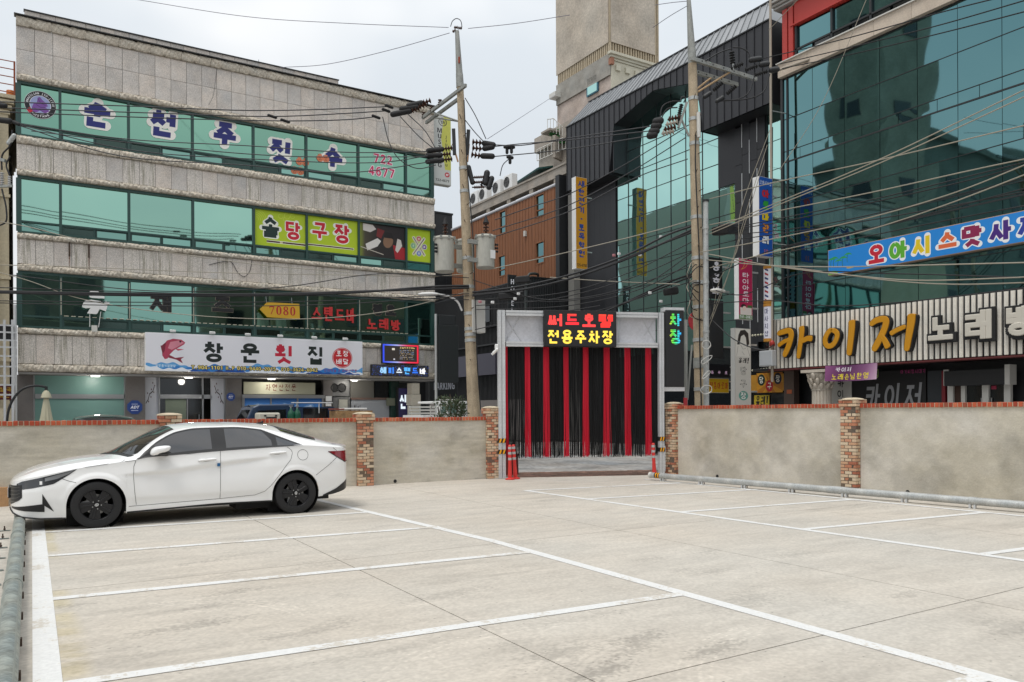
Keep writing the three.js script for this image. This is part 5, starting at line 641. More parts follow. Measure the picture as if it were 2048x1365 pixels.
{ // concrete terrace with air conditioners above the timber front
  const o = inFrame(FR, 'concrete_terrace', 'grey concrete roof terrace frame above the timber clad hotel', 'building', null, 0, 0, -0.9), conc = std([1, 1, 1], 0.9, { map: grainTex([160, 152, 142], 551, { metres: 2, coarse: 0.12, fine: 0.12 }) }), yb = FR.at(1040, 384, -0.9).y, yt = FR.at(1125, 288, -0.9).y;
  mesh('beam', box(12, 0.5, 0.5), conc, o, -40.3, yb, 0); mesh('beam_lip', box(12.1, 0.1, 0.62), conc, o, -40.3, yb + 0.3, 0); for (let i = 0; i < 5; i++) mesh('stub_column', box(0.4, 1.2, 0.4), conc, o, -35.4 - i * 2.5, yb - 0.8, 0.02);
  mesh('back_wall', box(6.5, 18.4, 5), conc, o, -37.3, 9.2, -4.6); mesh('upper_band', box(6.6, 0.9, 0.3), conc, o, -37.3, 18.0, -1.95); mesh('terrace_floor', box(12, 0.2, 6), conc, o, -40.3, yb - 1.3, -3);
  mesh('green_roof', (() => { const g = solidQuad([-42, yb + 1.2, -1], [-39, yb + 1.5, -1], [-39, yb + 2.3, -4], [-42, yb + 2.0, -4], 0.1); return g; })(), std([0.02, 0.09, 0.085], 0.5), o);
  const ac = (X, Y, label) => { const p = FR.at(X, Y, -0.8), t = inFrame(FR, 'air_conditioner', label, 'air conditioner', 'air conditioner units on the concrete terrace', p.x, yb + 0.36, -0.8); mesh('casing', rbox(0.95, 0.85, 0.4, 0.03), M.white, t, 0, 0.43, 0); mesh('fan_grille', merge([new THREE.TorusGeometry(0.3, 0.02, 6, 24), new THREE.TorusGeometry(0.18, 0.012, 6, 20), rod([-0.3, 0, 0], [0.3, 0, 0], 0.012), rod([0, -0.3, 0], [0, 0.3, 0], 0.012)]), M.darkFrame, t, -0.12, 0.43, 0.21); mesh('fan_well', new THREE.CircleGeometry(0.3, 20), std([0.12, 0.12, 0.12], 0.8), t, -0.12, 0.43, 0.203); };
  ac(953, 395, 'white air conditioner at the far end of the terrace row'); ac(971, 385, 'white air conditioner second from the far end of the terrace'); ac(998, 372, 'white air conditioner third from the far end of the terrace'); ac(1021, 362, 'white air conditioner at the near end of the terrace row');
  const rail = thing('roof_stair', 'white railed outdoor stair with green steps behind the black building', 'stair', [0, 0, 0]); const W = (X, Y, z = 46) => atDepth(X, Y, z).toArray(); const tubes = []; for (let i = 0; i <= 8; i++) { const X = 1074 + i * 7.2, Y = 300 - i * 3.4; tubes.push(rod(W(X, Y + 22), W(X, Y), 0.02)); } tubes.push(rod(W(1074, 300), W(1133, 272), 0.025), rod(W(1074, 322), W(1133, 296), 0.025)); for (let i = 0; i <= 6; i++) { const X = 1095 + i * 6; tubes.push(rod(W(X, 262 + i * 2), W(X, 238 + (i > 2 ? (i - 2) * 6 : 0)), 0.02)); } tubes.push(rod(W(1095, 239), W(1107, 237), 0.025), rod(W(1107, 237), W(1133, 262), 0.025)); mesh('railing', merge(tubes), M.offWhite, rail); for (let i = 0; i < 5; i++) { const p = W(1109 + i * 5, 262 + i * 6, 46.4), s = mesh('step', box(0.9, 0.12, 0.3), std([0.03, 0.16, 0.04], 0.7), rail, ...p); s.rotation.y = -0.5; } { const p = W(1103, 265, 46.4); mesh('landing', box(0.9, 0.12, 0.9), conc, rail, p[0], p[1], p[2]); } { const p = W(1122, 300, 46.6); const s = mesh('stringer', box(1.6, 1.3, 0.2), conc, rail, ...p); s.rotation.y = 0.4; }
}
{ // tower with the rooftop screen behind the black building
  const p = FR.at(1222, 105, -14), P = thing('tower_block', 'slim grey tower with a cream cornice behind the black roof', 'building', [p.p.x, 0, p.p.z]), h = p.y, sideW = 7.2, frontW = 5.2, wall = std([1, 1, 1], 0.9, { map: grainTex([176, 162, 152], 561, { metres: 3, coarse: 0.12, fine: 0.1 }) }), cream = std([1, 1, 1], 0.85, { map: grainTex([200, 196, 178], 564, { metres: 3, coarse: 0.05, fine: 0.06 }) });
  mesh('wall', box(frontW - 0.06, h, sideW), wall, P, frontW / 2, h / 2, -sideW / 2 - 0.03); mesh('cream_front', box(frontW, h - 0.6, 0.06), cream, P, frontW / 2, (h - 0.6) / 2, 0);
  for (const [d, y, k] of [[0.06, -0.5, 0.16], [0.16, -0.3, 0.2], [0.3, -0.1, 0.2]]) mesh('cornice', box(frontW + d * 2, k, d + 0.1), cream, P, frontW / 2, h + y, d / 2); for (let i = 0; i < 5; i++) mesh('dentil', box(0.42, 0.42, 0.18), cream, P, 0.6 + i * 0.95, h - 1.1, 0.1); mesh('terracotta_block', box(0.3, 0.5, 0.34), std([0.35, 0.16, 0.1], 0.8), P, 0.0, h - 0.7, 0.05);
  mesh('concrete_crown', box(0.08, 1.7, sideW), std([1, 1, 1], 0.9, { map: grainTex([150, 147, 140], 567, { metres: 2, coarse: 0.14, fine: 0.1 }) }), P, -0.06, h - 0.85, -sideW / 2);
  const q = FR.at(1186, 170, -14); mesh('window_frame', box(0.06, 1.5, 1.5), std([0.02, 0.12, 0.18], 0.5), P, -0.05, q.y, -14 * 0 - (p.p.z - q.p.z)); mesh('window_pane', box(0.06, 1.3, 1.2), M.mirrorAqua, P, -0.07, q.y, -(p.p.z - q.p.z)); mesh('eave_wedge', box(0.9, 0.4, 0.9), M.offWhite, P, -0.2, FR.at(1128, 187, -14).y, -sideW + 0.2);
  const B = thing('rooftop_screen', 'beige slatted screen box standing on the tower roof', 'billboard', [p.p.x + 0.1, h, p.p.z - 0.3]), bh = 12, tan = [[184, 170, 146], [174, 160, 136]].map((c, i) => std([1, 1, 1], 0.8, { map: grainTex(c, 571 + i * 3, { metres: 4, coarse: 0.05, fine: 0.06 }) }));
  mesh('screen_core', box(frontW - 0.3, bh, sideW - 0.3), tan[1], B, frontW / 2, bh / 2, -sideW / 2); const face = std([1, 1, 1], 0.7, { map: grainTex([178, 168, 154], 575, { metres: 6, coarse: 0.12, fine: 0.05 }) }); mesh('plain_panel', box(frontW - 0.75, bh - 0.9, 0.06), face, B, frontW / 2 - 0.3, bh / 2 + 0.5, 0.1); mesh('plain_panel', box(0.06, bh - 0.9, sideW - 0.2), face, B, -0.02, bh / 2 + 0.5, -sideW / 2); for (let i = 0; i < 20; i++) mesh('slat', box(0.14, bh, 0.08), tan[i % 2], B, 0.1 + i * 0.255, bh / 2, 0.0); for (let i = 0; i < 28; i++) mesh('slat', box(0.08, bh, 0.14), tan[i % 2], B, 0.05, bh / 2, -0.15 - i * 0.25);
}
{ // places that only show in the mirror glass: a tall block left of the frame and the row behind the camera
  const far = (label, u, v, w, d, h, col, seed, rows, cols, side) => {
    const o = thing('mirrored_building', label, 'building', [u, 0, -v], 0, 'buildings seen only as reflections'), m = std([1, 1, 1], 0.9, { map: grainTex(col, seed, { metres: 6, coarse: 0.1, fine: 0.08 }) }); mesh('walls', box(w, h, d), m, o, 0, h / 2, 0); mesh('cornice', box(w + 0.8, 0.6, d + 0.8), m, o, 0, h, 0);
    for (let i = 0; i < cols; i++) for (let j = 0; j < rows; j++) { const x = (i + 0.5) / cols, y = 3 + (j + 0.5) * (h - 4) / rows; mesh('window', box(Math.min(1.6, w / cols * 0.45), 1.4, 0.1), M.darkGlass, o, (x - 0.5) * w, y, side * d / 2); if (w < 25) mesh('window', box(0.1, 1.4, Math.min(1.4, d / cols * 0.4)), M.darkGlass, o, w / 2, y, (x - 0.5) * d); }
  };
  far('tall beige block mirrored in the dark blue green glass', -10.4, 38, 7, 4, 42, [150, 146, 132], 581, 6, 1, 1);
  far('wide pale building mirrored low in the dark blue green glass', -30, 42, 31, 10, 24, [120, 124, 116], 591, 4, 5, 1);
  far('broad grey building mirrored in the second floor windows', -7, -30, 26, 12, 17, [96, 92, 88], 584, 4, 8, -1);
  far('brown building with balconies mirrored in the end windows', 30, -30, 26, 12, 18, [92, 84, 74], 587, 4, 8, -1);
}
// ---------------------------------------------------------------- karaoke bar sign, hoarding and entrance
{
  const z = 0.35, x0 = -20.0, x1 = -8.6, y0 = 3.1, y1 = 4.93, o = inFrame(FR, 'slatted_sign_fascia', 'long fascia of white upright slats carrying the karaoke lettering', 'sign', null, (x0 + x1) / 2, 0, z), slat = std([1, 1, 1], 0.55, { map: grainTex([232, 227, 216], 601, { metres: 0.8, coarse: 0.05, fine: 0.05 }) });
  mesh('backing', box(x1 - x0, y1 - y0 - 0.04, 0.3), std([0.016, 0.018, 0.026], 0.7), o, 0, (y0 + y1) / 2, -0.2); const n = 63, w = (x1 - x0) / n, g = merge([box(w * 0.6, y1 - y0, 0.06), moved(box(w * 0.24, y1 - y0 - 0.004, 0.02), 0, 0, 0.039)]); for (let i = 0; i < n; i++) mesh('slat', g, slat, o, -(x1 - x0) / 2 + (i + 0.5) * w, (y0 + y1) / 2, 0);
  mesh('drip_rail', box(x1 - x0, 0.05, 0.5), std([0.12, 0.02, 0.02], 0.6), o, 0, y0 - 0.05, -0.2);
  const amber = std([0.60, 0.27, 0.008], 0.4), ivory = std([0.62, 0.58, 0.5], 0.45), k = inFrame(FR, 'amber_lettering', 'thick amber brush style Korean letters on the white slats', 'sign', null, 0, 0, z + 0.1);
  const dot = (pts, w0, w1) => { // a brush stroke: tapering rounded outline along a curve
    const c = new THREE.SplineCurve(pts.map((p) => new THREE.Vector2(...p))), P = c.getPoints(22), L = [], R = []; P.forEach((p, i) => { const t = i / 22, q = P[Math.min(22, i + 1)], s = P[Math.max(0, i - 1)], a = Math.atan2(q.y - s.y, q.x - s.x), e = Math.sqrt(Math.max(0, 1 - Math.pow(Math.abs(t - 0.5) * 2, 8))), wd = lerp(w0, w1, t) * 0.43 * (0.35 + 0.65 * e); L.push(new THREE.Vector2(p.x - Math.sin(a) * wd, p.y + Math.cos(a) * wd)); R.push(new THREE.Vector2(p.x + Math.sin(a) * wd, p.y - Math.cos(a) * wd)); }); return new THREE.Shape([...L, ...R.reverse()]);
  };
  const brush = (list) => { let d = 0.14; return merge(list.map(([pts, a, b]) => new THREE.ExtrudeGeometry(dot(pts.map(([X, Y]) => { const q = FR.at(1536 + X / 4, 600 + Y / 4, z + 0.1); return [q.x, q.y]; }), a, b), { depth: (d += 0.004), bevelEnabled: true, bevelSize: 0.012, bevelThickness: 0.012, bevelSegments: 2 }))); };
  const letters = [
    [[[[95, 275], [140, 258], [190, 250], [205, 290], [180, 380], [145, 455]], 0.2, 0.24], [[[100, 370], [150, 335], [195, 318]], 0.16, 0.14], [[[285, 215], [290, 260], [275, 380], [262, 470]], 0.24, 0.16], [[[290, 335], [335, 312], [372, 312]], 0.16, 0.22]],
    [[[[530, 235], [495, 270], [475, 330], [495, 372], [540, 360], [572, 300], [565, 260], [525, 240]], 0.18, 0.18], [[[690, 165], [690, 230], [678, 350], [668, 445]], 0.26, 0.2]],
    [[[[838, 205], [880, 170], [940, 155], [965, 175], [945, 250], [895, 350], [862, 410]], 0.2, 0.24], [[[920, 280], [955, 330], [980, 385]], 0.14, 0.22], [[[1000, 275], [1050, 245], [1120, 215]], 0.16, 0.14], [[[1170, 115], [1165, 190], [1145, 310], [1130, 410]], 0.3, 0.18]],
  ]; letters.forEach((l) => mesh('letter', brush(l), amber, k, 0, 0, -0.02)); letters.forEach((l) => mesh('letter_edge', brush(l.map(([p, a, b]) => [p, a + 0.09, b + 0.09])), M.rubber, k, 0, -0.012, -0.055));
  const v = inFrame(FR, 'ivory_lettering', 'ivory block Korean letters outlined black on the white slats', 'sign', null, 0, 0, z + 0.1); [['노', 1861, 1911, 635, 686], ['래', 1933, 1992, 624, 682], ['방', 2014, 2072, 616, 676]].forEach(([ch, a, b, t, bt]) => { const q = FR.rect(a, b, t, bt, z + 0.1); mesh('letter', letterGeo(ch, q.w, q.h, 0.16, 0.15), ivory, v, q.cx, q.cy, 0); mesh('letter_edge', letterGeo(ch, q.w + 0.15, q.h + 0.15, 0.31, 0.12), M.rubber, v, q.cx + 0.015, q.cy - 0.01, -0.01); });
}
{ // blue sign of the massage parlour
  const z = 0.25, a = FR.rect(1656, 2047, 501, 552.5, z), x1 = a.x1 + 2.2, w = x1 - a.x0, o = inFrame(FR, 'blue_massage_sign', 'long sky blue sign with multicoloured letters and palm trees', 'sign', null, a.x0 + w / 2, a.cy, z);
  mesh('sign_box', rbox(w, a.h, 0.24, 0.01), std([0.42, 0.28, 0.2], 0.6), o, 0, 0, -0.125);
  mesh('sign_face', sheet(w - 0.05, a.h - 0.05), printed(2048, 216, (c, W, H) => {
    fill(c, '#1b86d8', 0, 0, W, H); const palm = (x, y, s) => { c.strokeStyle = '#1c6f60'; c.lineWidth = 4 * s; c.beginPath(); c.moveTo(x, y); c.quadraticCurveTo(x - 8 * s, y - 30 * s, x + 4 * s, y - 60 * s); c.stroke(); c.strokeStyle = '#2f9e4a'; c.lineWidth = 5 * s; for (let i = 0; i < 7; i++) { const t = Math.PI * (1.05 + i * 0.15); c.beginPath(); c.moveTo(x + 4 * s, y - 60 * s); c.quadraticCurveTo(x + 4 * s + Math.cos(t) * 20 * s, y - 60 * s + Math.sin(t) * 22 * s, x + 4 * s + Math.cos(t) * 32 * s, y - 52 * s + Math.sin(t) * 10 * s); c.stroke(); } };
    palm(26, 150, 1.1); palm(52, 150, 1.2); palm(92, 165, 1); palm(136, 160, 1.2); palm(180, 130, 1.1); c.fillStyle = '#6cae3c'; c.beginPath(); c.ellipse(30, 205, 60, 22, 0, 0, 7); c.fill(); c.fillStyle = '#c8b070'; c.beginPath(); c.ellipse(210, 180, 40, 8, 0, 0, 7); c.fill();
    const L = [['오', 1733, '#c81c34'], ['아', 1777, '#5cae2e'], ['시', 1823, '#e6c81c'], ['스', 1873, '#e0683a'], ['맛', 1922, '#8c1c4c'], ['사', 1978, '#44207c'], ['지', 2035, '#2a3c9c']]; L.forEach(([ch, X, col]) => write(c, ch, (FR.at(X, 480, z).x - a.x0) / w * W, 20, 166, 176, { color: col, weight: 0.2, outline: '#f2f2f2', outlineW: 0.05 }));
  }), o, 0, 0, 0.001);
}
const FG = Frame(24.9, 0, -Math.PI / 2);
{ // ground floor behind the wall: entrance of the karaoke bar
  const o = inFrame(FG, 'karaoke_entrance', 'dark karaoke bar entrance with glass doors and black hoardings', 'shop front'), top = 3.1, R = (a, b) => { const p = FG.at(a, 780).x, q = FG.at(b, 780).x; return [(p + q) / 2, q - p]; }, part = (n, a, b, y0, y1, d, m, z = 0) => { const [x, w] = R(a, b); return mesh(n, box(w, y1 - y0, d), m, o, x, (y0 + y1) / 2, z); };
  mesh('back_wall', box(13, top, 0.2), M.carbon, o, -14.5, top / 2, -0.5); mesh('ceiling', box(13, 0.1, 1.6), M.carbon, o, -14.5, top + 0.0, 0.2);
  const yA = (X, Y) => FG.at(X, Y).y;
  part('hoarding', 1700, 1850, 0.2, yA(1780, 742), 0.06, std([0.012, 0.012, 0.013], 0.6), -0.1); { const [x, w] = R(1722, 1846); mesh('hoarding_letters', sheet(w, 1.2), cut(768, 300, (c) => { ['카', '이', '저'].forEach((ch, i) => write(c, ch, 20 + i * 250, 20, 215, 250, { color: '#9a9ca0', weight: 0.14, slant: 0.14 })); }), o, x, 2.0, -0.06); mesh('hoarding_note', sheet(0.9, 0.2), cut(256, 64, (c) => write(c, '아가씨항시대기', 4, 6, 248, 50, { color: '#b03a78', weight: 0.12 })), o, x + 0.75, 2.82, -0.06); mesh('music_note', merge([new THREE.CircleGeometry(0.06, 12).translate(0, 0, 0), moved(sheet(0.025, 0.24), 0.05, 0.12, 0), new THREE.CircleGeometry(0.06, 12).translate(0.2, 0.03, 0), moved(sheet(0.025, 0.24), 0.25, 0.15, 0), moved(sheet(0.22, 0.04), 0.15, 0.25, 0.001)]), std([0.3, 0.45, 0.12], 0.5), o, x - 0.75, 2.68, -0.06); }
  part('grey_panel', 1853, 1882, 0.2, yA(1865, 742), 0.05, std([0.03, 0.036, 0.042], 0.6), -0.1); part('red_post', 1886, 1893, 0, yA(1890, 742), 0.12, std([0.2, 0.012, 0.02], 0.5), 0); part('pattern_panel', 1892, 1902, yA(1897, 772), yA(1897, 740), 0.05, M.offWhite, 0.1); part('roller_shade', 1903, 2024, yA(1940, 772), yA(1940, 742), 0.4, M.carbon, 0.2); part('shade_end', 2024, 2034, yA(2030, 770), yA(2030, 730), 0.4, M.offWhite, 0.2);
  for (const [a, b] of [[1898, 1909], [1925, 1933], [1967, 1980], [2011, 2024]]) part('door_jamb', a, b, 0, yA(1940, 770), 0.14, M.offWhite, 0); part('door_glass', 1933, 1967, 0, yA(1940, 771), 0.03, M.darkGlass, -0.05); part('door_glass', 1980, 2011, 0, yA(1990, 771), 0.03, M.darkGlass, -0.05); part('timber_panel', 1909, 1925, 0, yA(1940, 770), 0.05, std([0.06, 0.03, 0.02], 0.7), -0.05); part('door_sticker', 1983, 1993, yA(1988, 779), yA(1988, 772), 0.01, std([0.4, 0.03, 0.08], 0.5), -0.02); for (const X of [1964, 1984]) part('door_handle', X, X + 2, 0.9, 1.9, 0.04, M.steel, 0.03);
  part('poster', 1661, 1702, 0.5, yA(1680, 760), 0.03, M.offWhite, -0.05); { const [x, w] = R(1664, 1698); mesh('poster_letters', sheet(w * 0.5, 1.5), cut(128, 384, (c) => writeDown(c, '카이저노', 8, 6, 112, 370, { color: '#1a1418', weight: 0.15 })), o, x, 1.95, -0.028); }
  part('brown_pilaster', 1577, 1597, 0, top, 0.3, std([0.1, 0.068, 0.055], 0.6), 0.1); part('pilaster_sticker', 1583, 1593, yA(1588, 788), yA(1588, 780), 0.01, std([0.5, 0.12, 0.04], 0.5), 0.258);
  part('pool_fascia', 1500, 1573, yA(1530, 783), yA(1530, 750), 0.1, std([0.46, 0.22, 0.02], 0.5), 0.1); { const [x, w] = R(1519, 1571); mesh('fascia_print', sheet(w, 0.78), printed(512, 256, (c, W, H) => { fill(c, '#c0861c', 0, 0, W, H); c.fillStyle = '#a86a14'; for (let i = 0; i < 16; i += 2) { c.beginPath(); c.moveTo(250, 128); c.arc(250, 128, 500, i * 0.393, i * 0.393 + 0.39); c.fill(); } [[95, 90, '#132c20', '당'], [255, 170, '#a81c28', '구'], [420, 80, '#131a2c', '장']].forEach(([X, Y, col, ch]) => { c.beginPath(); c.arc(X, Y, 74, 0, 7); c.fillStyle = col; c.fill(); write(c, ch, X - 44, Y - 48, 88, 96, { color: '#ece8dc', weight: 0.13 }); }); }), o, x, (yA(1530, 783) + yA(1530, 750)) / 2, 0.1525); }
  part('pool_poster', 1511, 1541, 0.7, yA(1525, 791), 0.02, std([0.5, 0.36, 0.02], 0.5), 0.06); { const [x, w] = R(1512, 1540); mesh('poster_print', sheet(w, 0.62), cut(256, 160, (c) => write(c, '올레!', 10, 20, 236, 120, { color: '#141414', weight: 0.16, slant: 0.12 })), o, x, yA(1525, 803), 0.073); } part('pool_door', 1543, 1575, 0, yA(1560, 785), 0.03, M.darkGlass, 0.02);
  for (let i = 0; i < 26; i++) { const p = FG.at(1500 + (i % 13) * 5.6, i < 13 ? 672 - (i % 13) * 0.5 : 742 - (i % 13) * 0.6, 0.4); mesh('marquee_bulb', new THREE.SphereGeometry(0.045, 8, 6), new THREE.MeshStandardMaterial({ color: lin(0.7, 0.66, 0.5), roughness: 0.4 }), o, p.x, p.y, 0.4); }
  // fluted column with leafy capital
  const p = FG.at(1644, 790, 1.0), c = inFrame(FG, 'stone_column', 'fluted cream stone column with a leafy capital at the karaoke bar', 'column', null, p.x, 0, 1.0), cream = std([1, 1, 1], 0.8, { map: grainTex([196, 186, 172], 621, { metres: 1, coarse: 0.06, fine: 0.06 }) }), sh = new THREE.Shape(), N = 18; for (let i = 0; i < N; i++) { const a = i / N * 2 * Math.PI, b = (i + 0.62) / N * 2 * Math.PI, e = (i + 0.81) / N * 2 * Math.PI, r0 = 0.33; i ? sh.lineTo(r0 * Math.cos(a), r0 * Math.sin(a)) : sh.moveTo(r0, 0); sh.lineTo(r0 * Math.cos(b), r0 * Math.sin(b)); sh.lineTo(r0 * 0.9 * Math.cos(e), r0 * 0.9 * Math.sin(e)); }
  const yc = FG.at(1644, 782, 1.0).y, yt = FG.at(1644, 746, 1.0).y; mesh('shaft', new THREE.ExtrudeGeometry(sh, { depth: yc - 0.1, bevelEnabled: false }).rotateX(-Math.PI / 2), cream, c, 0, 0.1, 0); mesh('base', lathe([[0, 0], [0.42, 0], [0.42, 0.08], [0.36, 0.1], [0.39, 0.15], [0.34, 0.2], [0, 0.2]], 24), cream, c);
  mesh('capital', lathe([[0.33, yc], [0.36, yc + 0.03], [0.32, yc + 0.06], [0.34, lerp(yc, yt, 0.5)], [0.46, yt - 0.08], [0.5, yt], [0, yt]], 24), cream, c); for (let ring = 0; ring < 3; ring++) for (let i = 0; i < 10; i++) { const a = (i + ring * 0.5) / 10 * 6.283, y = lerp(yc + 0.05, yt - 0.2, ring / 2.2), l = new THREE.SphereGeometry(1, 8, 6); l.scale(0.075, 0.13, 0.05); const m = mesh('leaf', l, cream, c, Math.sin(a) * (0.36 + ring * 0.05), y + 0.1, Math.cos(a) * (0.36 + ring * 0.05)); m.rotation.set(0.4, a, 0, 'YXZ'); } mesh('abacus', box(1.0, 0.1, 1.0), cream, c, 0, yt + 0.05, 0);
  // banner
  const b = FR.rect(1650, 1752, 733, 764, 0.75), bn = inFrame(FR, 'welcome_banner', 'magenta fabric banner with white and yellow lettering under the slats', 'banner', null, b.cx, b.cy + 0.02, 0.72), bg = new THREE.PlaneGeometry(b.w, b.h, 30, 8), bp = bg.attributes.position; for (let i = 0; i < bp.count; i++) bp.setXYZ(i, bp.getX(i) + bp.getY(i) * 0.06, bp.getY(i) + Math.cos(bp.getX(i) / b.w * 3.1) * -0.03, Math.sin(bp.getX(i) * 5) * 0.02 + Math.sin(bp.getX(i) * 11 + 1) * 0.01); bg.computeVertexNormals();
  mesh('cloth', bg, std([1, 1, 1], 0.8, { side: THREE.DoubleSide, map: canvasTex(768, 256, (c2, W, H) => { const g = c2.createLinearGradient(0, 0, W, H); g.addColorStop(0, '#9a5a8c'); g.addColorStop(0.4, '#5c2c58'); g.addColorStop(0.75, '#8c5a84'); g.addColorStop(1, '#d8b8cc'); c2.fillStyle = g; c2.fillRect(0, 0, W, H); write(c2, '카이저', 150, 24, 250, 84, { color: '#f4eef4', weight: 0.13, slant: 0.12 }); write(c2, '노래손님환영', 96, 128, 570, 108, { color: '#ecd83c', weight: 0.14 }); }) }), bn); mesh('banner_cord', merge([rod([-b.w / 2, b.h / 2, 0], [-b.w / 2 - 0.1, b.h / 2 + 0.2, -0.3], 0.008), rod([b.w / 2, b.h / 2, 0], [b.w / 2 + 0.1, b.h / 2 + 0.25, -0.3], 0.008)]), M.paleCable, bn);
}
// ---------------------------------------------------------------- signs that stand out from the facades, their faces turned down the street
function bladeSign(name, label, pxE, pxL, pxR, yT, yB, U, depth, face, edgeMat = M.white, cat = 'sign', group = 'upright blade signs along the right-hand street') {
  const v = -FRAME_U(U).at(pxR, (yT + yB) / 2).x, f = Frame(0, v, 0), r = f.rect(pxL, pxR, yT, yB), o = thing(name, label, cat, [r.cx, r.cy, -v], 0, group); depth = Math.max(0.08, -FRAME_U(r.x0).at(pxE, (yT + yB) / 2).x - v); mesh('case', box(r.w, r.h, depth), edgeMat, o, 0, 0, -depth / 2 - 0.004); mesh('face', sheet(r.w - 0.02, r.h - 0.02), face, o, 0, 0, 0.0);
  mesh('bracket', merge([-0.3, 0.3].map((k) => bar([r.w / 2, k * r.h, -depth / 2], [r.w / 2 + 0.4, k * r.h, -depth / 2], 0.06, 0.06))), M.galv, o); return { o, r, v };
}
const FRAME_U = (U) => Frame(U, 0, -Math.PI / 2);
bladeSign('academy_sign', 'tall narrow amber sign with blue and red Korean letters on black wall', 1144, 1151.5, 1174, 353, 537, 23.3, 0.5, printed(192, 1536, (c, W, H) => { fill(c, '#c98a10', 0, 0, W, H); writeDown(c, '새한전기·토목학원', 34, 30, 124, 1330, { colors: ['#1c3f92', '#1c3f92', '#8c1a1c', '#8c1a1c', '#1c3f92', '#8c1a1c', '#8c1a1c', '#1c3f92', '#1c3f92'], weight: 0.17 }); c.fillStyle = '#1a1a1a'; c.font = 'bold 66px sans-serif'; c.fillText('725-4700', 6, 1500, 182); }));
bladeSign('aroma_sign', 'deep blue blade sign with red, green and yellow letters by the mast', 1506, 1518, 1545, 352, 511, 23.2, 0.42, printed(288, 1536, (c, W, H) => { fill(c, '#1450a8', 0, 0, W, H); write(c, '오아시스샵', 16, 60, 256, 90, { color: '#f0f0f0', weight: 0.12 }); [['아', '#c41c30'], ['로', '#2f9a34'], ['마', '#e2c218'], ['관', '#e08a24'], ['리', '#f0f0f0']].forEach(([ch, col], i) => write(c, ch, 58, 220 + i * 226, 172, 190, { color: col, weight: 0.2, outline: '#0e2a5c', outlineW: 0.03 })); write(c, '2층', 96, 1400, 100, 100, { color: '#d8602c', weight: 0.15 }); }));
bladeSign('thai_massage_sign', 'magenta blade sign with white letters and a portrait at its foot', 1469, 1477.5, 1505, 516, 638, 22.6, 0.4, printed(320, 1408, (c, W, H) => { fill(c, '#b0184c', 0, 0, W, H); c.strokeStyle = '#d8a040'; c.lineWidth = 10; c.beginPath(); c.moveTo(120, 40); c.quadraticCurveTo(160, 160, 60, 250); c.quadraticCurveTo(200, 200, 220, 50); c.stroke(); writeDown(c, '타이아로마', 80, 300, 170, 740, { color: '#f0eaee', weight: 0.12 }); fill(c, '#e2d6cf', 30, 1140, 270, 250); c.fillStyle = '#1c1414'; c.beginPath(); c.ellipse(110, 1110, 60, 50, 0, 0, 7); c.fill(); c.fillStyle = '#e6cfc2'; c.beginPath(); c.ellipse(125, 1160, 46, 58, 0.3, 0, 7); c.fill(); fill(c, '#3a6a30', 200, 1080, 110, 60); fill(c, '#5c7a48', 0, 1310, 320, 98); write(c, '741-2882', 20, 1320, 280, 70, { color: '#f2f2f2' }); }));
bladeSign('pool_hall_blade_sign', 'tall white blade sign with a pencil portrait and pool hall letters', 1462, 1470, 1502, 656, 815, 22.2, 0.5, printed(320, 1600, (c, W, H) => { fill(c, '#c9c5bd', 0, 0, W, H); fill(c, '#d8d4cc', 10, 10, 300, 560); c.fillStyle = '#2a2626'; c.beginPath(); [[110, 40], [200, 20], [270, 90], [290, 300], [240, 380], [220, 180], [180, 120], [120, 160], [90, 330], [40, 330], [70, 130]].forEach(([x, y], i) => i ? c.lineTo(x, y) : c.moveTo(x, y)); c.fill(); c.strokeStyle = '#6a6460'; c.lineWidth = 5; for (const l of [[[60, 360], [30, 560]], [[250, 390], [300, 560]], [[110, 330], [160, 420], [220, 400]], [[140, 470], [190, 540]]]) { c.beginPath(); l.forEach(([x, y], i) => i ? c.lineTo(x, y) : c.moveTo(x, y)); c.stroke(); } write(c, '올레!', 60, 590, 220, 120, { color: '#161616', weight: 0.16, slant: 0.12 }); write(c, '당', 100, 780, 130, 170, { color: '#c9c5bd', weight: 0.12, outline: '#3a3a3a', outlineW: 0.04 }); write(c, '구', 100, 1040, 130, 160, { color: '#c9c5bd', weight: 0.12, outline: '#3a3a3a', outlineW: 0.04 }); c.beginPath(); c.arc(165, 1370, 96, 0, 7); c.fillStyle = '#5f9a8c'; c.fill(); write(c, '장', 100, 1295, 130, 150, { color: '#f0f0ea', weight: 0.13, outline: '#2a4a44', outlineW: 0.03 }); }), std([0.4, 0.4, 0.38], 0.6));
bladeSign('hong_kong_sign', 'black blade sign with white handwritten letters near the steel pole', 1414, 1418, 1445, 514, 596, 22.2, 0.3, printed(256, 768, (c, W, H) => { fill(c, '#0b0c0e', 0, 0, W, H); [['홍', 60], ['콩', 290], ['바', 520]].forEach(([ch, y]) => write(c, ch, 50, y, 160, 190, { color: '#d4d2d8', weight: 0.15, slant: 0.1 })); }), M.rubber);
bladeSign('dark_light_panel', 'blank black LED panel box hanging beside the steel pole', 1419, 1421, 1447, 600, 716, 22.0, 0.35, std([0.014, 0.015, 0.017], 0.6), M.rubber);
bladeSign('lounge_sign', 'low black fascia with small pink lit characters behind the poles', 1417, 1418, 1460, 728, 754, 23.6, 0.3, printed(256, 128, (c, W, H) => { fill(c, '#12121a', 0, 0, W, H); ['통', '무', '료'].forEach((ch, i) => write(c, ch, 20 + i * 85, 66, 40, 36, { color: '#f0c8e8', weight: 0.2 })); }), M.rubber);
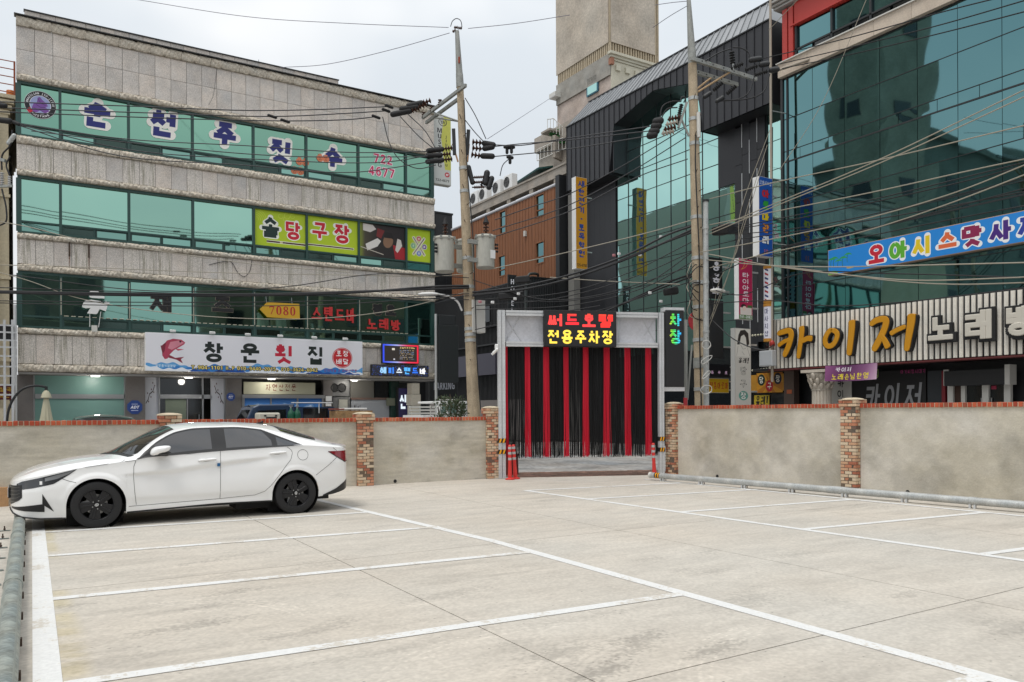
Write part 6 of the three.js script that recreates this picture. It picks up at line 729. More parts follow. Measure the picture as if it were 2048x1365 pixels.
bladeSign('traditional_aroma_sign', 'low yellow sign with red lettering behind the two poles', 1417, 1418, 1458, 757, 786, 23.6, 0.2, printed(320, 200, (c, W, H) => { fill(c, '#c9a01c', 0, 0, W, H); write(c, '전통아로마', 10, 40, 300, 120, { color: '#a81c24', weight: 0.15 }); }));
{ // two lit drums: barber stripes above, massage shop lettering below
  const drum = (X, yT, yB, label, map) => { const a = FRAME_U(23.3).at(X, yT), b = FRAME_U(23.3).at(X, yB), h = a.y - b.y, o = thing('drum_sign', label, 'sign', [23.3, b.y, a.p.z], 0, 'round drum signs by the mast'), r = 0.17; mesh('drum', new THREE.CylinderGeometry(r, r, h * 0.84, 28, 1, true).rotateY(Math.PI * 0.83).translate(0, h / 2, 0), std([1, 1, 1], 0.4, { map }), o); for (const y of [0, h * 0.92]) mesh('end_cap', new THREE.CylinderGeometry(r + 0.01, r + 0.01, h * 0.08, 24).translate(0, y + h * 0.04, 0), std([0.5, 0.22, 0.02], 0.5), o); mesh('arm', rod([0, h * 0.5, -0.1], [0.7, h * 0.5, -0.1], 0.03), M.galv, o); };
  drum(1537, 533, 607, 'round drum sign with red and blue barber stripes beside the mast', canvasTex(512, 640, (c, W, H) => { fill(c, '#e6e6ec', 0, 0, W, H); for (let k = 0; k < 4; k++) for (let i = -2; i < 9; i++) { c.fillStyle = i % 2 ? '#a8202c' : '#20346c'; c.save(); c.translate(k * 128 + 64, i * 90); c.transform(1, 0.6, 0, 1, 0, 0); c.fillRect(-34, 0, 68, 40); c.restore(); }  }));
  drum(1537, 608, 684, 'round drum sign with a column of navy massage shop letters', canvasTex(512, 640, (c, W, H) => { fill(c, '#e2e2ec', 0, 0, W, H); for (const x of [24, 152, 280, 408]) writeDown(c, '마사지샵', x, 20, 80, 600, { color: '#2c2c5c', weight: 0.13 }); }));
  const q = FRAME_U(23.2).rect(1523, 1549, 703, 734), w = inFrame(FRAME_U(23.2), 'wall_cabinet', 'small white utility cabinet at the end of the slatted sign', 'cabinet', null, q.cx, q.cy, 0); mesh('cabinet', rbox(q.w, q.h, 0.25, 0.02), std([0.5, 0.52, 0.53], 0.5), w); mesh('beacon', lathe([[0, 0], [0.1, 0], [0.1, 0.14], [0.06, 0.2], [0, 0.22]], 16), std([0.4, 0.03, 0.02], 0.4), w, 0.2, q.h / 2 + 0.15, 0); mesh('cabinet_door', box(q.w * 0.86, q.h * 0.86, 0.01), std([0.46, 0.48, 0.5], 0.5), w, 0, 0, 0.128);
}
{ // judo club blade sign on the corner of the granite block
  const f = Frame(0, 31.0, 0), r = f.rect(868, 904, 224, 364), o = thing('club_blade_sign', 'white and yellow blade sign of the judo club on the granite corner', 'sign', [r.cx + 0.05, r.cy, -31.2]); mesh('case', rbox(r.w, r.h, 0.3, 0.02), M.offWhite, o, 0, 0, -0.16); mesh('face', sheet(r.w - 0.04, r.h - 0.04), printed(320, 1280, (c, W, H) => { fill(c, '#c8cac6', 0, 0, W, H); c.fillStyle = '#c9c95c'; c.beginPath(); c.moveTo(190, 0); c.lineTo(W, 0); c.lineTo(W, 1000); c.lineTo(210, 1000); c.lineTo(140, 420); c.fill(); c.strokeStyle = '#2c2c28'; c.lineWidth = 12; c.beginPath(); c.arc(170, 110, 72, 0, 7); c.stroke(); c.lineWidth = 9; for (let i = 0; i < 7; i++) { c.beginPath(); c.moveTo(130 + i * 14, 70 + (i % 3) * 20); c.lineTo(150 + i * 10, 150 - (i % 2) * 30); c.stroke(); } c.fillStyle = '#26262a'; c.textAlign = 'center'; c.save(); c.font = 'bold 118px sans-serif'; [...'MUSTANG'].forEach((k, i) => c.fillText(k, 112, 320 + i * 108)); c.font = 'bold 66px sans-serif'; [...'JIUJITSU'].forEach((k, i) => c.fillText(k, 236, 400 + i * 76)); c.restore(); c.beginPath(); c.arc(250, 1090, 46, 0, 7); c.fillStyle = '#c04048'; c.fill(); c.fillStyle = '#fff'; c.font = 'bold 50px sans-serif'; c.fillText('4F', 250, 1108); c.fillStyle = '#202020'; c.font = 'bold 62px sans-serif'; c.fillText('722-4677', 160, 1230, 290); }), o); mesh('bracket', merge([-1, 1].map((k) => bar([-r.w / 2 - 0.5, k, -0.15], [-r.w / 2, k, -0.15], 0.06, 0.06))), M.galv, o);
}
// ---------------------------------------------------------------- utility poles
M.poleSteel = std([1, 1, 1], 0.55, { map: grainTex([148, 150, 146], 699, { metres: 1, coarse: 0.12, fine: 0.1 }), metalness: 0.3 });
const insulator = (n, r = 0.07, pitch = 0.075) => { const p = [[0, 0]]; for (let i = 0; i < n; i++) p.push([0.022, i * pitch + 0.005], [r, i * pitch + 0.02], [r * 0.92, i * pitch + 0.032], [0.028, i * pitch + pitch * 0.75]); p.push([0.02, n * pitch], [0, n * pitch]); return lathe(p, 14); };
const aim = (g, a, b) => { a = V3(a); b = V3(b); g.applyQuaternion(new THREE.Quaternion().setFromUnitVectors(UP, b.clone().sub(a).normalize())); return g.translate(a.x, a.y, a.z); };
const blackIns = insulator(5, 0.06, 0.06);
function poleBody(o, base, top, r0, r1, steelTop, r2, r3) {
  mesh('pole_shaft', metreUV(rod(base, top, r0, r1, 24)), M.concretePole, o); if (steelTop) { const d = V3(steelTop).clone().sub(V3(top)), k = V3(top).clone().addScaledVector(d, 0.22); mesh('sleeve', rod(V3(top).clone().addScaledVector(d, -0.03).toArray(), k.toArray(), r2 * 1.15, r2 * 1.05, 18), M.poleSteel, o); mesh('steel_extension', rod(k.toArray(), steelTop, r2, r3, 16), M.poleSteel, o); }
  const a = V3(base), b = V3(top); for (let i = 0; i < 15; i++) { const t = 0.28 + i * 0.045, p = a.clone().lerp(b, t), s = i % 2 ? 1 : -1; mesh('step_bolt', rod([p.x, p.y, p.z], [p.x + s * 0.1 - 0.12, p.y + 0.03, p.z + 0.3], 0.011, 0.011, 5), M.bolt, o); }
}
const bandAt = (o, a, b, t, r, h = 0.09, m = M.galv) => { const p = V3(a).clone().lerp(V3(b), t), q = V3(a).clone().lerp(V3(b), t + h / V3(a).distanceTo(V3(b))); mesh('pole_band', rod(p.toArray(), q.toArray(), r, r, 22), m, o); };
const cover = (a, b, r = 0.075) => { a = V3(a); b = V3(b); const g = new THREE.CapsuleGeometry(r, Math.max(0.02, a.distanceTo(b) - 2 * r), 4, 10); g.applyQuaternion(new THREE.Quaternion().setFromUnitVectors(UP, b.clone().sub(a).normalize())); const m = a.clone().add(b).multiplyScalar(0.5); return g.translate(m.x, m.y, m.z); };
{
  const Z = 23, W = (X, Y, z = Z) => atDepth(X, Y, z).toArray(), B = W(952, 870), T = W(920, 172), S = W(914, 62), o = thing('utility_pole', 'concrete utility pole carrying grey transformers beside the granite block', 'utility pole', [0, 0, 0], 0, 'concrete utility poles'); B[1] = -0.1;
  poleBody(o, B, T, 0.2, 0.1, S, 0.1, 0.06); for (const [t, r] of [[0.33, 0.165], [0.345, 0.163], [0.36, 0.162], [0.4, 0.16], [0.47, 0.152], [0.545, 0.145], [0.72, 0.128], [0.78, 0.122]]) bandAt(o, B, T, t, r + 0.012);
  const armF = Frame(T[0], 0, -Math.PI / 2), A = (X, Y) => { const q = armF.at(X, Y); return [q.p.x, q.p.y, q.p.z]; };
  for (const [x0, y0, x1, y1, dx] of [[937, 172, 850, 225, -0.09], [918, 192, 795 + 52, 226, 0.09]]) { const a = A(x0, y0), b = A(x1, y1 + (dx > 0 ? 10 : 0)); a[0] += dx; b[0] += dx; b[1] = a[1]; mesh('cross_arm', bar(a, b, 0.075, 0.09), M.poleSteel, o); }
  const e = A(862, 214), mid = [T[0], T[1] - 1.05, T[2]]; mesh('arm_brace', merge([rod([e[0] - 0.09, T[1] - 0.1, e[2]], mid, 0.022), rod([e[0] + 0.09, T[1] - 0.28, e[2]], mid, 0.022)]), M.poleSteel, o);
  for (const [X, Y] of [[885, 190], [868, 203], [852, 214]]) { const q = A(X, Y); mesh('post_insulator', aim(insulator(3, 0.065, 0.07), [q[0] - 0.09, T[1] - 0.02, q[2]], [q[0] - 0.09, T[1] - 1, q[2]]), M.brownPorcelain, o); }
  // dead-end covers where the lines leave to the left and to the right
  [[848, 205, 812, 213], [840, 213, 798, 219], [825, 221, 780, 230]].forEach(([xa, ya, xb, yb]) => { mesh('strain_insulator', aim(insulator(3, 0.09, 0.09), W(xa + 14, ya - 4), W(xa, ya)), M.brownPorcelain, o); mesh('line_cover', cover(W(xa, ya), W(xb, yb), 0.085), M.rubber, o); });
  [[944, 284, 963, 286, 992, 291], [944, 296, 964, 298, 990, 293], [942, 309, 960, 312, 990, 313]].forEach(([a, b, c, d, x, y]) => { mesh('strain_insulator', aim(insulator(3, 0.1, 0.1), W(a, b), W(c, d)), M.brownPorcelain, o); mesh('line_cover', cover(W(c, d), W(x, y), 0.085), M.rubber, o); });
  [[905, 296, 852, 302], [902, 308, 850, 312], [905, 318, 850, 324]].forEach(([a, b, c, d]) => { mesh('strain_insulator', aim(insulator(3, 0.085, 0.08), W(a, b), W(c, d)), M.brownPorcelain, o); mesh('line_cover', cover(W(a - 16, b + 2), W(c, d), 0.075), M.rubber, o); });
  mesh('fuse_link', merge([bar(W(907, 258), W(909, 310), 0.08, 0.1), bar(W(937, 260), W(934, 310), 0.08, 0.1)]), M.carbon, o); mesh('fibre_strut', merge([rod(W(905, 288), W(916, 324), 0.025), rod(W(938, 288), W(935, 324), 0.025)]), std([0.45, 0.26, 0.14], 0.6), o);
  // switch rack right of the pole
  for (let i = 0; i < 3; i++) mesh('switch_insulator', rod(W(944, 355 + i * 10), W(972, 354 + i * 10), 0.02), M.bolt, o), mesh('switch_fins', aim(insulator(5, 0.05, 0.06), W(948, 355 + i * 10), W(972, 354 + i * 10)), M.brownPorcelain, o); mesh('switch_body', merge([cover(W(975, 340), W(970, 372), 0.09), cover(W(985, 352), W(976, 380), 0.08), cover(W(936, 330), W(946, 370), 0.07)]), M.carbon, o); mesh('lightning_arrester', merge([aim(insulator(6, 0.05, 0.05), W(962, 372), W(978, 335)), aim(insulator(5, 0.05, 0.05), W(982, 375), W(985, 345))]), M.rubber, o);
  mesh('ground_wire', tube([[924, 200], [930, 330], [942, 480], [947, 620], [950, 720], [957, 820]].map(([X, Y]) => W(X + 4, Y, Z - 0.2)), 0.016, 40, 5), M.cable, o); mesh('top_insulator', merge([aim(insulator(2, 0.05, 0.06), W(916, 55), W(897, 55)), aim(insulator(2, 0.05, 0.06), W(916, 56), W(935, 57)), aim(insulator(2, 0.05, 0.06), W(912, 60), W(899, 67))]), M.brownPorcelain, o); mesh('jumper', tube([W(901, 53), W(905, 42), W(913, 37), W(921, 41), W(924, 54)], 0.012, 16, 5), M.cable, o); mesh('cabinet', box(0.42, 0.95, 0.3), M.offWhite, o, ...W(953, 634, Z + 0.05)); mesh('warning_plate', rod(W(918.3, 114, Z - 0.12), W(918.3, 126, Z - 0.12), 0.03, 0.03, 6), std([0.3, 0.06, 0.03], 0.6), o);
  // transformers are things of their own
  const can = (X, yT, yB, w, label, dz, side) => { const c = V3(W(X, yB, Z + dz)), h = V3(W(X, yT, Z + dz)).y - c.y, r = w * (Z + dz) / FOC / 2, t = thing('pole_transformer', label, 'transformer', [c.x, c.y, c.z], 0, 'transformers on the pole'), m = std([1, 1, 1], 0.5, { map: grainTex([176, 174, 164], 701, { metres: 1, coarse: 0.07, fine: 0.04 }) });
    mesh('tank', lathe([[0, 0], [r * 0.9, 0], [r, 0.03], [r, h - 0.06], [r * 1.07, h - 0.05], [r * 1.07, h - 0.01], [r * 0.96, h + 0.02], [0, h + 0.05]], 32), m, t); for (let i = 0; i < 8; i++) { const a = i * 0.785; mesh('lid_clamp', box(0.05, 0.1, 0.05), M.poleSteel, t, Math.cos(a) * r * 1.08, h - 0.03, Math.sin(a) * r * 1.08); }
    if (side) mesh('bushing', insulator(4, 0.09, 0.1), M.brownPorcelain, t, 0.03, h + 0.04, 0), mesh('bushing_cap', new THREE.ConeGeometry(0.09, 0.25, 12), M.rubber, t, 0.03, h + 0.52, 0); for (const y of [h * 0.22, h * 0.78]) mesh('hanger', box(0.35, 0.12, 0.1), M.poleSteel, t, side * (r + 0.12), y, 0); mesh('side_bushings', merge([0, 1, 2].map((k) => aim(insulator(2, 0.04, 0.05), [-side * r, h * 0.75 - k * 0.1, 0.1], [-side * (r + 0.2), h * 0.75 - k * 0.1, 0.15]))), M.rubber, t); if (side < 0) mesh('rating_plate', box(0.16, 0.24, 0.012), M.white, t, 0.1, h * 0.4, r + 0.003); };
  can(889, 476, 545, 39, 'grey pole transformer on the side of the pole near the granite block', -0.1, 1); can(970.5, 473, 537, 37, 'grey pole transformer with a white rating plate near the timber building', -0.1, -1); can(931, 482, 545, 36, 'grey pole transformer half hidden behind the pole', 0.62, 0);
  const l = thing('street_lamp', 'white curved arm street lamp fixed to the transformer pole', 'street lamp', [0, 0, 0]); mesh('lamp_arm', tube([W(924, 622), W(915, 604), W(900, 594), W(882, 590), W(868, 590)], 0.03, 20, 8), M.white, l); const h = mesh('lamp_head', (() => { const g = new THREE.SphereGeometry(1, 16, 8); g.scale(0.34, 0.06, 0.12); return g; })(), M.white, l, ...W(858, 589)); h.rotation.y = -0.5;
}
{
  const Z = 21, W = (X, Y, z = Z) => atDepth(X, Y, z).toArray(), B = W(1406, 870), T = W(1385, 128), S = W(1377, -12), o = thing('utility_pole', 'concrete utility pole behind the gate wall with crossarms reaching right', 'utility pole', [0, 0, 0], 0, 'concrete utility poles'); B[1] = -0.1;
  poleBody(o, B, T, 0.185, 0.115, S, 0.1, 0.05); for (const [t, r] of [[0.2, 0.175], [0.26, 0.17], [0.32, 0.168], [0.4, 0.16], [0.46, 0.155], [0.52, 0.15], [0.62, 0.142], [0.8, 0.13], [0.86, 0.126], [0.91, 0.124]]) bandAt(o, B, T, t, r + 0.012); bandAt(o, B, T, 0.255, 0.185, 0.28, M.poleSteel);
  const armF = Frame(0, -T[2], 0), A = (X, Y) => armF.at(X, Y).p.toArray(); const arm = (x0, y0, x1, dz) => { const a = A(x0, y0), b = A(x1, 158); a[2] += dz; b[2] += dz; b[1] = a[1]; mesh('cross_arm', bar(a, b, 0.085, 0.1), M.poleSteel, o); for (let i = 0; i < 5; i++) mesh('arm_hole', box(0.035, 0.035, 0.004), M.rubber, o, lerp(a[0], b[0], 0.15 + i * 0.16), a[1], a[2] + 0.0455); return [a, b]; };
  const [a1, b1] = arm(1374, 121, 1505, 0.14), [a2, b2] = arm(1388, 137, 1483, -0.14); mesh('fibre_strut', merge([rod([b1[0] - 1.0, b1[1], b1[2]], W(1396, 184), 0.028), rod([b2[0] - 1.0, b2[1], b2[2]], W(1394, 178), 0.028)]), std([0.45, 0.3, 0.16], 0.6), o);
  mesh('post_insulator', aim(insulator(5, 0.075, 0.07), W(1466, 128), W(1463, 95)), M.rubber, o); mesh('post_stem', rod(W(1467, 140), W(1466, 125), 0.025), M.galv, o);
  [[1462, 137, 1500, 121, 1525, 117], [1490, 140, 1520, 130, 1540, 127], [1510, 150, 1540, 141, 1560, 138]].forEach(([a, b, c, d, e, f]) => { mesh('strain_insulator', aim(insulator(6, 0.06, 0.06), W(a, b), W(c, d)), M.rubber, o); mesh('line_cover', cover(W(c - 3, d), W(e, f), 0.075), M.carbon, o); });
  [[1445, 165, 1420, 187], [1472, 172, 1445, 196]].forEach(([a, b, c, d]) => { mesh('strain_insulator', aim(insulator(6, 0.06, 0.055), W(a, b), W(c, d)), M.rubber, o); mesh('line_cover', cover(W(c + 4, d - 3), W(c - 14, d + 9), 0.06), M.carbon, o); });
  [[[1510, 150], [1498, 185], [1478, 198], [1440, 202]], [[1540, 148], [1530, 180], [1515, 192], [1480, 200], [1440, 200]], [[1466, 95], [1482, 96], [1497, 105], [1500, 120]], [[1463, 97], [1440, 105], [1410, 122]]].forEach((p) => mesh('jumper', tube(p.map(([X, Y]) => W(X, Y)), 0.018, 20, 5), M.cable, o));
  [[1360, 236], [1356, 246], [1352, 256], [1348, 264]].forEach(([X, Y], i) => { mesh('strain_insulator', aim(insulator(4, 0.085, 0.085), W(X, Y - 2), W(X - 34, Y + 6)), i % 2 ? std([0.45, 0.4, 0.34], 0.35) : M.brownPorcelain, o); mesh('line_cover', cover(W(X - 32, Y + 4), W(X - 55, Y + 9), 0.1), M.rubber, o); }); mesh('side_rack', merge([bar(W(1374, 205), W(1357, 256), 0.1, 0.06), rod(W(1360, 232), W(1378, 272), 0.03)]), M.poleSteel, o); mesh('arrester', merge([aim(insulator(6, 0.06, 0.055), W(1358, 232), W(1366, 198)), aim(insulator(6, 0.05, 0.05), W(1354, 250), W(1364, 215))]), M.rubber, o); [[[1320, 240], [1326, 212], [1345, 203], [1362, 203]], [[1322, 238], [1335, 218], [1355, 215]], [[1362, 203], [1364, 194], [1371, 196], [1368, 205]]].forEach((p) => mesh('jumper', tube(p.map(([X, Y]) => W(X, Y)), 0.018, 20, 5), M.cable, o));
  mesh('conduit', merge([rod(W(1397, 225, Z - 0.2), W(1398, 275, Z - 0.2), 0.05, 0.05, 10)]), M.offWhite, o); mesh('riser_cable', tube([[1392, 270], [1388, 320], [1394, 400], [1396, 520], [1399, 640], [1400, 815]].map(([X, Y], i) => W(X + (i % 2) * 3, Y, Z - 0.19)), 0.018, 40, 5), M.cable, o);
  // coils of spare cable round the shaft
  for (let i = 0; i < 7; i++) { const c = W(1388 + (i % 3) * 7, 545 + i * 12, Z - 0.15), r = 0.22 + (i % 3) * 0.09; mesh('cable_coil', tube(Array.from({ length: 9 }, (_, k) => [c[0] + Math.cos(k * 0.7) * r, c[1] + Math.sin(k * 0.7) * r * 1.2, c[2] + 0.05 * Math.sin(k * 2.1 + i)]), 0.013, 40, 5, true), i % 3 ? M.cable : M.paleCable, o); }
  const bx = mesh('splice_box', rbox(0.95, 0.28, 0.3, 0.05), M.rubber, o, ...W(1462, 458, Z - 0.3)); bx.rotation.set(0.1, 0.3, 0.16); const by = mesh('splice_box', rbox(0.4, 0.22, 0.24, 0.04), M.rubber, o, ...W(1440, 462, Z - 0.35)); by.rotation.z = 0.1;
  // slim steel service pole in front
  const q = thing('service_pole', 'slim galvanised service pole standing beside the concrete pole', 'pole', [0, 0, 0]), z2 = 20.3, b = W(1413, 870, z2), t = W(1411.5, 404, z2); b[1] = -0.1; mesh('shaft', metreUV(rod(b, t, 0.075, 0.068, 18)), M.galv, q); mesh('cap', rod(t, [t[0], t[1] + 0.05, t[2]], 0.09, 0.09, 16), M.carbon, q); for (const k of [0.2, 0.36, 0.52, 0.7, 0.9]) bandAt(q, b, t, k, 0.082, 0.06); for (let i = 0; i < 9; i++) { const p = V3(b).clone().lerp(V3(t), 0.12 + i * 0.095); mesh('step_hole', box(0.02, 0.02, 0.006), M.rubber, q, p.x - 0.03, p.y, p.z + 0.073); }
  mesh('lamp_head', (() => { const g = new THREE.SphereGeometry(1, 16, 8); g.scale(0.26, 0.06, 0.12); return g; })(), M.offWhite, q, ...W(1436, 582, z2)); for (let i = 0; i < 4; i++) mesh('wire_tie', tube(Array.from({ length: 8 }, (_, k) => W(1413 + Math.cos(k * 1.3 + i) * (9 + i % 2 * 3), 690 + i * 30 + Math.sin(k * 1.3) * 9, z2 - 0.12)), 0.01, 24, 5), M.offWhite, q);
  const s = thing('road_sign_post', 'thin white post with a round red sign beside the gate', 'sign post', [0, 0, 0]), z3 = 19.8, pb = W(1372, 850, z3); pb[1] = -0.07; mesh('post', rod(pb, W(1372, 640, z3), 0.045, 0.045, 12), M.poleSteel, s); mesh('sign_disc', (() => { const g = new THREE.CylinderGeometry(0.26, 0.26, 0.02, 28); g.rotateX(Math.PI / 2); return g; })(), std([0.5, 0.02, 0.03], 0.4), s, ...W(1391, 643, 21.7)); mesh('strut', rod(W(1375, 800, z3), W(1384, 690, z3), 0.025), M.poleSteel, s); const rs = W(1371, 804, z3 - 0.1); mesh('notice_board', box(0.12, 0.2, 0.02), std([0.5, 0.03, 0.04], 0.5), s, ...rs); mesh('notice_foot', box(0.12, 0.1, 0.02), std([0.6, 0.45, 0.03], 0.5), s, rs[0], rs[1] - 0.15, rs[2]);
}
{ // insulators of the next pole, just outside the frame on the left
  const Z = 21, W = (X, Y, z = Z) => atDepth(X, Y, z).toArray(), o = thing('line_end_fittings', 'black and grey line insulators reaching in beside the granite block edge', 'insulator', [0, 0, 0]); const B = W(-75, 870), T = W(-75, 60); B[1] = -0.1; mesh('pole_shaft', metreUV(rod(B, T, 0.2, 0.13, 20)), M.concretePole, o); mesh('cross_arm', bar(W(-75, 300), W(10, 322), 0.08, 0.08), M.poleSteel, o); mesh('line_cover', merge([cover(W(-40, 205), W(14, 212), 0.07), cover(W(-40, 236), W(24, 243), 0.08), cover(W(24, 243), W(40, 250), 0.05)]), M.rubber, o); mesh('arrester', merge([aim(insulator(6, 0.06, 0.06), W(3, 345), W(3, 376)), aim(insulator(5, 0.05, 0.06), W(18, 352), W(18, 380)), aim(insulator(4, 0.05, 0.06), W(-30, 275), W(20, 278))]), std([0.4, 0.4, 0.4], 0.4), o); mesh('fitting', cover(W(14, 290), W(30, 268), 0.06), M.galv, o); [[[24, 260], [20, 290], [4, 310], [3, 340]], [[3, 378], [12, 420], [10, 445], [-20, 455]], [[20, 312], [12, 330], [18, 350]]].forEach((p) => mesh('jumper', tube(p.map(([X, Y]) => W(X, Y)), 0.022, 20, 5), M.cable, o)); mesh('lower_arm', bar(W(-75, 376), W(24, 372), 0.06, 0.06), M.poleSteel, o);
}
// ---------------------------------------------------------------- overhead lines, each its own cable
function cable(label, pts, r, m = M.cable, group = 'overhead cables') { const g = tube(pts.map(([X, Y, Z]) => atDepth(X, Y, Z)), r, Math.max(20, pts.length * 12), 5); return tag(mesh('overhead_cable', g, m), label, 'cable', group); }
{
  const spread = (pts, z0, z1) => { const n = pts.length - 1, x0 = pts[0][0], x1 = pts[n][0]; return pts.map(([x, y]) => { const t = (x - x0) / (x1 - x0); return [x, y, 1 / lerp(1 / z0, 1 / z1, t)]; }); };
  const top = 'thin high line crossing the open sky to a pole top', hv = 'black high voltage line in front of the granite parapet', lv = 'black line sagging across the top floor windows', low = 'black service cable along the second floor windows', pale = 'pale cream service cable in front of the mirrored building', dark = 'dark service cable in front of the mirrored building', mid = 'black high voltage line between the two poles', diag = 'black line rising past the black building to the far pole', bundle = 'thick black communication cable bundle', stay = 'pale stay wire crossing the second floor';
  const fine = std([0.16, 0.15, 0.2], 0.5);
  [[[260, -3], [500, 34], [700, 47], [897, 55]], [[560, 135], [650, 129], [780, 100], [899, 66]], [[936, 57], [1030, 47], [1140, 30]], [[975, 278], [1040, 236], [1112, 189]], [[1310, 10], [1345, 5], [1376, 2]], [[1306, 55], [1340, 32], [1374, 12]]].forEach((p, i) => cable(top, spread(p, i < 2 ? 26 : 23, i === 3 ? 40 : i > 3 ? 21 : 23), 0.009, fine, 'thin lines against the sky'));
  [[[-20, 203], [250, 212], [500, 221], [640, 219], [781, 213]], [[-20, 215], [300, 226], [545, 233], [690, 227], [770, 222]], [[-20, 223], [320, 236], [570, 242], [700, 239], [748, 234]]].forEach((p) => cable(hv, spread(p, 21, 23), 0.016, M.wire, 'high voltage lines'));
  for (const [X, Y] of [[544, 233], [570, 242], [778, 213], [772, 221], [752, 234]]) { const p = atDepth(X, Y, 22.4); tag(mesh('line_spacer', cover([p.x - 0.15, p.y, p.z + 0.05], [p.x + 0.15, p.y, p.z - 0.05], 0.04), M.rubber, null), 'black sleeve clamped on the high voltage line', 'line sleeve', 'sleeves on the high voltage lines'); }
  [[[38, 248], [250, 278], [500, 292], [700, 305], [855, 303]], [[40, 250], [260, 300], [500, 318], [760, 325], [855, 312]], [[40, 252], [230, 310], [480, 330], [700, 345], [860, 324]], [[62, 262], [300, 290], [560, 312], [852, 314]], [[765, 234], [780, 290], [800, 320], [835, 337], [872, 330]], [[800, 233], [840, 275], [868, 298]], [[815, 228], [850, 262], [870, 295]]].forEach((p, i) => cable(i < 4 ? lv : 'black jumper loop hanging from the crossarm of the transformer pole', spread(p, i < 4 ? 21 : 22.8, 22.8), 0.014, M.wire, i < 4 ? 'lines across the top floor' : 'jumper loops'));
  [[[-20, 585], [200, 590], [450, 592], [700, 586], [880, 573], [938, 572]], [[-20, 583], [260, 588], [520, 589], [760, 582], [938, 576]]].forEach((p) => cable(bundle + ' along the second floor windows', spread(p, 20.5, 22.8), 0.034, M.cable, 'cable bundles'));
  [[[-20, 602], [300, 605], [620, 603], [938, 588]], [[-20, 606], [300, 612], [640, 610], [938, 592]], [[20, 550], [300, 582], [560, 575], [760, 548], [938, 556]], [[-20, 575], [330, 586], [640, 592], [938, 600]]].forEach((p) => cable(low, spread(p, 20.5, 22.8), 0.013, M.cable, 'service cables along the second floor'));
  [[[-20, 540], [60, 563], [150, 595], [300, 622], [480, 637], [640, 637], [780, 622], [930, 585]], [[-20, 530], [120, 533], [420, 545], [720, 551], [868, 553], [935, 548]], [[-20, 440], [60, 455], [140, 475], [300, 500], [520, 530], [700, 545]]].forEach((p, i) => cable(['pale wire sagging deep across the second floor windows', 'pale wire running level above the second floor windows', 'pale wire slanting down across the third floor windows'][i], spread(p, 20.5, 22.8), 0.011, M.paleCable, 'pale wires on the left'));
  [[[990, 290], [1040, 291], [1120, 279], [1300, 253]], [[990, 293], [1050, 287], [1130, 281], [1300, 262]], [[990, 313], [1060, 307], [1140, 298], [1298, 272]]].forEach((p) => cable(mid, spread(p, 23, 21), 0.015, M.wire, 'high voltage lines between the poles'));
  for (const [X, Y] of [[1014, 295], [1023, 294], [1020, 315]]) { const p = atDepth(X, Y, 22.8); tag(mesh('line_clamp', merge([cover([p.x - 0.12, p.y, p.z], [p.x + 0.12, p.y, p.z], 0.05), cover([p.x, p.y, p.z], [p.x, p.y - 0.2, p.z], 0.045)]), M.rubber), 'black hanging clamp on the line right of the transformer pole', 'line clamp', 'hanging clamps'); }
  [[[990, 440], [1060, 415], [1134, 390], [1240, 335], [1340, 275], [1372, 255]], [[985, 462], [1134, 412], [1260, 345], [1372, 275]], [[985, 475], [1134, 425], [1280, 352], [1376, 318]], [[930, 196], [950, 230], [972, 278]], [[930, 240], [950, 265], [968, 284]], [[1000, 352], [1006, 330], [1018, 318]]].forEach((p, i) => cable(i < 3 ? diag : 'short black jumper right of the transformer pole', spread(p, 23, i < 3 ? 21 : 22.9), 0.014, M.wire, i < 3 ? 'rising lines' : 'short jumpers'));
  [[[945, 585], [1030, 575], [1130, 553], [1250, 512], [1340, 468], [1392, 450]], [[945, 590], [1040, 580], [1140, 558], [1260, 516], [1392, 456]], [[945, 592], [1060, 577], [1180, 545], [1300, 497], [1392, 462]], [[1240, 610], [1300, 582], [1350, 560], [1394, 545]], [[1200, 628], [1290, 590], [1350, 566], [1394, 550]]].forEach((p, i) => cable(bundle + ' strung between the poles over the gate', spread(p, 22.8, 21), i < 3 ? 0.03 : 0.026, M.cable, 'cable bundles'));
  [[[950, 600], [1130, 585], [1260, 545], [1392, 480]], [[950, 612], [1120, 596], [1280, 550], [1392, 500]], [[950, 620], [1150, 610], [1290, 575], [1392, 520]], [[1000, 600], [1140, 602], [1290, 568], [1392, 500]], [[1000, 640], [1180, 625], [1300, 590], [1392, 560]], [[945, 560], [1040, 590], [1100, 600], [1200, 590], [1392, 530]], [[950, 660], [1000, 648], [1100, 628], [1200, 612]]].forEach((p) => cable('thin black cable between the poles over the gate', spread(p, 22.8, 21), 0.013, M.cable, 'thin cables between the poles'));
  [[[985, 538], [1130, 506], [1310, 462], [1392, 438]], [[1100, 555], [1200, 562], [1310, 567], [1360, 569]]].forEach((p) => cable('pale cable between the poles in front of the timber building', spread(p, 22.8, 21), 0.013, M.paleCable, 'pale cables between the poles'));
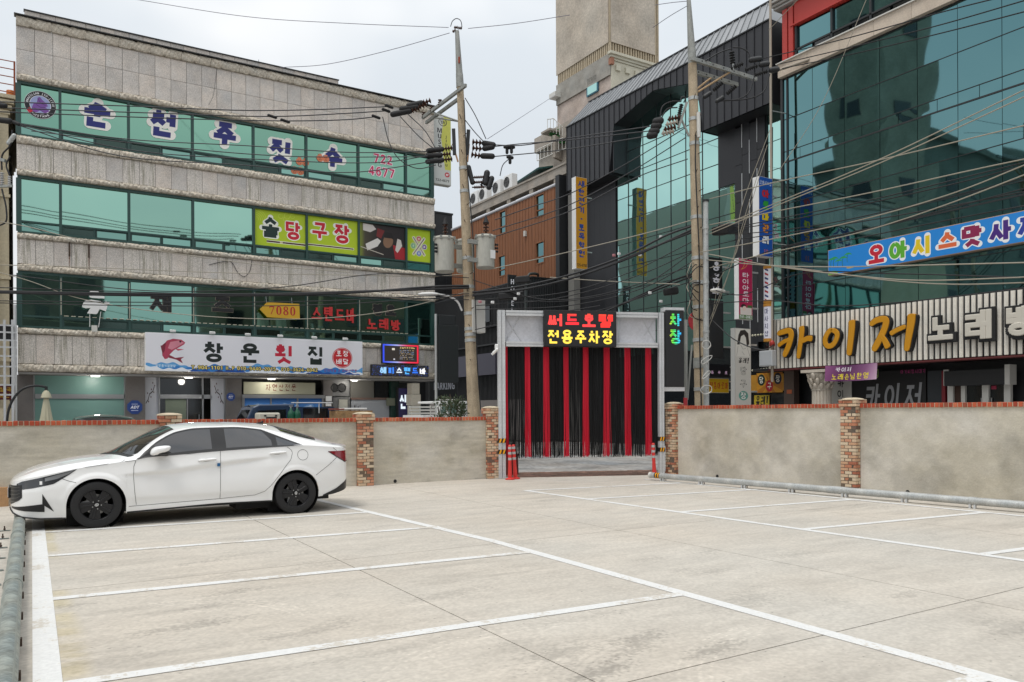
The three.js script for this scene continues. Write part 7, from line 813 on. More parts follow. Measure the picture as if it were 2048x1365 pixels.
  for (const [X, Y, w] of [[1022, 592, 0.75], [1045, 560, 0.4], [1342, 583, 0.4]]) { const p = atDepth(X, Y, w > 0.6 ? 22.6 : 21.6), b = rbox(w, 0.2, 0.2, 0.04); const m = mesh('splice_closure', b, M.rubber, null, p.x, p.y, p.z, -0.5); m.rotation.z = 0.1; tag(m, w > 0.6 ? 'long black splice case hanging over the gate post' : X < 1200 ? 'small black splice case above the long one' : 'black splice case hanging right of the gate sign', 'splice case', 'splice cases on the cables'); }
  [[1037, 588], [1030, 598], [1228, 511], [1238, 508], [1280, 510], [1322, 474], [960, 604], [985, 605], [1322, 603], [1300, 586]].forEach(([X, Y], i) => { const p = atDepth(X, Y, 22.2 - i * 0.1); tag(mesh('cable_tag', rbox(0.09, 0.07, 0.05, 0.01), i % 4 === 2 ? std([0.5, 0.2, 0.22], 0.6) : M.white, null, p.x, p.y, p.z), 'small pale tag clipped to the cables between the poles', 'cable tag', 'cable tags'); });
  [[[1420, 398], [1545, 366], [1750, 322], [2070, 246]], [[1420, 462], [1536, 413], [1755, 321], [2070, 170]], [[1420, 468], [1540, 417], [1770, 322], [2070, 184]], [[1420, 450], [1546, 424], [1743, 385], [1946, 340], [2070, 314]], [[1400, 505], [1536, 480], [1733, 437], [1911, 385], [2070, 322]], [[1420, 536], [1536, 507], [1731, 462], [1886, 412], [2070, 342]], [[1414, 520], [1536, 531], [1656, 534], [1786, 532], [2070, 525]], [[1414, 508], [1551, 533], [1711, 552], [1836, 561], [2070, 554]], [[1545, 531], [1636, 542], [1786, 562], [1911, 569], [2070, 565]]].forEach((p, i) => cable(i < 6 ? 'pale cable rising across the mirrored glass above the sky blue sign' : 'pale cable sagging across the foot of the sky blue sign', spread(p, 20.3, 13.5), 0.0125, M.paleCable, 'pale cables on the right'));
  [[[1470, 455], [1546, 440], [1743, 400], [1946, 351], [2070, 320]], [[1470, 458], [1546, 447], [1760, 402], [1950, 358], [2070, 326]], [[1470, 470], [1640, 450], [1850, 405], [2070, 352]], [[1410, 560], [1546, 500], [1750, 455], [2070, 372]], [[1470, 480], [1650, 455], [1860, 420], [2070, 380]], [[1540, 512], [1700, 480], [1900, 440], [2070, 408]], [[1410, 608], [1546, 602], [1660, 612], [1800, 605], [2070, 575]], [[1410, 575], [1480, 590], [1600, 548], [1800, 548], [2070, 556]], [[1560, 128], [1700, 95], [1880, 50], [2070, -5]], [[1565, 137], [1720, 105], [1900, 62], [2070, 18]], [[1527, 117], [1700, 75], [1900, 20], [2040, -15]], [[1424, 640], [1470, 680], [1530, 700], [1548, 690]]].forEach((p, i) => cable(i > 10 ? 'short dark cable drooping from the service pole to the white cabinet' : i > 7 ? 'black high line passing the red framed top floor' : i > 5 ? 'dark cable running just above the slatted karaoke sign' : dark, spread(p, 20.5, 13.5), 0.0125, M.cable, 'dark cables on the right'));
  [[[1538, 60], [1600, -5]], [[1420, 640], [1440, 590], [1460, 540], [1530, 320]], [[1418, 655], [1450, 570], [1500, 400], [1535, 290]], [[1560, 340], [1640, 215], [1735, -5]], [[1424, 640], [1440, 560], [1475, 500], [1480, 430], [1540, 260]]].forEach((p) => cable('thin stay wire slanting up towards the mast', spread(p, 20.4, 19), 0.008, M.paleCable, 'slanting stay wires'));
}
// ---------------------------------------------------------------- white saloon car
const curve = (k) => (x) => { // smooth monotone curve through knots [x, y]
  const n = k.length; if (x <= k[0][0]) return k[0][1]; if (x >= k[n - 1][0]) return k[n - 1][1]; let i = 0; while (x > k[i + 1][0]) i++;
  const s = (a) => (a < 0 || a >= n - 1 ? null : (k[a + 1][1] - k[a][1]) / (k[a + 1][0] - k[a][0])), m = (a) => { const p = s(a - 1), q = s(a); return p === null ? q : q === null ? p : p * q <= 0 ? 0 : 2 * p * q / (p + q); };
  const h = k[i + 1][0] - k[i][0], t = (x - k[i][0]) / h, t2 = t * t, t3 = t2 * t; return (2 * t3 - 3 * t2 + 1) * k[i][1] + (t3 - 2 * t2 + t) * h * m(i) + (-2 * t3 + 3 * t2) * k[i + 1][1] + (t3 - t2) * h * m(i + 1);
};
const CAR = (() => {
  const X0 = -0.245, X1 = 4.452;
  const wide = curve([[-0.245, 0.0], [-0.243, 0.12], [-0.235, 0.28], [-0.215, 0.44], [-0.18, 0.58], [-0.12, 0.69], [-0.02, 0.77], [0.15, 0.83], [0.45, 0.878], [0.8, 0.9], [2.2, 0.908], [3.5, 0.905], [3.9, 0.885], [4.15, 0.845], [4.3, 0.77], [4.38, 0.66], [4.425, 0.5], [4.445, 0.28], [4.452, 0]]);
  const bot = curve([[-0.245, 0.27], [-0.15, 0.2], [0, 0.165], [0.4, 0.155], [1.1, 0.175], [1.7, 0.195], [2.4, 0.215], [3.15, 0.21], [3.85, 0.24], [4.1, 0.265], [4.3, 0.31], [4.452, 0.36]]);
  const belt = curve([[-0.245, 0.61], [-0.2, 0.65], [-0.1, 0.685], [0.14, 0.738], [0.54, 0.82], [1.06, 0.888], [1.25, 0.912], [1.42, 0.942], [1.7, 0.958], [2.38, 1.0], [3.35, 1.042], [3.6, 1.05], [4.0, 1.02], [4.3, 0.985], [4.4, 0.965], [4.452, 0.93]]);
  const mid = curve([[-0.245, 0.625], [-0.2, 0.685], [-0.13, 0.735], [0.14, 0.845], [0.36, 0.905], [0.64, 0.95], [0.9, 0.972], [1.25, 1.14], [1.66, 1.34], [1.77, 1.38], [2.0, 1.41], [2.25, 1.42], [2.6, 1.42], [2.94, 1.405], [3.25, 1.37], [3.48, 1.315], [3.8, 1.215], [4.14, 1.105], [4.3, 1.06], [4.4, 1.02], [4.43, 1.0], [4.452, 0.94]]);
  const railW = curve([[-0.245, 0], [-0.235, 0.2], [-0.215, 0.33], [-0.18, 0.43], [-0.12, 0.52], [0.0, 0.6], [0.3, 0.67], [0.9, 0.72], [1.15, 0.79], [1.26, 0.8], [1.57, 0.73], [1.81, 0.66], [2.1, 0.62], [2.6, 0.605], [3.0, 0.605], [3.3, 0.625], [3.6, 0.665], [3.9, 0.7], [4.2, 0.69], [4.35, 0.58], [4.42, 0.4], [4.445, 0.2], [4.452, 0]]);
  const railY = curve([[-0.245, 0.615], [-0.2, 0.67], [-0.1, 0.725], [0.14, 0.81], [0.54, 0.885], [0.9, 0.925], [1.1, 0.925], [1.26, 0.945], [1.4, 1.07], [1.57, 1.2], [1.81, 1.315], [2.1, 1.362], [2.6, 1.37], [3.0, 1.33], [3.3, 1.255], [3.6, 1.155], [3.9, 1.09], [4.2, 1.035], [4.35, 1.005], [4.452, 0.935]]);
  const wheels = [0.765, 3.49], R = 0.362, hub = 0.316;
  const arch = (x) => { let y = -1; for (const c of wheels) if (Math.abs(x - c) <= R) y = Math.max(y, hub + Math.sqrt(R * R - (x - c) ** 2)); return y; };
  const cTop = curve([[0.9, 0.69], [1.22, 0.72], [1.69, 0.765], [2.35, 0.84], [3.28, 0.905]]), cLow = curve([[0.9, 0.675], [1.22, 0.70], [1.69, 0.695], [2.02, 0.735], [2.35, 0.775], [2.9, 0.845], [3.28, 0.9]]);
  function sideZ(x, y) {
    const W = wide(x), b = belt(x);
    if (y > b) { const t = clamp((y - b) / Math.max(0.01, railY(x) - b)), z0 = W * 0.955 - 0.012, z1 = railW(x); return lerp(z0, z1, t) + Math.sin(t * Math.PI) * 0.012; }
    const y0 = bot(x), t = (y - y0) / Math.max(0.05, b - y0); let z = W * (0.94 + 0.06 * Math.sin(Math.min(1, t / 0.5) * Math.PI / 2) - 0.045 * sstep(0.62, 1, t));
    const fade = sstep(1.0, 1.4, x) * sstep(3.3, 2.7, x); if (fade > 0) { const a = cTop(x), c = cLow(x); z -= 0.034 * fade * (y < a && y > c ? (a - y) / (a - c) : y <= c ? sstep(0.3, c, y) : 0); z -= 0.012 * fade * sstep(0.4, 0.33, y) * sstep(0.24, 0.3, y); }
    for (const c of wheels) { const d = Math.hypot(x - c, y - hub); z += 0.012 * sstep(R + 0.09, R + 0.03, d) * W; }
    return z;
  }
  // a regular grid of points as a surface; flip mirrors it to the other flank
  function grid(rows) { const P = [], U = [], I = [], n = rows[0].length; rows.forEach((r, i) => r.forEach((p, j) => { P.push(...p); U.push(i, j); })); for (let i = 0; i < rows.length - 1; i++) for (let j = 0; j < n - 1; j++) { const a = i * n + j; I.push(a, a + n, a + 1, a + 1, a + n, a + n + 1); } const g = new THREE.BufferGeometry(); g.setAttribute('position', new THREE.Float32BufferAttribute(P, 3)); g.setAttribute('uv', new THREE.Float32BufferAttribute(U, 2)); g.setIndex(I); g.computeVertexNormals(); return g; }
  const mirrored = (g) => { const m = g.clone(), p = m.attributes.position; for (let i = 0; i < p.count; i++) p.setZ(i, -p.getZ(i)); const I = [...m.index.array]; for (let i = 0; i < I.length; i += 3) [I[i], I[i + 1]] = [I[i + 1], I[i]]; m.setIndex(I); m.computeVertexNormals(); return m; };
  const both = (g) => merge([g, mirrored(g)]);
  // a patch of the flank between two curves, lifted by e
  const flank = (x0, x1, lo, hi, e = 0.004, nx = 30, ny = 8) => grid(Array.from({ length: nx + 1 }, (_, i) => { const x = lerp(x0, x1, i / nx), a = lo(x), b = Math.max(a + 0.001, hi(x)); return Array.from({ length: ny + 1 }, (_, j) => { const y = lerp(a, b, j / ny); return [x, y, sideZ(x, y) + e]; }); }));
  const line = (pts, r = 0.0042) => { const dense = []; for (let i = 0; i < pts.length - 1; i++) for (let k = 0; k < 6; k++) { const x = lerp(pts[i][0], pts[i + 1][0], k / 6), y = lerp(pts[i][1], pts[i + 1][1], k / 6); dense.push([x, y, sideZ(x, y) + 0.001]); } const q = pts[pts.length - 1]; dense.push([q[0], q[1], sideZ(...q) + 0.001]); return tube(dense, r, dense.length * 2, 5); };
  const topPt = (x, q, e = 0) => { // q: 0 at the rail, 1 on the centre line
    const w = railW(x), y0 = railY(x), y1 = mid(x), z = w * (1 - q), c = 1 - Math.pow(1 - q, 2); return [x, lerp(y0, y1, c) + e, z]; };
  return { X0, X1, wide, bot, belt, mid, railW, railY, wheels, R, hub, arch, sideZ, grid, mirrored, both, flank, line, topPt };
})();
function buildCar(name, label, group, paint) {
  const C = CAR, o = thing(name, label, 'car', [0, 0, 0], 0, group), B = new THREE.Group(); B.name = 'body'; o.add(B);
  const glass = new THREE.MeshPhysicalMaterial({ color: lin(0.014, 0.015, 0.019), roughness: 0.06, ior: 1.8, clearcoat: 0.6, clearcoatRoughness: 0.03 }), screen = new THREE.MeshPhysicalMaterial({ color: lin(0.012, 0.013, 0.014), roughness: 0.05, ior: 1.55 }), black = std([0.012, 0.012, 0.013], 0.45), gloss = std([0.01, 0.01, 0.011], 0.2), gap = std([0.02, 0.02, 0.02], 0.9);
  const P = (n, g, m, p = B) => mesh(n, g, m, p), P2 = (n, g, m, p = o) => { mesh(n, g, m, p); mesh(n, g.index ? C.mirrored(g) : g, m, p); };
  // flanks
  const xs = new Set(); for (let x = C.X0; x <= C.X1; x += 0.035) xs.add(x); for (let k = 0; k <= 16; k++) { const e = 1 - Math.cos(k / 16 * Math.PI / 2); xs.add(C.X0 + e * 0.2); xs.add(C.X1 - e * 0.2); } for (const c of C.wheels) for (let k = 0; k <= 30; k++) xs.add(c + C.R * Math.cos(k / 30 * Math.PI)); for (const c of C.wheels) for (const s of [-1, 1]) xs.add(c + s * (C.R + 0.0005));
  const X = [...xs].sort((a, b) => a - b).filter((x, i, a) => !i || x - a[i - 1] > 1e-5);
  const flankRows = X.map((x) => { const lo = Math.max(C.bot(x), C.arch(x)), hi = C.belt(x); return Array.from({ length: 45 }, (_, j) => { const y = lerp(lo, hi, j / 44); return [x, y, C.sideZ(x, y)]; }); }); P('flank', C.both(C.grid(flankRows)), paint);
  // shoulder to rail, rail to centre line
  P('upper_side', C.both(C.grid(X.map((x) => Array.from({ length: 9 }, (_, j) => { const y = lerp(C.belt(x), C.railY(x), j / 8); return [x, y, j ? C.sideZ(x, y + 1e-6) : C.sideZ(x, C.belt(x))]; })))), paint);
  P('roof_and_bonnet', C.both(C.grid(X.map((x) => Array.from({ length: 15 }, (_, j) => C.topPt(x, j / 14))))), paint);
  // bonnet ridges
  for (const q of [0.38]) P2('bonnet_crease', tube(Array.from({ length: 20 }, (_, i) => C.topPt(lerp(-0.05, 0.85, i / 19), q, -0.004)), 0.006, 40, 5), paint);
  // windscreen and rear window follow the same surface
  const screenPatch = (xb, xt, q0, e) => C.both(C.grid(Array.from({ length: 21 }, (_, i) => Array.from({ length: 13 }, (_, j) => { const q = lerp(q0, 1, j / 12), x = lerp(xb(q), xt(q), i / 20); return C.topPt(x, q, e); }))));
  P('windscreen', screenPatch((q) => lerp(1.33, 0.93, Math.sqrt(q)), (q) => lerp(1.79, 1.72, q), 0.1, 0.005), screen); P('rear_window', screenPatch((q) => lerp(3.35, 3.28, q), (q) => lerp(3.86, 4.02, q), 0.12, 0.005), screen); P('cowl', screenPatch((q) => lerp(1.26, 0.86, Math.sqrt(q)), (q) => lerp(1.34, 0.95, Math.sqrt(q)), 0.06, 0.003), black);
  // side windows
  const low = (d) => (x) => C.belt(x) + d, up = (d) => (x) => C.railY(x) - d;
  P2('window_trim', C.flank(1.26, 3.61, low(0.0), (x) => Math.min(C.railY(x) - 0.022, x > 3.0 ? lerp(1.315, 1.058, (x - 3.0) / 0.61) : 9), 0.004, 60, 6), black);
  const dlo = (x) => Math.min(C.railY(x) - 0.045, x > 3.0 ? lerp(1.29, 1.058, (x - 3.0) / 0.58) : 9);
  P2('front_side_window', C.flank(1.5, 2.27, low(0.02), dlo, 0.008, 40, 6), glass); P2('rear_side_window', C.flank(2.47, 3.14, low(0.02), (x) => Math.min(dlo(x), x > 3.02 ? lerp(1.285, 1.14, (x - 3.02) / 0.12) : 9), 0.008, 30, 6), glass); P2('quarter_window', C.flank(3.22, 3.56, low(0.014), (x) => dlo(x) - 0.012, 0.007, 16, 4), glass);
  // lamps, grille and trim
  const pw = (k) => (x) => { for (let i = 0; i < k.length - 1; i++) if (x <= k[i + 1][0]) return lerp(k[i][1], k[i + 1][1], clamp((x - k[i][0]) / (k[i + 1][0] - k[i][0]))); return k[k.length - 1][1]; };
  P2('headlight', C.flank(-0.16, 0.53, pw([[-0.16, 0.55], [0.02, 0.575], [0.26, 0.625], [0.44, 0.74], [0.53, 0.808]]), pw([[-0.16, 0.63], [-0.1, 0.665], [0.14, 0.718], [0.53, 0.812]]), 0.004, 40, 8), new THREE.MeshPhysicalMaterial({ color: lin(0.03, 0.032, 0.035), roughness: 0.12, clearcoat: 1 })); P2('headlight_reflector', C.flank(0.16, 0.5, pw([[0.16, 0.66], [0.3, 0.69], [0.44, 0.75], [0.5, 0.79]]), pw([[0.16, 0.705], [0.5, 0.798]]), 0.0065, 20, 4), std([0.36, 0.37, 0.38], 0.2, { metalness: 0.6 })); P2('projector_lens', C.flank(0.1, 0.13, () => 0.62, () => 0.665, 0.009, 3, 3), M.white);
  P('grille', C.both(C.flank(-0.2449, -0.1, (x) => lerp(0.33, 0.45, clamp((x + 0.245) / 0.145)), (x) => lerp(0.6, 0.62, clamp((x + 0.245) / 0.145)), 0.006, 24, 8)), black); for (let i = 0; i < 5; i++) P2('grille_bar', C.line([[-0.2445, 0.36 + i * 0.05], [-0.22, 0.38 + i * 0.05], [-0.16, 0.4 + i * 0.046], [-0.12, 0.43 + i * 0.04]], 0.006), std([0.1, 0.1, 0.1], 0.3, { metalness: 0.6 }));
  P2('lower_intake', C.flank(-0.235, 0.155, pw([[-0.235, 0.3], [-0.08, 0.272], [0.155, 0.255]]), pw([[-0.235, 0.32], [-0.1, 0.335], [0.155, 0.365]]), 0.005, 24, 4), black); P2('bumper_fin', C.flank(0.13, 0.262, pw([[0.13, 0.36], [0.262, 0.255]]), pw([[0.13, 0.5], [0.262, 0.258]]), 0.006, 10, 4), black); P2('front_lip', C.line([[-0.24, 0.285], [-0.2, 0.235], [-0.1, 0.192], [0.1, 0.165], [0.4, 0.158]], 0.012), black);
  P2('sill_trim', C.flank(1.135, 3.125, (x) => C.bot(x) - 0.002, (x) => C.bot(x) + 0.02, 0.004, 30, 2), gap);
  P2('tail_light', C.flank(4.02, 4.44, pw([[4.02, 0.935], [4.17, 0.85], [4.32, 0.77], [4.44, 0.8]]), pw([[4.02, 0.945], [4.44, 0.945]]), 0.006, 24, 6), new THREE.MeshPhysicalMaterial({ color: lin(0.22, 0.004, 0.012), roughness: 0.15, clearcoat: 1 })); P2('tail_light_bezel', C.line([[4.02, 0.945], [4.17, 0.848], [4.32, 0.766], [4.4, 0.78]], 0.008), black);
  P2('rear_diffuser', C.flank(3.93, 4.44, pw([[3.93, 0.245], [4.1, 0.262], [4.3, 0.305], [4.44, 0.35]]), pw([[3.93, 0.262], [4.15, 0.35], [4.35, 0.47], [4.44, 0.5]]), 0.006, 24, 4), black);
  P('boot_spoiler', C.both(C.grid(Array.from({ length: 9 }, (_, i) => { const x = lerp(4.2, 4.5, i / 8); return Array.from({ length: 9 }, (_, j) => { const q = j / 8, z = 0.72 * (1 - q) * (1 - 0.25 * (i / 8)); return [x - 0.08 * Math.pow(1 - q, 2), lerp(C.mid(4.2) - 0.005, 1.03, i / 8) - 0.03 * Math.pow(1 - q, 2), z]; }); }))), paint);
  // shut lines, handles, filler flap
  for (const l of [[[1.255, 0.905], [1.225, 0.82], [1.22, 0.68], [1.235, 0.45], [1.255, 0.285]], [[2.38, 0.998], [2.378, 0.7], [2.372, 0.3]], [[3.36, 1.035], [3.42, 0.99], [3.44, 0.94], [3.41, 0.84], [3.32, 0.73], [3.19, 0.56], [3.1, 0.45], [3.02, 0.375], [2.88, 0.325], [2.37, 0.3], [1.7, 0.282], [1.16, 0.268]], [[0.5, 0.815], [0.54, 0.822], [0.85, 0.862], [1.1, 0.893], [1.25, 0.905]], [[0.36, 0.69], [0.44, 0.655], [0.52, 0.632]], [[4.16, 0.845], [4.0, 0.72], [3.8, 0.58]], [[4.1, 1.0], [4.17, 0.95]], [[1.06, 0.885], [1.12, 0.915]]]) P2('shut_line', C.line(l, 0.0028), gap);
  P('filler_flap', (() => { const g = tube(Array.from({ length: 21 }, (_, i) => { const a = i / 20 * 6.283, x = 3.6 + 0.082 * Math.cos(a), y = 0.905 + 0.08 * Math.sin(a); return [x, y, C.sideZ(x, y) + 0.0005]; }), 0.0028, 60, 5); return g; })(), gap);
  for (const [x0, y0, x1, y1] of [[2.06, 0.872, 2.33, 0.89], [3.09, 0.942, 3.35, 0.958]]) for (const s of [1, -1]) { const h = mesh('door_handle', (() => { const g = new THREE.SphereGeometry(1, 18, 10); g.scale(0.135, 0.019, 0.026); return g; })(), paint, o, (x0 + x1) / 2, (y0 + y1) / 2, s * (C.sideZ((x0 + x1) / 2, (y0 + y1) / 2) + 0.012)); h.rotation.z = 0.06; mesh('grip_recess', (() => { const g = new THREE.SphereGeometry(1, 14, 8); g.scale(0.07, 0.026, 0.008); return g; })(), std([0.25, 0.25, 0.25], 0.5), h, -0.01, -0.006, s * -0.012); }
  // mirrors
  for (const s of [1, -1]) { const sh = new THREE.SphereGeometry(1, 24, 16), p = sh.attributes.position; for (let i = 0; i < p.count; i++) { let x = p.getX(i), y = p.getY(i), z = p.getZ(i); const k = (v, e) => Math.sign(v) * Math.pow(Math.abs(v), e); x = k(x, 0.72); y = k(y, 0.7); z = k(z, 0.8); p.setXYZ(i, x * 0.13 + y * 0.02, y * 0.07 * (1 - 0.28 * (x + 1) / 2) + 0.02 * x, z * 0.1); } sh.computeVertexNormals(); const m = mesh('door_mirror', sh, paint, o, 1.555, 1.045, s * 0.985); mesh('mirror_foot', new RoundedBoxGeometry(0.15, 0.05, 0.16, 2, 0.02), black, m, 0.03, -0.062, s * -0.06); mesh('mirror_skirt', (() => { const g = new THREE.SphereGeometry(1, 16, 10); g.scale(0.118, 0.03, 0.09); return g; })(), black, m, 0.02, -0.043, 0); }
  mesh('aerial_fin', poly([[0, 0], [0.16, 0], [0.17, 0.055], [0.13, 0.03], [0.05, 0.012]], 0.03).translate(0, 0, -0.015), black, o, 3.05, C.mid(3.13) - 0.004, 0); mesh('edge_guard', box(0.035, 0.045, 0.03), std([0.01, 0.12, 0.3], 0.6), o, 2.352, 0.8, C.sideZ(2.352, 0.8) + 0.008);
  const pl = mesh('number_plate', box(0.012, 0.115, 0.53), M.white, o, -0.262, 0.485, 0); mesh('plate_frame', box(0.02, 0.14, 0.55), black, o, -0.252, 0.485, 0);
  mesh('underbody', box(4.0, 0.1, 1.5), gap, o, 2.05, 0.24, 0); mesh('silencer', box(0.5, 0.12, 0.5), gap, o, 2.9, 0.16, 0.4);
  // wheels
  const tyre = lathe([[0.215, -0.1], [0.225, -0.108], [0.3, -0.105], [0.314, -0.09], [0.317, -0.05], [0.317, 0.05], [0.314, 0.09], [0.3, 0.105], [0.225, 0.108], [0.215, 0.1]], 56).rotateX(Math.PI / 2), barrel = lathe([[0.218, -0.1], [0.222, 0.098], [0.214, 0.106], [0.205, 0.1], [0.198, 0.06], [0.19, -0.09]], 48).rotateX(Math.PI / 2);
  const spoke = () => { const list = []; for (let i = 0; i < 5; i++) { const a = i * 2 * Math.PI / 5 + 0.2, s = new THREE.Shape([[-0.03, 0.03], [0.036, 0.035], [0.075, 0.2], [0.05, 0.214], [0.012, 0.212], [-0.062, 0.2], [-0.07, 0.19]].map((q) => new THREE.Vector2(...q))), g = new THREE.ExtrudeGeometry(s, { depth: 0.022, bevelEnabled: true, bevelSize: 0.006, bevelThickness: 0.008, bevelSegments: 2 }); g.rotateZ(a); list.push(g.translate(0, 0, 0.05 + i * 0.0005)); const s2 = new THREE.Shape([[-0.004, 0.05], [0.012, 0.05], [0.036, 0.195], [0.012, 0.2]].map((q) => new THREE.Vector2(...q))), g2 = new THREE.ExtrudeGeometry(s2, { depth: 0.012, bevelEnabled: true, bevelSize: 0.004, bevelThickness: 0.004, bevelSegments: 1 }); g2.rotateZ(a); list.push(g2.translate(0, 0, 0.076 + i * 0.0005)); } return merge(list); };
  const spokes = spoke(), rimM = std([0.02, 0.02, 0.022], 0.38, { metalness: 0.3 });
  for (const c of C.wheels) { for (const s of [1, -1]) { const w = new THREE.Group(); w.name = 'wheel'; w.position.set(c, 0.317, s * 0.785); if (s < 0) w.rotation.y = Math.PI; w.rotation.z = c * 0.4; o.add(w); mesh('tyre', tyre, M.rubber, w); mesh('rim', barrel, rimM, w); mesh('spokes', spokes, rimM, w); mesh('brake_disc', new THREE.CylinderGeometry(0.14, 0.14, 0.02, 28).rotateX(Math.PI / 2), std([0.3, 0.3, 0.3], 0.4, { metalness: 0.8 }), w, 0, 0, 0.0); mesh('caliper', box(0.1, 0.13, 0.06), std([0.25, 0.25, 0.25], 0.5), w, -0.11, 0.03, 0.02); mesh('hub_cap', new THREE.CylinderGeometry(0.032, 0.034, 0.02, 24).rotateX(Math.PI / 2), gloss, w, 0, 0, 0.088); mesh('hub_mark', merge([new THREE.TorusGeometry(0.019, 0.0028, 6, 24).scale(1.15, 0.85, 1), moved(box(0.004, 0.022, 0.003).clone().rotateZ(-0.25), -0.006, 0, 0), moved(box(0.004, 0.022, 0.003).clone().rotateZ(-0.25), 0.006, 0, 0), box(0.012, 0.004, 0.0034)]), M.white, w, 0, 0, 0.099); for (let i = 0; i < 5; i++) { const a = i * 1.2566 + 0.83; mesh('wheel_nut', new THREE.CylinderGeometry(0.0085, 0.0085, 0.016, 6).rotateX(Math.PI / 2), M.steel, w, 0.057 * Math.cos(a), 0.057 * Math.sin(a), 0.078); } }
    P('arch_liner', merge([new THREE.CylinderGeometry(C.R - 0.004, C.R - 0.004, 1.74, 36, 1, true, 0, Math.PI).rotateX(Math.PI / 2).rotateZ(0)].map((g) => { g.translate(0, 0, 0); return g; })).rotateZ(Math.PI / 2 * 0), std([0.006, 0.006, 0.006], 0.9, { side: THREE.DoubleSide })).position.set(c, C.hub, 0); P('inner_wing', box(0.7, 0.7, 1.2), gap).position.set(c, 0.38, 0); }
  return o;
}
const whitePaint = new THREE.MeshPhysicalMaterial({ color: lin(0.86, 0.86, 0.855), roughness: 0.3, clearcoat: 1, clearcoatRoughness: 0.04, side: THREE.DoubleSide });
const saloon = buildCar('white_saloon_car', 'white four door saloon car with black wheels parked by the wall', null, whitePaint); saloon.position.set(0, 0, -(12.03 + 0.905));
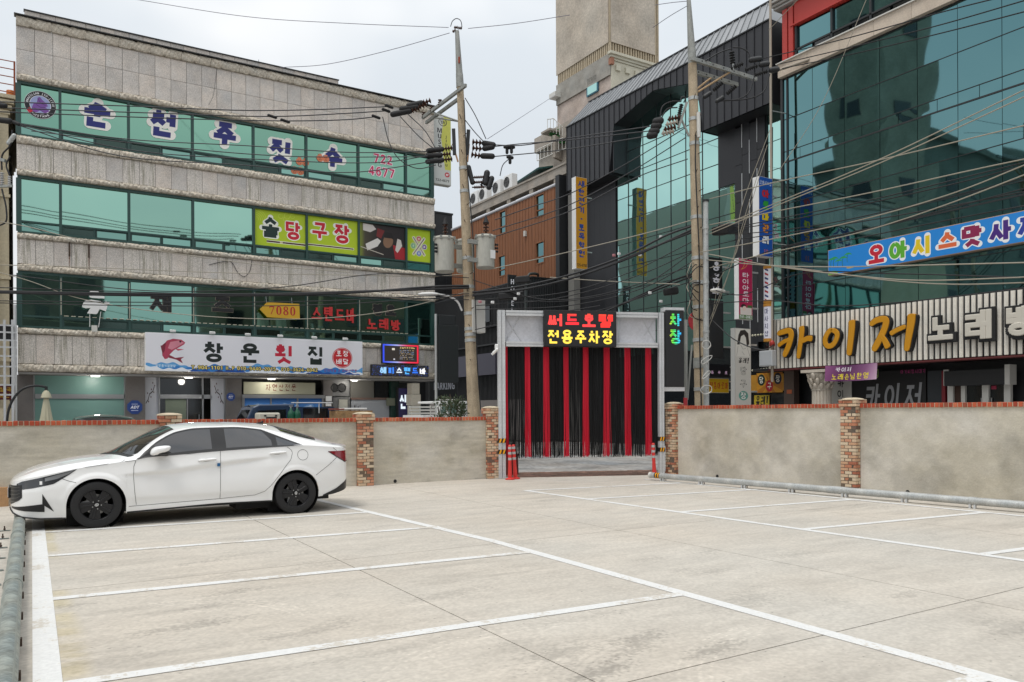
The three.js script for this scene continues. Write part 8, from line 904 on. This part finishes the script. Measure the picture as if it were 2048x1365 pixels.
// ---------------------------------------------------------------- things in the street behind the walls
{
  const dark = new THREE.MeshPhysicalMaterial({ color: lin(0.012, 0.016, 0.016), roughness: 0.3, clearcoat: 1, clearcoatRoughness: 0.05, side: THREE.DoubleSide }), c = saloon.clone(); c.name = 'black_car'; c.traverse((m) => { if (m.isMesh && m.material === whitePaint) m.material = dark; }); tag(c, 'black car whose roof shows above the wall below the frosted window', 'car'); const p = atDepth(205, 830, 20); c.scale.set(1, 1.13, 1); c.rotation.y = Math.PI / 2; c.position.set(p.x, -0.07, p.z - 2.2 + 4.6); scene.add(c);
}
{ // blue pickup
  const f = Frame(0, 27.5, 0), x = (X) => f.at(X, 830).x, o = thing('blue_pickup_truck', 'dark blue small truck parked in front of the fish tanks', 'truck', [x(482), -0.07, -27.5]), blue = new THREE.MeshPhysicalMaterial({ color: lin(0.012, 0.035, 0.085), roughness: 0.35, clearcoat: 0.8 }), L = x(590) - x(482);
  const cab = new THREE.Shape([[0, 0.4], [0.02, 0.95], [0.42, 1.78], [0.6, 1.86], [1.75, 1.88], [1.8, 0.4]].map((q) => new THREE.Vector2(...q))); mesh('cab', new THREE.ExtrudeGeometry(cab, { depth: 1.6, bevelEnabled: true, bevelSize: 0.05, bevelThickness: 0.05, bevelSegments: 3 }).translate(0, 0, -1.6), blue, o); mesh('windscreen', solidQuad([0.02, 0.98, -1.5], [0.02, 0.98, -0.1], [0.39, 1.72, -0.15], [0.39, 1.72, -1.45], 0.01).translate(-0.052, 0.01, 0), M.darkGlass, o); mesh('side_window', poly([[0.3, 1.1], [0.55, 1.7], [1.5, 1.74], [1.5, 1.1]], 0.02), M.darkGlass, o).position.z = 0.045; mesh('rear_cabin', box(1.5, 0.75, 1.4), blue, o, 2.55, 1.45, -0.8); mesh('rear_window', box(0.9, 0.45, 0.02), M.darkGlass, o, 2.6, 1.55, -0.09); mesh('load_bed', box(2.6, 0.5, 1.6), blue, o, 3.1, 0.85, -0.8); mesh('chassis', box(4.3, 0.2, 1.3), M.carbon, o, 2.2, 0.5, -0.8); mesh('roof_rack', merge([rod([1.9, 1.6, 0], [1.9, 2.0, 0], 0.02), rod([2.7, 1.6, 0], [2.7, 2.0, 0], 0.02), rod([1.7, 1.97, 0], [3.2, 1.97, 0], 0.02)]), M.galvPaint, o); for (const X of [0.7, 3.5]) for (const z of [0, -1.6]) mesh('wheel', new THREE.CylinderGeometry(0.33, 0.33, 0.2, 24).rotateX(Math.PI / 2), M.rubber, o, X, 0.33, z); mesh('door_mirror', box(0.1, 0.2, 0.15), M.rubber, o, 0.1, 1.2, 0.2);
  const q = f.rect(513, 556, 826, 845, 1.2), k = inFrame(f, 'cream_generator', 'cream coloured generator case beside the blue truck', 'generator', null, q.cx, -0.07, 1.2); mesh('case', rbox(q.w, q.y1 + 0.07, 0.6, 0.06), std([0.55, 0.52, 0.44], 0.5), k, 0, (q.y1 + 0.07) / 2, 0); mesh('vent', box(q.w * 0.5, 0.1, 0.02), M.carbon, k, 0.05, q.y1 - 0.12, 0.3); for (const s of [-0.15, 0.2]) mesh('catch', box(0.07, 0.05, 0.03), M.carbon, k, s, q.y1 - 0.03, 0.3);
  const gas = (X, label) => { const p = f.at(X, 813, 0.9), t = inFrame(f, 'gas_cylinder', label, 'gas cylinder', 'green gas cylinders', p.x, -0.07, 0.9), h = p.y + 0.07; mesh('cylinder', lathe([[0, 0], [0.115, 0], [0.118, 0.05], [0.118, h - 0.3], [0.1, h - 0.2], [0.04, h - 0.12], [0.035, h - 0.06], [0, h - 0.06]], 20), std([0.008, 0.085, 0.045], 0.35), t); mesh('valve', merge([moved(box(0.05, 0.08, 0.05), 0, h - 0.03, 0), rod([-0.06, h, 0], [0.06, h, 0], 0.015)]), M.steel, t); }; gas(581.5, 'green gas cylinder beside the truck, next to the generator side'); gas(594, 'green gas cylinder with pale marks, next to the fish tank side');
  const cr = f.rect(664, 735, 820, 850, 0.5), c = inFrame(f, 'crate_stack', 'stack of woven brown crates with a white sheet on top', 'crates', null, cr.cx, -0.07, 0.5), wov = std([1, 1, 1], 0.9, { map: grainTex([150, 120, 86], 905, { metres: 0.4, coarse: 0.3, fine: 0.25 }) }); for (let j = 0; j < 4; j++) mesh('crate', box(cr.w, cr.y1 / 4 - 0.01, 0.8), wov, c, (j % 2) * 0.03, (j + 0.5) * cr.y1 / 4 + 0.04, 0); mesh('cover_sheet', rbox(cr.w * 0.62, 0.06, 0.7, 0.02), M.white, c, 0.1, cr.y1 + 0.1, 0); mesh('red_lid', box(0.5, 0.05, 0.5), std([0.25, 0.06, 0.04], 0.6), c, -cr.w * 0.35, cr.y1 + 0.09, 0);
  const h = f.at(744, 836, 0.3), hs = inFrame(f, 'hose_reel', 'black coiled hose standing by the crates', 'hose', null, h.x, -0.07, 0.3); mesh('hose_coil', merge([0, 1, 2].map((i) => new THREE.TorusGeometry(0.36 - i * 0.04, 0.03, 8, 30).translate(0, 1.05, i * 0.04))), M.rubber, hs); mesh('reel_stand', box(0.1, 0.8, 0.1), M.carbon, hs, 0, 0.4, 0);
}
{ // closed parasol
  const p = atDepth(92, 835, 23), o = thing('closed_parasol', 'closed cream parasol hanging from a curved black arm', 'parasol', [p.x, -0.07, p.z]), top = atDepth(92, 783, 23).y + 0.07, n = 20, pts = []; const g = new THREE.CylinderGeometry(0.05, 0.27, 1.6, 40, 12, true), q = g.attributes.position; for (let i = 0; i < q.count; i++) { const a = Math.atan2(q.getZ(i), q.getX(i)), k = 1 + 0.16 * Math.cos(a * 10) * (0.8 - q.getY(i)); q.setXYZ(i, q.getX(i) * k, q.getY(i), q.getZ(i) * k); } g.computeVertexNormals(); const cream = std([0.5, 0.47, 0.34], 0.8, { side: THREE.DoubleSide }); mesh('folded_canopy', g, cream, o, 0, top - 0.9, 0); mesh('canopy_cap', lathe([[0.14, -0.14], [0.1, 0], [0.04, 0.08], [0, 0.1]], 16), cream, o, 0, top - 0.05, 0); mesh('arm', tube([[-0.95, 0.1, 0], [-0.92, top - 0.5, 0], [-0.6, top + 0.05, 0], [-0.25, top + 0.16, 0], [0, top + 0.12, 0]], 0.035, 30, 8), M.carbon, o); mesh('joint', box(0.08, 0.16, 0.08), M.carbon, o, 0, top + 0.06, 0); mesh('foot', box(0.7, 0.08, 0.7), M.carbon, o, -0.95, 0.04, 0);
}
{ // small tree in front of the lane
  const p = atDepth(897, 835, 21), o = thing('small_tree', 'small leafy evergreen tree behind the wall near the gate', 'tree', [p.x, -0.07, p.z]), r = rng(921), top = atDepth(897, 784, 21).y; mesh('trunk', merge([tube([[0, 0, 0], [0.03, 0.7, 0], [-0.02, 1.3, 0.02]], 0.03, 10, 6), tube([[0.02, 0.9, 0], [0.18, 1.4, 0.05], [0.3, 1.8, 0]], 0.016, 8, 5), tube([[0, 1, 0], [-0.2, 1.4, -0.05], [-0.32, 1.75, 0]], 0.016, 8, 5), tube([[-0.02, 1.2, 0], [0.02, 1.7, 0.1], [0.05, 2.1, 0]], 0.014, 8, 5)]), std([0.06, 0.045, 0.03], 0.9), o);
  const leaf = (() => { const g = new THREE.BufferGeometry(); g.setAttribute('position', new THREE.Float32BufferAttribute([0, 0, 0, 0.022, 0.04, 0.006, 0, 0.09, 0, -0.022, 0.04, 0.006], 3)); g.setAttribute('uv', new THREE.Float32BufferAttribute([0, 0, 1, 0, 1, 1, 0, 1], 2)); g.setIndex([0, 1, 2, 0, 2, 3]); g.computeVertexNormals(); return g; })(), list = [[], []], m4 = new THREE.Matrix4(), e = new THREE.Euler(); const clumps = Array.from({ length: 26 }, () => { const a = r() * 6.28, k = Math.sqrt(r()) * 0.42; return [Math.cos(a) * k * 1.15, 1.15 + r() * (top - 1.15) * (1 - k * 0.5), Math.sin(a) * k * 0.8]; }); for (const c of clumps) for (let i = 0; i < 42; i++) { const d = [r() - 0.5, r() - 0.5, r() - 0.5].map((v) => v * 0.3); m4.compose(new THREE.Vector3(c[0] + d[0], c[1] + d[1] * 0.8, c[2] + d[2]), new THREE.Quaternion().setFromEuler(e.set(r() * 6, r() * 6, r() * 6)), new THREE.Vector3(1, 1, 1).multiplyScalar(0.7 + r() * 0.6)); list[r() * 2 | 0].push(leaf.clone().applyMatrix4(m4)); }
  list.forEach((l, i) => { const m = mesh('crown', merge(l), new THREE.MeshPhysicalMaterial({ color: i ? lin(0.045, 0.08, 0.028) : lin(0.075, 0.09, 0.04), roughness: 0.8, side: THREE.DoubleSide, transmission: 0.25, thickness: 0 }), o); m.userData.kind = 'stuff'; });
}
{ // white utility truck, its cab above the wall
  const f = Frame(0, 21.5, 0), A = f.at(874, 805), B = f.at(933, 805), o = thing('white_utility_truck', 'white truck cab with square windows behind the wall by the gate', 'truck', [A.x, -0.07, -21.5]), w = B.x - A.x, h = A.y + 0.07; mesh('lower_body', box(w + 0.5, 1.25, 1.5), M.white, o, w / 2 - 0.22, 0.9, -0.75); for (const X of [0.03, w * 0.33, w * 0.72, w - 0.03]) mesh('cab_pillar', box(0.055, h - 1.5, 0.06), M.white, o, X, (h + 1.5) / 2, 0); mesh('cab_roof', rbox(w + 0.04, 0.07, 1.4, 0.03), M.white, o, w / 2, h, -0.68); for (const [a, b] of [[0.03, w * 0.33], [w * 0.33, w * 0.72], [w * 0.72, w - 0.03]]) mesh('cab_window', box(b - a - 0.06, h - 1.62, 0.02), std([0.16, 0.24, 0.22], 0.15), o, (a + b) / 2, (h + 1.53) / 2, -0.02); mesh('beacon_rack', merge([moved(box(w * 0.4, 0.03, 0.3), w * 0.5, h + 0.08, -0.3), moved(box(0.04, 0.06, 0.04), w * 0.34, h + 0.05, -0.3), moved(box(0.04, 0.06, 0.04), w * 0.66, h + 0.05, -0.3)]), M.offWhite, o); mesh('hook', tube([[0.05, 1.5, 0.12], [0.02, 1.75, 0.14], [0.06, 1.95, 0.1], [0.1, 1.7, 0.12]], 0.02, 16, 6), M.white, o); for (const X of [0.2, w - 0.2]) mesh('wheel', new THREE.CylinderGeometry(0.3, 0.3, 0.2, 22).rotateX(Math.PI / 2), M.rubber, o, X, 0.3, -0.05);
}
{ // slatted screen, cream pillar and side-lane signs
  const f = Frame(0, 30, 0), q = f.rect(818, 882, 812, 850), o = inFrame(f, 'slatted_screen', 'pale horizontal slat screen beside the upright light box', 'fence', null, q.cx, -0.07, 0); for (let i = 0; i < 7; i++) mesh('slat', box(q.w, 0.07, 0.03), M.offWhite, o, 0, q.y1 + 0.07 - 0.06 - i * 0.13, 0); for (const s of [-0.5, -0.16, 0.18, 0.5]) mesh('upright', box(0.05, q.y1 + 0.07, 0.04), M.offWhite, o, s * (q.w - 0.06), (q.y1 + 0.07) / 2, -0.036);
  const k = f.rect(819, 834, 767, 850, -1.2), t = inFrame(f, 'cream_pillar', 'cream stone pillar at the corner behind the slat screen', 'pillar', null, k.cx, -0.07, -1.2), cr = std([1, 1, 1], 0.8, { map: grainTex([196, 188, 172], 931, { metres: 1.5, coarse: 0.06, fine: 0.06 }) }); for (let i = 0; i < 6; i++) mesh('stone_block', box(k.w * (i === 4 ? 1.3 : 1), (k.y1 + 0.07) / 6 - 0.015, 0.5), cr, t, 0, (i + 0.5) * (k.y1 + 0.07) / 6, 0);
  const lf = Frame(0, 30.2, 0), s = lf.rect(875, 914, 650, 766), b = lf.rect(877, 909, 630, 650), d = inFrame(lf, 'black_screen_post', 'tall blank black screen on a steel post by the granite corner', 'screen', null, s.cx, -0.07, 0); mesh('screen', rbox(s.w, s.h, 0.25, 0.02), std([0.012, 0.015, 0.016], 0.6), d, 0, s.cy + 0.07, 0); mesh('screen_top', rbox(b.w, b.h, 0.22, 0.02), std([0.014, 0.016, 0.018], 0.6), d, b.cx - s.cx, b.cy + 0.07, -0.02); mesh('post', rod([-s.w / 2 - 0.06, 0, -0.05], [-s.w / 2 - 0.06, b.y1 + 0.1, -0.05], 0.06, 0.06, 12), M.galv, d);
  const pf = Frame(0, 36, 0), z = pf.rect(858, 913, 752, 806), g = inFrame(pf, 'parking_sign', 'black awning board with pale PARKING lettering in the lane', 'sign', null, z.cx, z.cy, 0); mesh('board', box(z.w, z.h, 0.2), M.carbon, g); mesh('letters', sheet(z.w * 0.94, 0.55), cut(512, 100, (c) => { c.font = 'bold 96px sans-serif'; c.fillStyle = '#b9bac4'; c.textAlign = 'center'; c.save(); c.transform(1, -0.03, 0, 1, 0, 8); c.fillText('PARKING', 256, 84, 490); c.restore(); }), g, 0.02, 0.18, 0.105); mesh('prop', box(0.1, z.y0 + 0.0, 0.1), M.carbon, g, z.w / 2 - 0.1, -z.h / 2 - z.y0 / 2, 0);
  const bl = FR.rect(908, 992, 716, 756, 1.9), bb = inFrame(FR, 'blank_board', 'plain grey violet board on the black annex wall beside the pole', 'sign', null, bl.cx, bl.cy, 1.9); mesh('board', box(bl.w, bl.h, 0.12), std([0.075, 0.072, 0.1], 0.6), bb); mesh('fixing', merge([-0.4, 0.4].map((e) => moved(box(0.1, 0.1, 0.3), e * bl.w, 0, -0.2))), M.carbon, bb);
}
{ // neighbour at the left edge with its steel rack and roof rail
  const f = Frame(0, 31.8, 0), o = inFrame(f, 'beige_neighbour_building', 'beige rendered building beside the granite block', 'building', null, -4.4, 0, 0), be = std([1, 1, 1], 0.9, { map: grainTex([196, 184, 158], 941, { metres: 3, coarse: 0.08, fine: 0.06 }) }), h = f.at(12, 190).y; mesh('walls', box(7.6, h, 8), be, o, 0, h / 2, -4); for (let i = 0; i < 4; i++) mesh('cornice', box(7.7 + i * 0.12, 0.12, 8.1 + i * 0.1), be, o, 0, h - 0.6 + i * 0.17, -4); for (const y of [3.4, 6.2, 9]) mesh('string_course', box(7.7, 0.1, 0.1), be, o, 0, y, 0.03); mesh('downpipe', rod([3.45, 0, 0.1], [3.45, h - 1, 0.1], 0.05), M.offWhite, o); mesh('low_wall', box(7.6, 1.75, 0.3), be, o, 0.1, 0.87, 1.2);
  const rr = std([0.3, 0.08, 0.04], 0.6), r = inFrame(f, 'roof_rail', 'rusty red railing on the roof of the beige building', 'railing', null, -0.42, h, -0.4), rods = []; for (let i = 0; i < 4; i++) rods.push(rod([-i * 0.7, 0, 0], [-i * 0.7, 1.35, 0], 0.03)); for (let i = 0; i < 5; i++) rods.push(rod([0, 0.25 + i * 0.27, 0], [-2.1, 0.25 + i * 0.27, 0], 0.018)); mesh('rail', merge(rods), rr, r); mesh('orange_drum', lathe([[0, 0], [0.13, 0], [0.13, 0.4], [0, 0.4]], 16), std([0.6, 0.16, 0.02], 0.5), r, -0.12, 0, -0.3);
  const q = Frame(0, 30.4, 0), t = inFrame(q, 'steel_rack', 'grey steel frame rack with louvres beside the granite block', 'rack', null, 0, -0.07, 0), P = (X, Y) => { const k = q.at(X, Y); return [k.x, k.y + 0.07, 0]; }; for (const X of [-14, 8, 24]) mesh('upright', bar(P(X, 640), [P(X, 640)[0], 0, 0], 0.07, 0.07), M.galvPaint, t); for (const Y of [650, 664, 680, 694, 712, 733, 752, 770, 790]) mesh('rung', bar(P(-14, Y), [P(33, Y)[0], P(-14, Y)[1], 0], 0.05, 0.05), M.galvPaint, t); mesh('black_louvre', box(0.8, 0.5, 0.1), M.carbon, t, P(6, 665)[0] - 0.1, P(6, 665)[1], -0.1);
  const s = q.rect(-20, 27, 772, 800, -0.3), sg = inFrame(q, 'maroon_sign', 'dark red sign with yellow letters behind the steel rack', 'sign', null, s.cx, s.cy, -0.3); mesh('board', box(s.w, s.h, 0.1), std([0.1, 0.01, 0.015], 0.5), sg); mesh('letters', sheet(s.w * 0.9, s.h * 0.9), cut(256, 160, (c) => { write(c, '해장국', 10, 10, 236, 60, { color: '#c8a02c', weight: 0.14 }); write(c, '대연', 60, 86, 170, 60, { color: '#c8a02c', weight: 0.14 }); }), sg, 0, 0, 0.0525); mesh('fixing', box(0.1, 0.1, 0.4), M.galvPaint, sg, 0, 0, -0.2);
}
// ---------------------------------------------------------------- done
scene.traverse((o) => { if (o.isMesh) { o.castShadow = true; o.receiveShadow = true; } });
renderer.render(scene, camera);
